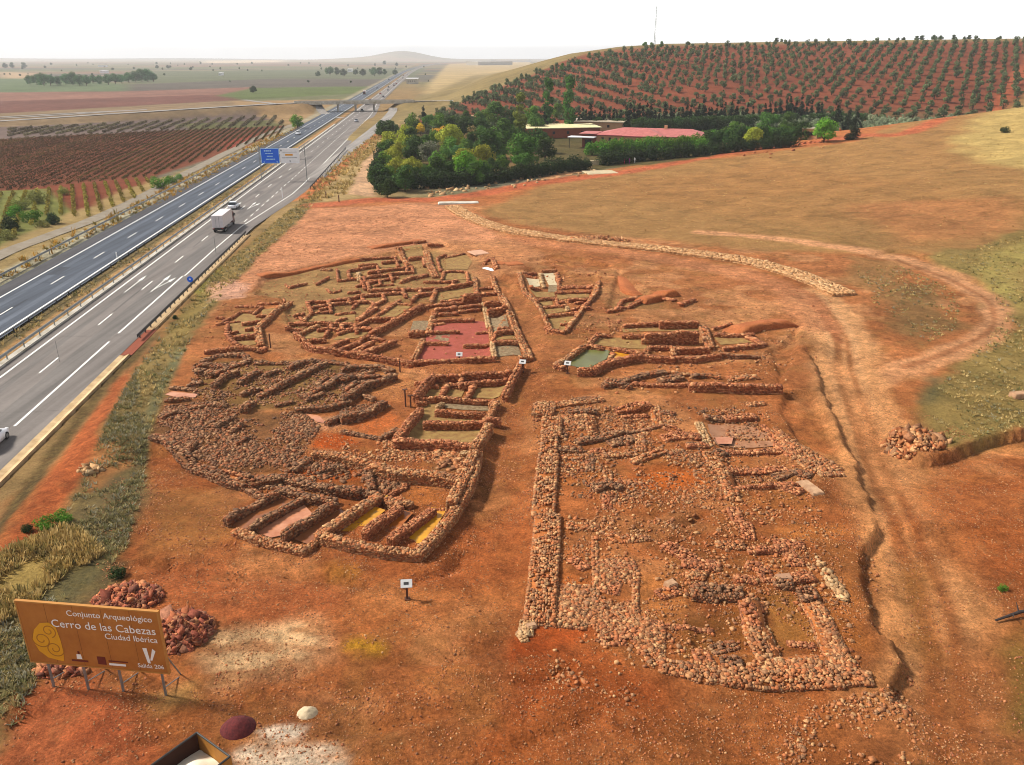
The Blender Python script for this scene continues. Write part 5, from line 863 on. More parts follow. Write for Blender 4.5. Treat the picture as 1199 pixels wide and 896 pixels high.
for o in lf:
    bpy.context.view_layer.update(); me = bpy.data.meshes.new_from_object(o.evaluated_get(bpy.context.evaluated_depsgraph_get())); q = link('lettering', me, sg, o.location); q.rotation_euler = o.rotation_euler; q.scale = o.scale; bpy.data.objects.remove(o)
def flat(pts, name, m, d=.006): return MB().loft([[(x*W_, -d, z*H_b) for x, z in pts], [(x*W_, -.0005, z*H_b) for x, z in pts]]).build(name, m, sg)
em = [(.055, .38), (.085, .55), (.14, .67), (.205, .69), (.25, .62), (.262, .40), (.262, .20), (.25, .06), (.21, .07), (.14, .10), (.085, .20)]
flat(em, 'emblem', OCH)
def spiral(cx, cz, r, turns, a0, sgn=1, wd=.055):
    mb = MB(); pts = []
    for t in np.linspace(0, 1, 40): a = a0+sgn*t*turns*2*PI; rr = r*(1-.8*t); pts.append((cx+rr*math.cos(a), cz+rr*math.sin(a)))
    for p, q in zip(pts, pts[1:]):
        v = np.array(q)-p; n = np.array([-v[1], v[0]])/np.hypot(*v)*wd/2; p = np.array(p); q = np.array(q)+v*.1
        mb.face([(a[0], -.009, a[1]) for a in (p-n, q-n, q+n, p+n)])
    return mb.build('emblem_spiral', OCD, sg)
spiral(.125*W_, .40*H_b, .30*H_b*.5, 1.6, 2.4, 1); spiral(.205*W_, .26*H_b, .28*H_b*.5, 1.6, .3, -1); spiral(.19*W_, .55*H_b, .22*H_b*.5, 1.4, 5, 1)
vv = MB()
for q in ([(.845, .40), (.875, .40), (.885, .15), (.865, .15)], [(.885, .20), (.90, .20), (.935, .36), (.915, .40)]): vv.face([(x*W_, -.004, z*H_b) for x, z in q])
vv.build('lettering', LET, sg); flat([(.50, .06), (.56, .06), (.56, .19), (.50, .19)], 'logo', MARO); flat([(.355, .20), (.385, .20), (.39, .12), (.35, .12)], 'logo', LET); flat([(.365, .25), (.38, .25), (.38, .20), (.365, .20)], 'logo', MARO); flat([(.31, .075), (.43, .075), (.43, .105), (.31, .105)], 'logo', MARO)
flat([(.58, .12), (.72, .12), (.72, .14), (.58, .14)], 'logo', MARO); flat([(.58, .06), (.70, .06), (.70, .095), (.58, .095)], 'logo', LET)
# overhead direction sign
u1, s1 = road_px(359.5, 212); u0, _ = road_px(293, 213); gp = us(u1, s1); ga = thing('road_sign', 'blue and white overhead direction sign on a gantry over the near carriageway', 'road sign', us(-38, s1), -RA)
PA = np.array(us(u0, s1)[:2]); PB = np.array(us(u1, s1)[:2]); cs = [ray_plane(*q, PA, PB) for q in ((304.5, 174), (326.3, 175), (349.5, 174.5), (349.5, 191), (306, 191.5))]
o2 = np.array(us(-38, s1)[:2]); X = [float((c[:2]-o2)@RN) for c in cs]; zt_, zb_ = cs[0][2], cs[3][2]; print('sign', X, zt_, zb_, u0, u1, s1)
hm = (zt_+zb_)/2; hh = zt_-zb_
MB().box(((X[0]+X[1])/2, 0, hm), (X[1]-X[0], .16, hh), bev=.03).build('blue_panel', BLUE, ga); MB().box(((X[1]+X[2])/2+.1, 0, hm), (X[2]-X[1]-.1, .15, hh), bev=.03).build('white_panel', WHITE, ga)
mb = MB(); x0, x1 = X[0], X[1]
for a, b, c, d in ((x0, x1, zb_, zb_+.12), (x0, x1, zt_-.12, zt_), (x0, x0+.12, zb_, zt_), (x1-.12, x1, zb_, zt_)): mb.box(((a+b)/2, -.09, (c+d)/2), (b-a, .03, d-c))
mb.build('border', CYAN, ga)
def bars(x, z, wds, h, m, nm):
    mb = MB()
    for w in wds:
        mb.box((x+w/2, -.095, z), (w, .03, h)); x += w+h*.35
    mb.build(nm, m, ga)
wB = x1-x0
bars(x0+wB*.2, zb_+hh*.84, [.3, .3, .15, .25, .3], .32, CYAN, 'lettering'); bars(x0+wB*.25, zb_+hh*.66, [.5, .8, .5], .16, CYAN, 'lettering'); bars(x0+wB*.33, zb_+hh*.48, [.7, .7], .2, CYAN, 'lettering'); bars(x0+wB*.26, zb_+hh*.28, [.8, 1.0, .3], .24, CYAN, 'lettering')
for x in (.16, .86): MB().loft([[(x0+wB*x-.22, -.11, zb_+.45), (x0+wB*x+.22, -.11, zb_+.45), (x0+wB*x, -.11, zb_+.15)], [(x0+wB*x-.22, -.085, zb_+.45), (x0+wB*x+.22, -.085, zb_+.45), (x0+wB*x, -.085, zb_+.15)]]).build('arrow', CYAN, ga)
bars(X[1]+.4, zb_+hh*.86, [.3], .4, GREY, 'lettering'); bars(X[1]+.9, zb_+hh*.74, [1.2, 1.4, 1.0], .08, GREY, 'lettering'); bars(X[1]+1.5, zb_+hh*.56, [1.9], .42, AMBER, 'lettering'); bars(X[1]+.6, zb_+hh*.36, [.5, .3, .9, 1.2, .7], .14, GREY, 'lettering'); bars((X[1]+X[2])/2, zb_+hh*.14, [.2], .4, GREY, 'lettering')
for x in (X[0]-.5, u1+38): MB().box((x, .4, (zt_+.6)/2), (.18, .18, zt_+.6)).build('gantry_leg', STEEL, ga)
for z in (zb_+hh*.25, zb_+hh*.8): MB().box(((X[0]-.5+u1+38)/2, .4, z), (u1+38-X[0]+.5, .16, .16)).build('gantry_beam', GREY, ga)
# small roadside posts and signs
def post_at(px, py, h, label, r=.05, m=STEEL, name='marker_post', cat='post'):
    x, y, z = at(px, py); t = thing(name, label, cat, (x, y, z)); MB().tube((0, 0, -.3), (0, 0, h), r, 8).build('pole', m, t); return t
t = post_at(224, 336, 1.5, 'small round blue sign on the near motorway shoulder', name='road_sign', cat='road sign'); t['label'] = 'small round blue sign on the near motorway shoulder'
MB().tube((0, -.04, 1.35), (0, -.08, 1.35), .42, 20).build('disc', BLUE, t); mb = MB(); mb.face([(-.16, -.085, 1.45), (.0, -.085, 1.2), (.16, -.085, 1.45), (.05, -.085, 1.42), (0, -.085, 1.58), (-.05, -.085, 1.42)]); mb.build('arrow', WHITE, t)
post_at(253, 297, 3.0, 'thin grey post standing at the near end of the dark guardrail'); post_at(331, 232, 2.6, 'pale post on the near shoulder below the overhead sign', .08, WHITE); post_at(137, 302, 1.1, 'short leaning white post at the inner edge of the dark carriageway', .09, WHITE)
post_at(70, 424, 2.6, 'thin grey pole beside the near carriageway', .02, STEEL)
for px, py, lb in ((382, 232, 'dark wooden stake at the top corner of the red terrace'), (397, 236, 'second dark wooden stake on the red terrace, nearer the park')): post_at(px, py, 1.5, lb, .12, WOOD)
PLATE = mat('weathered_plate', (196, 194, 190), .6, .06, 3)
def lectern(px, py, label, face=0., m=PLATE):
    x, y, z = at(px, py); t = thing('information_board', label, 'information board', (x, y, z), face)
    MB().box((0, 0, .5), (.12, .1, 1.1)).build('post', WOOD, t)
    b = MB().box((0, 0, 0), (.66, .5, .05), bev=.01).build('plate', m, t, (0, -.05, 1.1)); b.rotation_euler = (math.radians(38), 0, 0)
    k = MB().box((-.02, .0, .032), (.28, .16, .012)).build('picture', DSTEEL, t, (0, -.05, 1.1)); k.rotation_euler = (math.radians(38), 0, 0)
    MB().box((0, 0, .02), (.3, .3, .1)).build('foot', WOOD, t)
lectern(477, 702, 'white information plate on a brown post alone on the open red ground', .1); lectern(612, 433, 'white information plate at the corner of the central house', -.2); lectern(664.5, 437, 'white information plate beside the green pool', -.3); lectern(538, 424, 'white information plate in front of the red gravel room'); lectern(563, 448-20, 'white information plate by the street wall end') if False else None
for px, py, h, lb in ((475, 476, 1.6, 'tall brown wooden post with a tilted cap left of the central house'), (481, 477, 1.1, 'shorter brown post next to the capped wooden post'), (468.5, 436, 1.2, 'thin brown stake below the red gravel house'), (317, 408, 1.6, 'thin dark stake at the corner of the rounded ruin')):
    t = post_at(px, py, h, lb, .07, WOOD, 'wooden_post')
    if 'capped' in lb or 'tilted' in lb: MB().box((0, 0, h+.05), (.45, .3, .06), .3, .01).build('cap', WOOD, t)
# skip at the bottom edge
x, y, z = at(231, 861, 1.25); x, y = P(231, 861, 1.25); z = hz1(x, y); sk = thing('rubble_skip', 'open brown metal skip half full of pale sand at the bottom edge', 'skip', (x, y, z), math.radians(-135)+.17)
SKLIT = mat('skip_lit_side', (176, 124, 50), .6, .12, 1.5, .1, c2=(150, 98, 40)); SKSHADE = mat('skip_shaded_side', (70, 40, 26), .8, .12, 1.5)  # one brown skip: its lit and shaded walls are put into two colours
def plate(pts, th, nm, m): 
    a = [Vector(p) for p in pts]; n = (a[1]-a[0]).cross(a[2]-a[0]).normalized()*th; MB().loft([[tuple(p) for p in a], [tuple(p+n) for p in a]]).build(nm, m, sk)
WX, WY, HZ_ = 2.6, 2.3, 1.3
plate([(0, .0, .0), (WX, 0, .0), (WX, 0, HZ_), (0, 0, HZ_)], .06, 'side_wall', SKSHADE); plate([(0, 0, 0), (0, 0, HZ_), (0, WY, HZ_), (0, WY, 0)], .06, 'side_wall', SKLIT); plate([(WX, 0, 0), (WX, WY, 0), (WX, WY, HZ_), (WX, 0, HZ_)], .06, 'side_wall', SKSHADE); plate([(0, WY, 0), (0, WY, HZ_), (WX, WY, HZ_), (WX, WY, 0)], .06, 'side_wall', SKLIT)
mb = MB()
for a, b in (((0, 0), (WX, 0)), ((0, 0), (0, WY)), ((WX, 0), (WX, WY)), ((0, WY), (WX, WY))): mb.tube((*a, HZ_+.02), (*b, HZ_+.02), .045, 8)
mb.build('rim', DSTEEL, sk)
n = 14; gxx, gyy = np.meshgrid(np.linspace(.02, WX-.02, n), np.linspace(.02, WY-.02, n)); gz_ = .35+.5*np.exp(-((gxx-1.0)**2+(gyy-1.0)**2)/.5)+.05*vn(gxx, gyy, .2); i_ = (np.arange(n-1)[:, None]*n+np.arange(n-1)).ravel()
link('sand', mesh('sand', np.c_[gxx.ravel(), gyy.ravel(), gz_.ravel()], np.stack([i_, i_+1, i_+n+1, i_+n], 1), None, mat('pale_sand', (244, 230, 204), .95, .05, 4, bump=.3), True), sk)
# mounds of tipped material
def mound(px, py, rx, ry, h, m, name, label, amp=.12):
    x, y, z = at(px, py); n = 28; a = np.linspace(-1.15, 1.15, n); X, Y = np.meshgrid(a, a); r = np.hypot(X, Y); Z = h*np.clip(1-r**2*.9, -.3, 1)*(1+amp*2*(fbm(X, Y, .5, 3)-.5))+amp*h*(fbm(X, Y, .18, 7)-.5)
    Z = np.where(r > 1.12, -.25, Z); XX, YY = X*rx, Y*ry; Z = Z+hz((XX+x).ravel(), (YY+y).ravel()).reshape(Z.shape)-z; i_ = (np.arange(n-1)[:, None]*n+np.arange(n-1)).ravel()
    tag(link(name, mesh(name, np.c_[XX.ravel(), YY.ravel(), Z.ravel()], np.stack([i_, i_+1, i_+n+1, i_+n], 1), None, m, True), None, (x, y, z)), label, 'mound')
mound(279, 853, .78, .72, .5, mat('maroon_gravel', (104, 42, 40), .95, .1, 9, bump=.8, c2=(72, 28, 30)), 'gravel_mound', 'smooth dark maroon mound of gravel beside the skip'); mound(360, 836, .48, .4, .3, mat('pale_gravel', (206, 184, 148), .95, .12, 9, bump=.6), 'gravel_mound', 'small cream coloured mound on the red ground', .3)
# stone slabs and a dead branch
def slab(px, py, dx, dy, dz_, rz, name, label, m):
    x, y, z = at(px, py); mb = MB().box((0, 0, dz_/2-.03), (dx, dy, dz_), rz, .04, (.94, .9)); o = mb.build(name, m, None, (x, y, z)); tag(o, label, 'stone')
SLB = mat('pale_rock', (190, 152, 116), .9, .15, 2, bump=.5, c2=(150, 110, 80))
slab(1193, 465, 1.6, .9, .5, .2, 'stone_block', 'squared pale stone block on the grassy mound at the right edge', SLB); slab(948, 573, 1.0, 2.2, .18, .3, 'stone_slab', 'pale tilted stone slab lying beside the side chambers', SLB); slab(917, 682, .95, .6, .38, .1, 'stone_slab', 'smooth grey-brown slab on the wall of the near enclosure', mat('grey_slab', (170, 128, 98), .9, .1, 2)); slab(785, 688, .7, .6, .35, .5, 'stone_block', 'lone squared block on the bare earth of the near enclosure', SLB); slab(622, 735, .6, .4, .25, .4, 'stone_block', 'cream stone block at the near end of the flat street wall', SLB)
slab(611, 738, .9, .35, .15, 1., 'stone_slab', 'pale broken slab beside the near end of the street wall', SLB); slab(537, 238, 9, 2.6, .3, .1, 'concrete_slab', 'long pale concrete slab at the head of the curving wall', PCONC); slab(560, 296, 2.6, 3.2, .15, .5, 'stone_slab', 'pink rectangular slab behind the farthest walls', FL['slab']); slab(573, 312, .9, 2.6, .12, .7, 'white_sheet', 'white flat sheet lying near the pink slab', WHITE)
slab(703, 202, 9, 7, .25, .2, 'concrete_slab', 'pale concrete apron before the visitor centre gate', FL['cream']); slab(700, 193, 5, 1.2, 1.3, .1, 'concrete_wall', 'low pale wall beside the visitor centre gate', FL['cream']); slab(600, 215, .1, .1, .1, 0, 'x', 'x', PCONC) if False else None
x, y, z = at(1190, 722); t = thing('dead_branch', 'dark fallen branch on the red slope at the right edge', 'branch', (x, y, z), .2)
MB().tube((-1.3, 0, .1), (.3, .1, .35), .06, 7, .1).tube((.3, .1, .35), (1.4, .2, .3), .1, 7, .05).tube((-.2, .05, .3), (-.6, -.4, .5), .05, 6, .02).tube((.5, .1, .34), (.8, -.4, .6), .05, 6, .02).tube((.2, .1, .34), (.3, .5, .7), .05, 6, .02).build('limb', mat('dead_wood', (62, 52, 48), .9, .2, 8), t)
#PART4
# ------------------------------------------------------------------ plants
def leaves(cs, rs, n, leaf, col, var=.3, up=.35, squash=(1, 1, 1), lobe_var=.22):
    cs = np.asarray(cs, float); rs = np.asarray(rs, float); w = rs**2; k = rng.choice(len(cs), n, p=w/w.sum())
    d = rng.normal(size=(n, 3)); d /= np.linalg.norm(d, axis=1)[:, None]
    r = rs[k]*rng.uniform(.5, 1.2, n)**.6
    pos = cs[k]+d*r[:, None]*np.array(squash)
    nrm = d+rng.normal(0, .55, (n, 3)); nrm[:, 2] += up; nrm /= np.linalg.norm(nrm, axis=1)[:, None]
    a = np.cross(nrm, rng.normal(size=(n, 3))); a /= np.linalg.norm(a, axis=1)[:, None]; b = np.cross(nrm, a)
    s = leaf*rng.uniform(.55, 1.3, n)[:, None]
    V = np.stack([pos-a*s*.5, pos-b*s*.36+a*s*.05, pos+a*s*.55, pos+b*s*.36+a*s*.05], 1).reshape(-1, 3)
    lob = rng.uniform(1-lobe_var, 1+lobe_var, len(cs)); c = np.array(lin(col))[None]*(rng.uniform(1-var, 1+var, n)*lob[k])[:, None]; c = c*np.array([1, 1, 1])+rng.uniform(-.006, .012, (n, 1))*np.array([[1.2, .8, 0]])
    return V, np.arange(4*n).reshape(n, 4), np.repeat(np.clip(c, .003, .8), 4, 0)
def limb(a, b, r0, r1, col=(92, 72, 54), n=6):
    a = np.array(a, float); b = np.array(b, float); d = (b-a)/np.linalg.norm(b-a); u = np.cross(d, [.3, .9, .2]); u /= np.linalg.norm(u); w = np.cross(d, u); t = np.linspace(0, 2*PI, n, endpoint=False)
    V = np.vstack([a+r0*(np.cos(t)[:, None]*u+np.sin(t)[:, None]*w), b+r1*(np.cos(t)[:, None]*u+np.sin(t)[:, None]*w)]); i = np.arange(n); f = np.stack([i, (i+1) % n, (i+1) % n+n, i+n], 1)
    return V, f, np.tile(np.array(lin(col)), (2*n, 1))
def crown_lobes(R, H, z0, n, shape='round'):
    cs = []; rs = []
    for k in range(n):
        a = rng.uniform(0, 2*PI); t = rng.uniform(0, 1)
        if shape == 'round': z = z0+H*(.12+.78*t); m = R*math.sqrt(max(.05, 1-(2*t-.85)**2*.8))*.72
        elif shape == 'tall': z = z0+H*(.05+.92*t); m = R*(1-abs(2*t-.7)**1.6*.42)*.55
        else: z = z0+H*(.02+.93*t); m = R*(1-t)**.75*.7
        m *= math.sqrt(rng.uniform(.15, 1)); cs.append((m*math.cos(a), m*math.sin(a), z)); rs.append((R*(.36 if shape == 'round' else .42)*(1 if shape != 'cone' else 1.5*(1.1-.85*t)))*rng.uniform(.6, 1.3))
    return cs, rs
def tree_mesh(R, H, z0, n, leaf, col, nl=16, shape='round', var=.32):
    cs, rs = crown_lobes(R, H, z0, nl, shape); return leaves(cs, rs, n, leaf, col, var), cs
PRO = {}
def proto(key, R, H, z0, n, leaf, col, nl=16, shape='round', trunk=.18, wood=(92, 72, 54), k=2):
    PRO[key] = []
    for _ in range(k):
        (V, f, c), cs = tree_mesh(R, H, z0, n, leaf, col, nl, shape)
        tp = [limb((0, 0, -.4), (0, 0, z0+H*.45), trunk, trunk*.5, wood, 8)]+[limb((0, 0, z0*.8), cs[i], trunk*.5, trunk*.15, wood) for i in range(min(6, len(cs)))]
        PRO[key].append((mesh('crown', V, f, c, LEAF), mesh('trunk', *join(tp), STONE), z0+H*.5, R))
DG = (46, 62, 26)
proto('dark', 3, 5.2, .9, 2600, .42, (60, 84, 34)); proto('green', 3, 5, 1.1, 2400, .42, (92, 122, 42)); proto('bright', 3, 4.8, 1., 2400, .42, (104, 150, 44)); proto('ygreen', 3, 5, 1.1, 2200, .42, (150, 152, 50)); proto('yellow', 3, 5, 1.2, 1900, .42, (206, 172, 44)); proto('orange', 3, 5, 1.2, 1900, .42, (200, 152, 50))
proto('grey', 3, 4.6, 1., 2400, .36, (136, 140, 112)); proto('mid', 3, 5.2, 1., 2400, .42, (76, 110, 42)); proto('round', 3, 4.8, .9, 3200, .36, (80, 130, 48), 22); proto('bare', 3, 4.8, 1., 1100, .34, (140, 116, 76)); proto('blue', 3, 4.8, .9, 2600, .36, (84, 124, 74), 18)
proto('poplar', 2, 13, .8, 3000, .5, (72, 108, 42), 26, 'tall', k=1); proto('lightpoplar', 2.2, 11, .8, 2600, .5, (124, 138, 58), 22, 'tall', k=1); proto('cypress', 1.25, 7.5, .3, 1700, .34, (32, 46, 26), 22, 'cone', k=2); proto('pine', 2.4, 8, .3, 2600, .42, (34, 46, 26), 26, 'cone', k=1)
proto('bush', 2, 2.6, .05, 1300, .3, (42, 58, 26), 14, 'round', .08); proto('gbush', 2, 2.4, .05, 1300, .26, (84, 122, 36), 14, 'round', .08); proto('mbush', 2, 2.7, .05, 1500, .3, (56, 82, 34), 14, 'round', .08); proto('weed', 2, 1.7, .02, 900, .24, (124, 126, 62), 14, 'round', .05)
def put_tree(key, x, y, scale, name, label, cat='tree', group=None, zs=1., rz=None):
    v = PRO[key]; cr, tk, hc, R = v[rng.integers(len(v))]; t = thing(name, label, cat, (x, y, hz1(x, y)-.05), rng.uniform(0, 6) if rz is None else rz, group); t.scale = (scale, scale, scale*zs); link('crown', cr, t); link('trunk' if cat == 'tree' else 'stem', tk, t); return t
def by_crown(key, px, py, rpx, name, label, cat='tree', group=None, zs=.86):
    """place a plant by where its crown's middle is seen and how wide the crown looks"""
    cr, tk, hc, R = PRO[key][0]; sc = 1.
    for _ in range(4):
        x, y = P(px, py, hc*sc*zs); D = math.hypot(y*CT+(CH-hc*sc)*ST, 0); sc = rpx/F*D/R*1.2
    return put_tree(key, x, y, sc, name, label, cat, group, zs)
c4 = (430, 120, 5.71)
KIND = dict(dark='dark evergreen tree in the park', green='mid green leafy tree in the park', bright='bright green leafy tree in the park', ygreen='yellowish green tree in the park', mid='deep green spreading tree in the park')
park = [('dark', 90, 470, 75, 'dark tree on the outer corner of the park'), ('dark', 130, 560, 60, 'low dark tree at the very corner of the park hedge'), ('green', 120, 390, 62, None), ('ygreen', 215, 330, 62, 'pale yellow-green tree by the park edge track'), ('ygreen', 215, 420, 62, None), ('green', 310, 130, 60, None), ('ygreen', 255, 195, 50, None), ('yellow', 355, 175, 34, 'bright yellow tree standing out at the motorway side of the park'), ('dark', 320, 310, 85, None), ('mid', 300, 240, 60, None), ('grey', 415, 330, 80, 'silvery grey tree in the middle of the park'), ('orange', 480, 195, 45, 'orange-yellow autumn tree in the park'), ('ygreen', 560, 225, 80, None), ('ygreen', 520, 240, 55, None), ('green', 430, 225, 52, None), ('green', 540, 290, 75, None), ('blue', 605, 340, 62, 'bluish green rounded tree in the park'), ('bright', 640, 420, 95, 'brightest green tree at the front of the park'), ('ygreen', 780, 350, 70, 'yellow-topped small tree in a clearing behind the front hedge'), ('dark', 800, 275, 95, None), ('dark', 700, 250, 55, None), ('bare', 700, 215, 58, 'brownish half bare tree in the park'), ('mid', 905, 205, 85, None), ('mid', 980, 210, 60, None), ('round', 1040, 305, 112, 'large round-headed green tree at the front of the park'),
        ('dark', 470, 440, 75, None), ('dark', 250, 500, 80, None), ('dark', 960, 100, 55, None), ('mid', 850, 70, 75, None), ('yellow', 905, 130, 24, 'small yellow tree behind the park'), ('green', 1090, 70, 60, None), ('dark', 1150, 240, 80, None), ('dark', 1190, 300, 70, None), ('green', 470, 120, 62, None), ('dark', 560, 150, 62, None), ('dark', 660, 150, 62, None), ('dark', 760, 160, 55, None), ('mid', 410, 130, 45, None), ('mid', 660, 100, 40, None), ('green', 800, 110, 60, None), ('dark', 890, 300, 60, None), ('mid', 1130, 150, 60, None), ('dark', 400, 480, 60, None), ('dark', 560, 450, 60, None), ('dark', 900, 400, 50, None), ('dark', 700, 460, 60, None)]
for kd, x, y, r, lb in park:
    by_crown(kd, c4[0]+x/c4[2], c4[1]+y/c4[2], r/c4[2], 'park_tree', lb or KIND[kd], 'tree', None if lb else KIND[kd].replace(' tree', ' trees'))
for k in range(60):
    px, py = 446+rng.uniform(0, 1)*235, 0; lo, hi = np.interp(px, [446, 520, 690], [150, 138, 150]), np.interp(px, [446, 560, 690], [214, 208, 186]); py = rng.uniform(lo, hi)
    if 619 < px < 700 and py > 148: continue
    kd = ('dark', 'mid', 'green', 'dark', 'mid', 'green', 'ygreen')[k % 7]; by_crown(kd, px, py-4, rng.uniform(8, 12.5), 'park_tree', KIND[kd], 'tree', KIND[kd].replace(' tree', ' trees'))
c3 = (600, 110, 5.0)
by_crown('lightpoplar', 609, 138, 8, 'poplar_tree', 'pale slender poplar left of the cream roof', zs=1.1); by_crown('poplar', 642, 120, 6.5, 'poplar_tree', 'tall narrow poplar rising against the orchard, left of the pair', zs=1.1); by_crown('poplar', 667, 120, 7, 'poplar_tree', 'tall narrow poplar rising against the orchard, right of the pair', zs=1.1); by_crown('cypress', 638, 138, 4, 'cypress_tree', 'dark narrow cypress beside the cream roof', zs=1.2); by_crown('green', 655, 128, 9, 'park_tree', 'green tree between the two tall poplars'); by_crown('cypress', 496, 135, 3.4, 'cypress_tree', 'lone black cypress at the orchard end of the park', zs=1.1)
# hedge along the front of the park and the visitor centre
def hedge_row(pts, n, s0, name, label, group, key='bush', zs=1.):
    p = PP(pts); seg = np.hypot(*np.diff(p, axis=0).T); cum = np.concatenate([[0], np.cumsum(seg)])
    for t in np.linspace(0, cum[-1], n):
        k = min(np.searchsorted(cum, t, 'right')-1, len(seg)-1); q = p[k]+(p[k+1]-p[k])*(t-cum[k])/seg[k]+rng.uniform(-.4, .4, 2)
        put_tree(key, q[0], q[1], s0*rng.uniform(.85, 1.2), name, label, 'bush', group, zs)
hedge_row([(447, 224), (500, 220), (560, 216), (620, 208), (684, 198)], 30, 1.25, 'hedge_bush', 'dark clipped bush in the front hedge of the park', 'dark bushes of the front park hedge')
hedge_row([(447, 224), (441, 205), (447, 185)], 9, 1.3, 'hedge_bush', 'dark bush on the motorway edge of the park', 'dark bushes on the motorway edge of the park')
hedge_row([(708, 193), (745, 189), (790, 185), (835, 181)], 15, 1.3, 'hedge_bush', 'dark bush in front of the red-roofed visitor centre', 'dark bushes in front of the visitor centre'); hedge_row([(694, 182), (740, 179), (815, 176)], 13, 1.75, 'hedge_bush', 'mid green bush under the visitor centre wall', 'green bushes under the visitor centre wall', 'gbush')
hedge_row([(838, 180), (880, 176), (925, 172)], 12, 1.2, 'hedge_bush', 'low dark bush along the track beyond the visitor centre', 'low bushes along the track'); hedge_row([(830, 166), (880, 163), (935, 158)], 13, 1.6, 'hedge_bush', 'deep green bush behind the track', 'deep green bushes behind the track', 'gbush'); hedge_row([(745, 156), (800, 154), (870, 152)], 14, 1.6, 'hedge_bush', 'green bush behind the visitor centre roof', 'green bushes behind the visitor centre')
hedge_row([(690, 151), (760, 153), (850, 151), (930, 147), (1005, 145)], 34, 1.9, 'hedge_bush', 'dark green bush of the thick belt below the cypress row', 'thick bushes below the cypress row', 'mbush', .9)
hedge_row([(826, 171), (880, 168), (940, 163)], 14, 1.7, 'hedge_bush', 'full green bush between the track and the belt', 'full green bushes right of the visitor centre', 'mbush')
p0 = PP([(672, 152), (760, 150), (850, 146), (962, 140)]); 
for k, t in enumerate(np.linspace(0, 1, 54)): q = p0[min(int(t*3), 2)]*(1-(t*3-min(int(t*3), 2)))+p0[min(int(t*3), 2)+1]*(t*3-min(int(t*3), 2)); put_tree('cypress', q[0]+rng.uniform(-.5, .5), q[1]+rng.uniform(-1, 1), rng.uniform(.95, 1.5), 'cypress_tree', 'dark cypress in the row below the orchard', 'tree', 'row of cypresses below the orchard')
for px, py, r, lb in ((980, 139, 9, 'tallest dark pine at the end of the cypress row'), (994, 142, 8, 'dark pine right of the tallest pine'), (1003, 141, 6, 'slim dark pine at the right end of the group'), (1000, 150, 7, 'low dark pine before the slim one')): by_crown('pine', px, py, r, 'pine_tree', lb)
by_crown('bright', 967, 148, 13, 'park_tree', 'bright green round tree beside the dark pines'); by_crown('ygreen', 883, 159, 10, 'park_tree', 'yellow-green tree behind the track'); by_crown('mid', 922, 144, 11, 'park_tree', 'deep green tree left of the little stone hut'); by_crown('mid', 900, 143, 11, 'park_tree', 'leafy tree behind the yellow-green one'); by_crown('green', 862, 150, 10, 'park_tree', 'low spreading tree right of the red roof')
for px, py, r, key, lb in ((348, 141, 7.5, 'bright', 'round green bush alone on the far verge of the motorway'), (187, 213, 11, 'gbush', 'green roadside bush by the vineyard corner'), (200, 210, 7, 'gbush', 'smaller green bush right of the roadside one'), (209, 207, 5, 'gbush', 'smallest of the three roadside bushes'), (12, 262, 11, 'bush', 'dark bush low at the left edge of the overgrown patch'), (16, 247, 10, 'gbush', 'dark green bush in the overgrown patch'), (40, 232, 14, 'weed', 'yellowish weedy bush at the top of the overgrown patch'), (22, 240, 12, 'weed', 'pale bush at the left edge above the dark ones'), (62, 256, 9, 'bush', 'small dark bush at the right end of the overgrown patch'), (50, 262, 9, 'weed', 'olive bush along the service track'), (8, 275, 11, 'weed', 'straw coloured bush lowest by the service track'), (75, 225, 8, 'weed', 'weedy bush beside the first vine row'), (36, 252, 11, 'gbush', 'leafy green bush in the middle of the overgrown patch')): by_crown(key, px, py, r, 'roadside_bush', lb, 'bush')
for px, py, r, key, lb in ((72, 604, 11, 'gbush', 'leafy dark green shrub in the rough grass by the motorway bank'), (52, 612, 12, 'gbush', 'green shrub next to the leafy dark one'), (32, 618, 7, 'bush', 'small dark shrub nearest the red bank'), (136, 672, 9, 'bush', 'dark grey-green shrub above the reddish stone heap'), (1175, 685, 6, 'gbush', 'fresh green shrub above the fallen branch'), (205, 371, 3.5, 'bush', 'single dark shrub in the grass strip'), (1178, 152, 5, 'bush', 'lone shrub on the dry slope')): by_crown(key, px, py, r, 'shrub', lb, 'bush')
# ------------------------------------------------------------------ olive orchard on the hill
def one_mesh(parts, name): return mesh(name, *join(parts), LEAF)
OL = []
for k in range(7):
    (V, f, c), cs = tree_mesh(1.9, 2.7, .55, 420, .5, (92, 104, 68) if k < 4 else (142, 152, 118), 9, 'round', .3); OL.append(one_mesh([(V, f, c), limb((0, 0, -.4), (0, 0, 1.6), .28, .16)], 'olive_tree'))
hill = []
ca, sa = math.cos(.36), math.sin(.36)
for i in range(-70, 90):
    for j in range(-90, 160):
        sx = 13.5; sy = 6.6; jj = j+.5*(i % 2); X = i*sx*ca-jj*sy*sa; Y = 340+i*sx*sa+jj*sy*ca
        if X > 75: jj = j*1.2+.6*(i % 2); X = i*sx*ca-jj*sy*sa; Y = 340+i*sx*sa+jj*sy*ca
        if not (336 < Y < 614) or X < -80 or X > Y*.66+8: continue
        edge = np.interp(Y, [340, 420, 520, 640], [-58, -46, -22, 62])
        if X < edge+2 or Y > np.interp(X, [-40, 0, 60, 120, 400], [520, 570, 594, 606, 613]): continue
        if Y < np.interp(X, [-70, -20, 30, 60, 120, 170, 300], [336, 348, 362, 372, 380, 372, 372]): continue
        if rng.uniform() < .04: continue
        hill.append((X+rng.uniform(-.6, .6), Y+rng.uniform(-.6, .6)))
grove = []
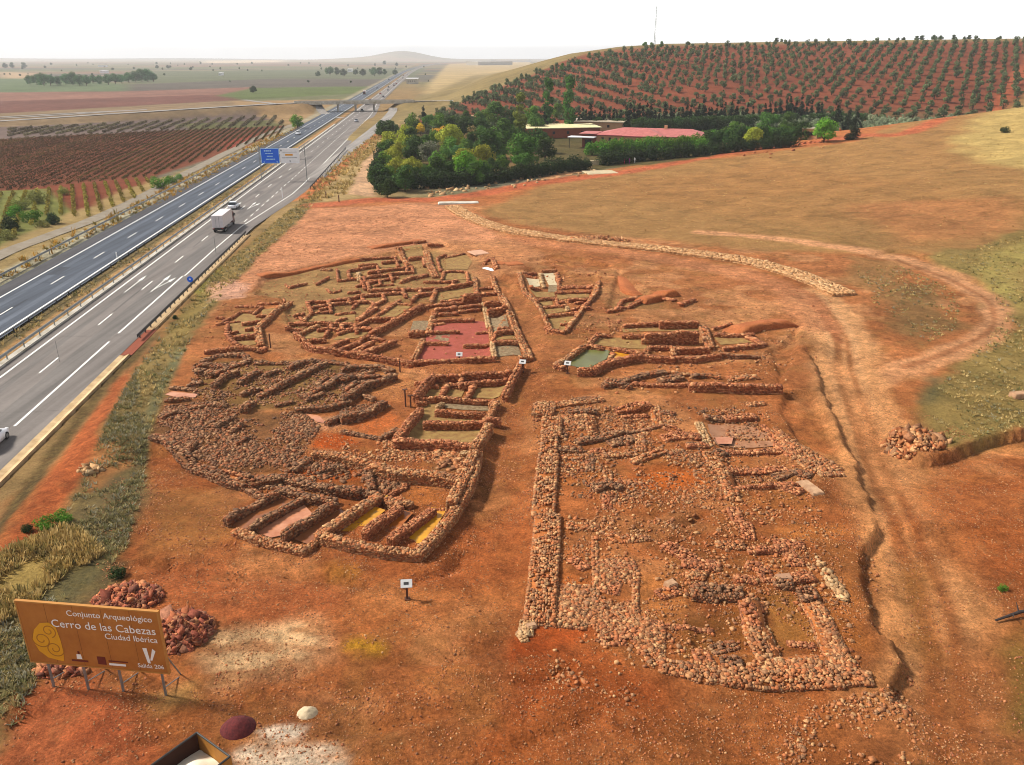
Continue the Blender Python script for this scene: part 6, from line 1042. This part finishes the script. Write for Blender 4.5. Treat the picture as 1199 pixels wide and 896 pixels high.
for _ in range(900):
    X = rng.uniform(60, 265); lo = np.interp(X, [60, 110, 150, 185, 265], [372, 350, 330, 326, 322]); Y = rng.uniform(lo-6, np.interp(X, [60, 120, 170, 265], [378, 378, 368, 366]))
    if X < Y*.67 and all((X-a)**2+(Y-b)**2 > 9.6 for a, b in grove[-260:]): grove.append((X, Y))
hill.sort(key=lambda p: p[0]**2+p[1]**2); print('olives', len(hill), len(grove))
def olive(p, s, label, group):
    o = link('olive_tree', OL[rng.integers(4) if 'rows' in label else rng.integers(4, 7)], None, (p[0], p[1], hz1(*p)-.05), rng.uniform(0, 6)); o.scale = (s, s, s*rng.uniform(.75, 1.)); tag(o, label, 'olive tree', group); return o
ng = min(len(grove), 70)
for p in grove[:ng]: olive(p, rng.uniform(1.0, 1.4), 'grey-green olive tree in the dense grove at the foot of the hill', 'olive trees of the dense grove')
nh = 300-ng
for p in hill[:nh]: olive(p, rng.uniform(1.0, 1.5), 'grey-green olive tree in the planted rows on the red hill', 'olive trees in rows on the red hill')
def mass(pts, name, label, smin, smax):
    parts = []
    for p in pts:
        me = OL[rng.integers(4) if 'rows' in label else rng.integers(4, 7)]; n = len(me.vertices); V = np.empty(n*3, np.float32); me.vertices.foreach_get('co', V); V = V.reshape(-1, 3)*rng.uniform(smin, smax); a = rng.uniform(0, 6); V = np.c_[V[:, 0]*math.cos(a)-V[:, 1]*math.sin(a), V[:, 0]*math.sin(a)+V[:, 1]*math.cos(a), V[:, 2]]+np.array([p[0], p[1], hz1(*p)-.05])
        f = np.empty(len(me.loops), np.int32); me.loops.foreach_get('vertex_index', f); C = np.empty(n*4, np.float32); me.color_attributes['Col'].data.foreach_get('color', C); parts.append((V, f.reshape(-1, 4), C.reshape(-1, 4)[:, :3]*rng.uniform(.85, 1.15)))
    tag(link(name, mesh(name, *join(parts), LEAF)), label, 'olive trees', None, 'stuff')
mass(hill[nh:], 'olive_orchard', 'farther rows of olive trees covering the upper hill', 1.0, 1.5)
if grove[ng:]: mass(grove[ng:], 'olive_grove', 'dense grey-green olive grove along the foot of the hill', 1., 1.4)
# trees along the hill crest and on its grassy shoulder
for k, (px, D, key, s) in enumerate([(605, 540, 'dark', .9), (620, 520, 'mid', .8), (640, 545, 'green', .8), (655, 560, 'mid', .9), (663, 560, 'green', .7), (684, 590, 'mid', .8), (694, 590, 'green', .8), (706, 600, 'mid', .7), (744, 610, 'mid', .9), (752, 610, 'green', .9), (762, 612, 'mid', .8), (571, 470, 'dark', .8), (583, 480, 'mid', .8), (592, 480, 'dark', .8), (660, 520, 'green', .7), (672, 570, 'mid', .7)]): X = (px-600)/960*D*1.0; put_tree(key, X, D, s*.8, 'hill_tree', 'small tree on the grassy left shoulder of the hill', 'tree', 'small trees on the grassy shoulder of the hill')
for px, s in ((884, .8), (888, .6), (1005, .5), (1012, .6), (1026, .7), (1035, .8), (1044, .9), (1056, 1.), (1066, .9), (1076, .9), (1088, .8), (1096, .7), (1128, .7), (1155, .6)): X = (px-600)/960*690; put_tree('dark', X, 690+rng.uniform(-10, 10), s*.9, 'crest_tree', 'small dark tree on the skyline of the hill', 'tree', 'small dark trees on the skyline of the hill', .8)
# trees far out on the plain
pl = [(px, py, r) for px, py, r in [(34, 93, 5), (42, 92, 6), (50, 92, 7), (58, 93, 6), (66, 94, 5), (76, 92, 6), (84, 91, 7), (92, 93, 6), (100, 93, 6), (108, 92, 5), (116, 93, 5), (126, 92, 6), (134, 91, 6), (142, 92, 5), (150, 90, 6), (158, 89, 6), (165, 87, 7), (172, 87, 7), (179, 90, 5), (386, 82, 5), (394, 83, 4), (403, 84, 4), (416, 84, 3), (424, 84, 4), (438, 83, 5), (444, 83, 4), (450, 84, 3), (463, 84, 3), (372, 86, 3), (450, 73, 2), (464, 75, 2), (296, 104, 4), (6, 76, 3), (14, 76, 3), (28, 76, 3), (184, 78, 2), (196, 78, 2), (223, 80, 2)]]
for k in range(56): pl.append((rng.uniform(0, 505), rng.choice([73.5, 75, 76, 78, 80, 82, 87, 95])+rng.uniform(-.6, .6), rng.uniform(.7, 1.5)))
for px, py, r in pl: by_crown('blue' if r > 4 else 'dark', px, py, r, 'field_tree', 'blue-green tree in the belt far out on the plain' if px < 200 and r > 4 else 'small dark tree far out on the plain', 'tree', 'trees of the belt on the plain' if px < 200 and r > 4 else 'scattered far trees')
# ------------------------------------------------------------------ vineyard rows
def vine_row(a, b, col, h, w, label, group, dens=1.1):
    a = np.array(a); b = np.array(b); L = np.hypot(*(b-a)); n = max(3, int(L*dens)); t = (np.arange(n)+.5)/n+rng.uniform(-.2, .2, n)/n; cs = np.c_[a+(b-a)*t[:, None], np.zeros(n)]; cs = cs[rng.uniform(size=n) < .985]; cs[:, 2] = hz(cs[:, 0], cs[:, 1])+h*.5
    V, f, c = leaves(cs, np.full(len(cs), w)*rng.uniform(.7, 1.2, len(cs)), len(cs)*9, w*1.0, col, .35, .4, (1, 1, h/w*.5), .3); o = cs[0].copy(); o[2] = 0
    tag(link('vine_row', mesh('vine_row', V-o, f, c, LEAF), None, tuple(o)), label, 'vine row', group)
poly1 = PP([(-60, 168), (60, 160), (200, 153), (338, 148), (325, 160), (255, 178), (182, 206), (-60, 230)]); ang1 = math.radians(-11.5); d1 = np.array([math.sin(ang1), math.cos(ang1)]); n1 = np.array([d1[1], -d1[0]])
def clip_rows(poly, d, n, step):
    o = poly@n; out = []
    for k in np.arange(o.min()+step*.5, o.max(), step):
        ts = []; q = np.vstack([poly, poly[:1]])
        for i in range(len(poly)):
            a, b = q[i]@n-k, q[i+1]@n-k
            if a*b < 0: ts.append(float((q[i]+(q[i+1]-q[i])*(a/(a-b)))@d))
        ts.sort()
        for i in range(0, len(ts)-1, 2):
            if ts[i+1]-ts[i] > 4: out.append((n*k+d*ts[i], n*k+d*ts[i+1]))
    return out
for a, b in clip_rows(poly1, d1, n1, 2.3): vine_row(a, b, (78, 66, 36), .8, .34, 'dark brownish green row of vines in the large vineyard', 'vine rows of the large vineyard', 1.7)
poly2 = PP([(-20, 229), (60, 222), (178, 209), (164, 230), (100, 256), (60, 250), (-20, 300)]); d2 = np.array([math.sin(math.radians(-27)), math.cos(math.radians(-27))]); n2 = np.array([d2[1], -d2[0]])
for a, b in clip_rows(poly2, d2, n2, 2.5): vine_row(a, b, (128, 114, 48), .9, .42, 'yellowing row of vines in the small roadside plot', 'vine rows of the small roadside plot', 1.6)
poly3 = PP([(10, 151), (320, 136), (338, 146), (200, 152), (10, 160)]); 
for a, b in clip_rows(poly3, d1, n1, 5.5): vine_row(a, b, (112, 100, 76), 1., .8, 'faded grey row of vines in the far purple field', 'vine rows of the far purple field', 1.2)
# rough grass
def tufts(poly, n, col, h, w, blades=7):
    p = PP(poly); lo, hi = p.min(0), p.max(0); N_ = n*4; X = rng.uniform(lo[0], hi[0], N_); Y = rng.uniform(lo[1], hi[1], N_); ins = np.zeros(N_, bool); q = np.vstack([p, p[:1]])
    for k in range(len(p)):
        (ax, ay), (bx, by) = q[k], q[k+1]
        if ay != by: ins ^= ((ay > Y) != (by > Y)) & (X < (bx-ax)*(Y-ay)/(by-ay)+ax)
    k = np.where(ins & (fbm(X, Y, 3.2, 51) > rng.uniform(.28, .62, N_)))[0][:n]; X, Y = X[k], Y[k]; Z = hz(X, Y); m = len(k)
    hgt = h*np.exp(rng.normal(0, .35, m)); a = rng.uniform(0, 2*PI, (m, blades)); r = rng.uniform(.05, w, (m, blades)); bx = X[:, None]+np.cos(a)*r*.4; by = Y[:, None]+np.sin(a)*r*.4
    tx = X[:, None]+np.cos(a)*r*1.6; ty = Y[:, None]+np.sin(a)*r*1.6; hh = hgt[:, None]*rng.uniform(.6, 1.1, (m, blades)); ww = .05*w/.3; ox, oy = -np.sin(a)*ww, np.cos(a)*ww; zz = np.repeat(Z[:, None], blades, 1)
    V = np.stack([np.stack([bx-ox, by-oy, zz-.05], 2), np.stack([bx+ox, by+oy, zz-.05], 2), np.stack([tx+ox*.4, ty+oy*.4, zz+hh], 2), np.stack([tx-ox*.4, ty-oy*.4, zz+hh], 2)], 2).reshape(-1, 3)
    c = np.array([lin(q) for q in col]); cc = c[rng.integers(0, len(c), m)]*rng.uniform(.7, 1.3, (m, 1)); C = np.repeat(np.repeat(cc, blades, 0), 4, 0); return V, np.arange(len(V)).reshape(-1, 4), C
STRAW = [(186, 158, 98), (166, 140, 82), (140, 126, 74), (204, 176, 116)]; SCRUB = [(146, 134, 88), (128, 120, 82), (164, 144, 96), (112, 110, 66), (156, 150, 124)]
gs = join([tufts([(20, 665), (96, 572), (122, 505), (160, 432), (172, 520), (166, 575), (148, 640), (112, 690), (60, 722), (42, 800), (0, 880), (-60, 900), (-60, 730)], 5200, SCRUB, .16, .24), tufts([(160, 432), (192, 388), (250, 320), (300, 278), (350, 238), (380, 222), (352, 256), (302, 302), (270, 334), (238, 374), (206, 430), (186, 480), (172, 520)], 2600, SCRUB+STRAW, .2, .3),
           tufts([(0, 650), (80, 612), (120, 650), (60, 695), (20, 720), (-40, 750)], 1500, STRAW, .36, .32), tufts([(1095, 300), (1199, 275), (1280, 270), (1280, 520), (1199, 500), (1108, 520), (1088, 480), (1105, 440), (1150, 405), (1175, 372), (1160, 332)], 4600, STRAW+STRAW+SCRUB, .13, .24), tufts([(1000, 310), (1060, 310), (1125, 345), (1120, 385), (1080, 405), (1040, 390), (1020, 350)], 700, SCRUB+STRAW, .13, .22),
           tufts([(620, 225), (760, 195), (1000, 168), (1199, 125), (1260, 120), (1240, 270), (1060, 290), (900, 285), (760, 274), (640, 262)], 7000, [(180, 142, 88), (160, 120, 70), (150, 112, 64), (190, 160, 104)], .1, .3, 5), tufts([(0, 315), (100, 268), (190, 222), (300, 168), (352, 148), (330, 162), (200, 232), (100, 280), (0, 330)], 2200, [(190, 146, 62), (170, 130, 60), (140, 124, 60)], .5, .5), tufts([(0, 398), (140, 306), (270, 222), (345, 177), (346, 180), (280, 224), (150, 312), (0, 412)], 1800, SCRUB+STRAW, .3, .35), tufts([(350, 236), (400, 185), (450, 150), (462, 152), (430, 185), (405, 228), (372, 236)], 1200, STRAW, .5, .6)])
tag(link('rough_grass', mesh('rough_grass', *gs, LEAF)), 'dry rough grass on the verges and slopes', 'grass', None, 'stuff')
# ------------------------------------------------------------------ visitor centre and other buildings
ROOF = mat('red_metal_roof', (192, 116, 108), .6, .08, .8, .05, c2=(168, 94, 88)); WALLC = mat('cream_render', (206, 158, 118), .85, .06, .8); BROWNW = mat('red_brown_cladding', (146, 74, 44), .8, .1, 1); CREAMR = mat('cream_metal_roof', (226, 214, 170), .6, .06, .8, c2=(206, 190, 140)); GREYR = mat('grey_roof', (184, 168, 142), .7, .1, .6); WINC = mat('window_shade', (44, 36, 32), .3, .05, 2)
ax, ay, _ = at(698, 173); bx_, by_, _ = at(823, 171); va = math.atan2(by_-ay, bx_-ax); VL = math.hypot(bx_-ax, by_-ay)
vc = thing('visitor_centre', 'long low visitor centre with a pinkish red metal roof', 'building', (ax, ay, hz1((ax+bx_)/2, (ay+by_)/2)), va); VD, VE, VR = 15., 3.9, 6.0; print('centre', VL, va)
MB().box((VL/2, VD/2, VE/2-.5), (VL, VD, VE+1)).build('wall', WALLC, vc)
def roof(x0, x1, y0, y1, ze, zr, rx0, rx1, ry, nm='roof', m=ROOF, par=vc):
    a, b, c, d = (x0, y0, ze), (x1, y0, ze), (x1, y1, ze), (x0, y1, ze); e, f = (rx0, ry, zr), (rx1, ry, zr); mb = MB()
    for p in ([a, b, f, e], [c, d, e, f], [b, c, f], [d, a, e], [d, c, b, a]): mb.face(p)
    # standing seams
    for x in np.arange(x0+.8, x1, 1.6):
        if rx0 < x < rx1: mb.tube((x, y0, ze+.03), (x, ry, zr+.03), .05, 4)
    o = mb.build(nm, m, par)
    fb = MB()
    for (px_, py_), (qx, qy) in (((x0, y0), (x1, y0)), ((x1, y0), (x1, y1)), ((x0, y0), (x0, y1))): fb.tube((px_, py_, ze-.12), (qx, qy, ze-.12), .16, 6)
    fb.build('fascia', mat('dark_red_fascia', (132, 50, 54), .6, .05, 1), o); return o
roof(-.8, VL+.8, -.8, VD+.8, VE+.05, VR, 8, VL-5, VD*.55)
MB().box((VL*.46, -1.2, VE/2-.5), (VL*.36, 2.6, VE+1)).build('pavilion_wall', WALLC, vc); roof(VL*.26, VL*.66, -3.1, 7, VE+.1, VR+.5, VL*.46, VL*.46+.01, 2.5, 'pavilion_roof')
for x in (.06, .13, .19, .24, .70, .76, .82, .88, .94): f = MB().box((VL*x, -.02, 2.5), (.9, .1, 1.1)).build('window', WINC, vc); MB().box((VL*x, -.08, 1.9), (1.1, .16, .08)).build('sill', WALLC, f)
for x in (.32, .4, .52, .6): MB().box((VL*x, -2.52, 2.5), (.9, .1, 1.1)).build('window', WINC, vc)
MB().box((-2.6, 4.5, 1.5), (5.2, 9, 4)).build('entrance_block', BROWNW, vc); MB().box((-3, 4, 4.25), (6, 10.5, .2)).build('entrance_roof', ROOF, vc); MB().box((-4.6, -2.2, 3.2), (9.5, 4.6, .25)).build('canopy', WHITE, vc)
for x in (-8.8, -.6): MB().tube((x, -4, -.5), (x, -4, 3.2), .12, 8).build('canopy_post', DSTEEL, vc)
MB().box((-3, -.05, .9), (2.4, .12, 2.6)).build('door', GLASS, vc); MB().box((VL*.62, VD*.5, VR+.5), (1, .8, 1.2)).build('chimney', WALLC, vc)
def flat_building(name, label, p0, p1, depth, h, wallm, roofm, over=.7, rise=.5):
    a = np.array(P(*p0)); b = np.array(P(*p1)); L = np.hypot(*(b-a)); t = thing(name, label, 'building', (a[0], a[1], hz1(*((a+b)/2))), math.atan2(b[1]-a[1], b[0]-a[0])); MB().box((L/2, depth/2, h/2-.5), (L, depth, h+1)).build('wall', wallm, t)
    mb = MB(); R = [[(x, -over, h), (x, depth+over, h+rise), (x, depth+over, h+rise+.25), (x, -over, h+.25)] for x in (-over, L+over)]; mb.loft(R)
    for x in np.arange(0, L, 1.2): mb.tube((x, -over, h+.27), (x, depth+over, h+rise+.27), .06, 4)
    mb.build('roof', roofm, t)
    for x in np.arange(.15, .95, .2): MB().box((L*x, -.03, h*.55), (1., .1, 1.)).build('window', WINC, t)
    return t
flat_building('exhibition_hall', 'low hall with a broad cream metal roof left of the visitor centre', (619, 163), (702, 160), 13, 3.6, BROWNW, CREAMR); flat_building('workshop', 'grey-roofed outbuilding behind the visitor centre', (665, 152.5), (728, 154), 9, 3.4, WALLC, GREYR); flat_building('stone_hut', 'little flat-roofed stone hut among the trees beyond the visitor centre', (938, 164), (956, 163), 4, 3.2, WALLC, GREYR, .3, .1); flat_building('shed', 'small pinkish shed behind the park trees', (549, 145), (559, 145), 4, 3, WALLC, WALLC, .2, .1)
flat_building('farm_shed', 'white shed beside the motorway before the bridge', (476, 98.5), (489, 98.5), 10, 6, PCONC, WHITE); flat_building('farmhouse', 'tiny white farmhouse among the far trees', (407, 84.5), (412, 84.5), 12, 6, WHITE, WHITE); flat_building('farm_shed', 'pale shed on the plain right of the tree belt', (256, 88.5), (260, 88.5), 10, 4, WHITE, WHITE); flat_building('farm_shed', 'pale shed far beyond the tree belt', (115, 78.5), (124, 78.5), 14, 6, WHITE, GREYR); flat_building('farm_shed', 'pale building on the plain behind the tree belt', (117, 86), (124, 86), 14, 5, WHITE, WHITE); flat_building('warehouse', 'row of far white warehouses right of the motorway', (560, 76.5), (600, 76), 60, 14, PCONC, WHITE); flat_building('warehouse', 'distant warehouse at the far end of the motorway', (575, 73), (622, 73), 80, 16, WHITE, PCONC)
x, y = 690*.163, 700.; mt_ = thing('radio_mast', 'thin lattice mast on top of the hill', 'mast', (x, y, hz1(x, y)))
for a in (0, 2.1, 4.2): MB().tube((.9*math.cos(a), .9*math.sin(a), -1), (.25*math.cos(a), .25*math.sin(a), 28), .1, 5).build('leg', STEEL, mt_)
mb = MB()
for k in range(14):
    r = lambda z: .9-.65*z/28; z0_, z1_ = k*2, k*2+2
    for a in (0, 2.1, 4.2): mb.tube((r(z0_)*math.cos(a), r(z0_)*math.sin(a), z0_), (r(z1_)*math.cos(a+2.1), r(z1_)*math.sin(a+2.1), z1_), .05, 4)
mb.build('bracing', STEEL, mt_)
# people by the visitor centre entrance
def person(px, py, shirt, label):
    x, y, z = at(px, py); me = bpy.data.meshes.new('person'); bm = bmesh.new()
    pts = [(0, 0, .95), (0, 0, 1.2), (0, 0, 1.42), (0, 0, 1.55), (0, 0, 1.7), (-.2, 0, 1.4), (-.25, .02, 1.12), (-.22, -.08, .88), (.2, 0, 1.4), (.25, .02, 1.12), (.22, -.08, .88), (-.1, 0, .9), (-.11, -.03, .5), (-.11, 0, .06), (-.12, -.12, .03), (.1, 0, .9), (.11, .03, .5), (.11, .02, .06), (.12, -.1, .03)]
    rad = [.15, .14, .15, .06, .11, .07, .05, .04, .07, .05, .04, .1, .07, .05, .05, .1, .07, .05, .05]
    vs = [bm.verts.new(p) for p in pts]
    for a, b in ((0, 1), (1, 2), (2, 3), (3, 4), (2, 5), (5, 6), (6, 7), (2, 8), (8, 9), (9, 10), (0, 11), (11, 12), (12, 13), (13, 14), (0, 15), (15, 16), (16, 17), (17, 18)): bm.edges.new((vs[a], vs[b]))
    bm.to_mesh(me); bm.free(); o = link('person', me, None, (x, y, z), rng.uniform(0, 6)); md = o.modifiers.new('Skin', 'SKIN'); o.modifiers.new('Sub', 'SUBSURF').render_levels = 1
    for v, r in zip(me.skin_vertices[0].data if me.skin_vertices else [], rad): v.radius = (r, r*.85)
    me.materials.append(shirt); tag(o, label, 'person'); return o
SKIN_OK = True
for px, py, cl, lb in ((731, 192, (196, 64, 90), 'visitor in a pink top by the dark bushes'), (737, 192, (140, 50, 120), 'visitor in a purple top by the dark bushes'), (743, 191, (220, 216, 210), 'visitor in white by the dark bushes')):
    o = person(px, py, mat('clothing', cl, .8, .1, 4), lb); me = o.data
    if not me.skin_vertices:
        bpy.context.view_layer.objects.active = o
# ------------------------------------------------------------------ air
mb = MB().box((0, 5750, 68), (18600, 11700, 144)); hzm = bpy.data.materials.new('haze_air'); hzm.use_nodes = True; nt = hzm.node_tree; nt.nodes.remove(nt.nodes['Principled BSDF'])
pv = nt.nodes.new('ShaderNodeVolumePrincipled'); pv.inputs['Color'].default_value = (.95, .96, .98, 1); pv.inputs['Density'].default_value = HAZE if 'HAZE' in globals() else 1.4e-4; pv.inputs['Anisotropy'].default_value = .2
nt.links.new(pv.outputs[0], nt.nodes['Material Output'].inputs['Volume']); tag(mb.build('haze', hzm), 'thin pale haze over the plain', 'haze', None, 'stuff')
# ------------------------------------------------------------------ sky, sun, camera
EL, AZ = math.radians(44), math.radians(-78)       # sun to the left and a little behind the scene
W = bpy.data.worlds.new('World'); SC.world = W; W.use_nodes = True; N = W.node_tree.nodes; L = W.node_tree.links; bg = N['Background']
sk_ = N.new('ShaderNodeTexSky'); sk_.sky_type = 'NISHITA'; sk_.sun_disc = False; sk_.sun_elevation = EL; sk_.sun_rotation = AZ; sk_.altitude = 700; sk_.air_density = 1.; sk_.dust_density = 4.; sk_.ozone_density = 1.
tc = N.new('ShaderNodeTexCoord'); nf = noise(N, L, tc.outputs['Generated'], 3.5, 6, .6, (.2, .6, .6, .9), .6)
sp = N.new('ShaderNodeSeparateXYZ'); L.new(tc.outputs['Generated'], sp.inputs[0]); mr = N.new('ShaderNodeMapRange'); mr.interpolation_type = 'SMOOTHSTEP'
mr.inputs[1].default_value = 0.; mr.inputs[2].default_value = .42; mr.inputs[3].default_value = 0.; mr.inputs[4].default_value = 1.; L.new(sp.outputs[2], mr.inputs[0])
dp = N.new('ShaderNodeVectorMath'); dp.operation = 'DOT_PRODUCT'; L.new(tc.outputs['Generated'], dp.inputs[0]); dp.inputs[1].default_value = (-.5, .866, 0)
md = N.new('ShaderNodeMapRange'); md.interpolation_type = 'SMOOTHSTEP'; md.inputs[1].default_value = -.35; md.inputs[2].default_value = .3; L.new(dp.outputs['Value'], md.inputs[0])
cl = mixc(N, L, mr.outputs[0], mixc(N, L, md.outputs[0], (9.0, 9.1, 9.3), (14.5, 14.4, 14.2)), (3.4, 3.5, 3.8))      # bright hazy horizon under thin high cloud
L.new(mixc(N, L, nf, sk_.outputs[0], cl), bg.inputs['Color']); bg.inputs['Strength'].default_value = .10
sl_ = bpy.data.lights.new('sun', 'SUN'); sl_.energy = 4.6; sl_.angle = math.radians(9); sl_.color = (1, .95, .87); so = bpy.data.objects.new('sun', sl_); COL.objects.link(so)
v = Vector((math.sin(AZ)*math.cos(EL), math.cos(AZ)*math.cos(EL), math.sin(EL))); so.rotation_euler = v.to_track_quat('Z', 'Y').to_euler(); so.location = (0, 0, 200)
cam = bpy.data.cameras.new('camera'); cam.sensor_width = 36; cam.lens = 36*F/1199; cam.clip_start = .5; cam.clip_end = 30000
co = bpy.data.objects.new('camera', cam); COL.objects.link(co); co.location = (0, 0, CH); co.rotation_euler = (PI/2-TILT, 0, 0); SC.camera = co
SC.view_settings.view_transform = 'Standard'; SC.view_settings.look = 'None'; SC.view_settings.gamma = 1; SC.view_settings.exposure = 0.42
SC.cycles.use_denoising = True; SC.cycles.filter_width = 1.0; SC.cycles.max_bounces = 6; SC.cycles.volume_bounces = 0; SC.cycles.transparent_max_bounces = 4
SC.render.resolution_x = 1024; SC.render.resolution_y = 765
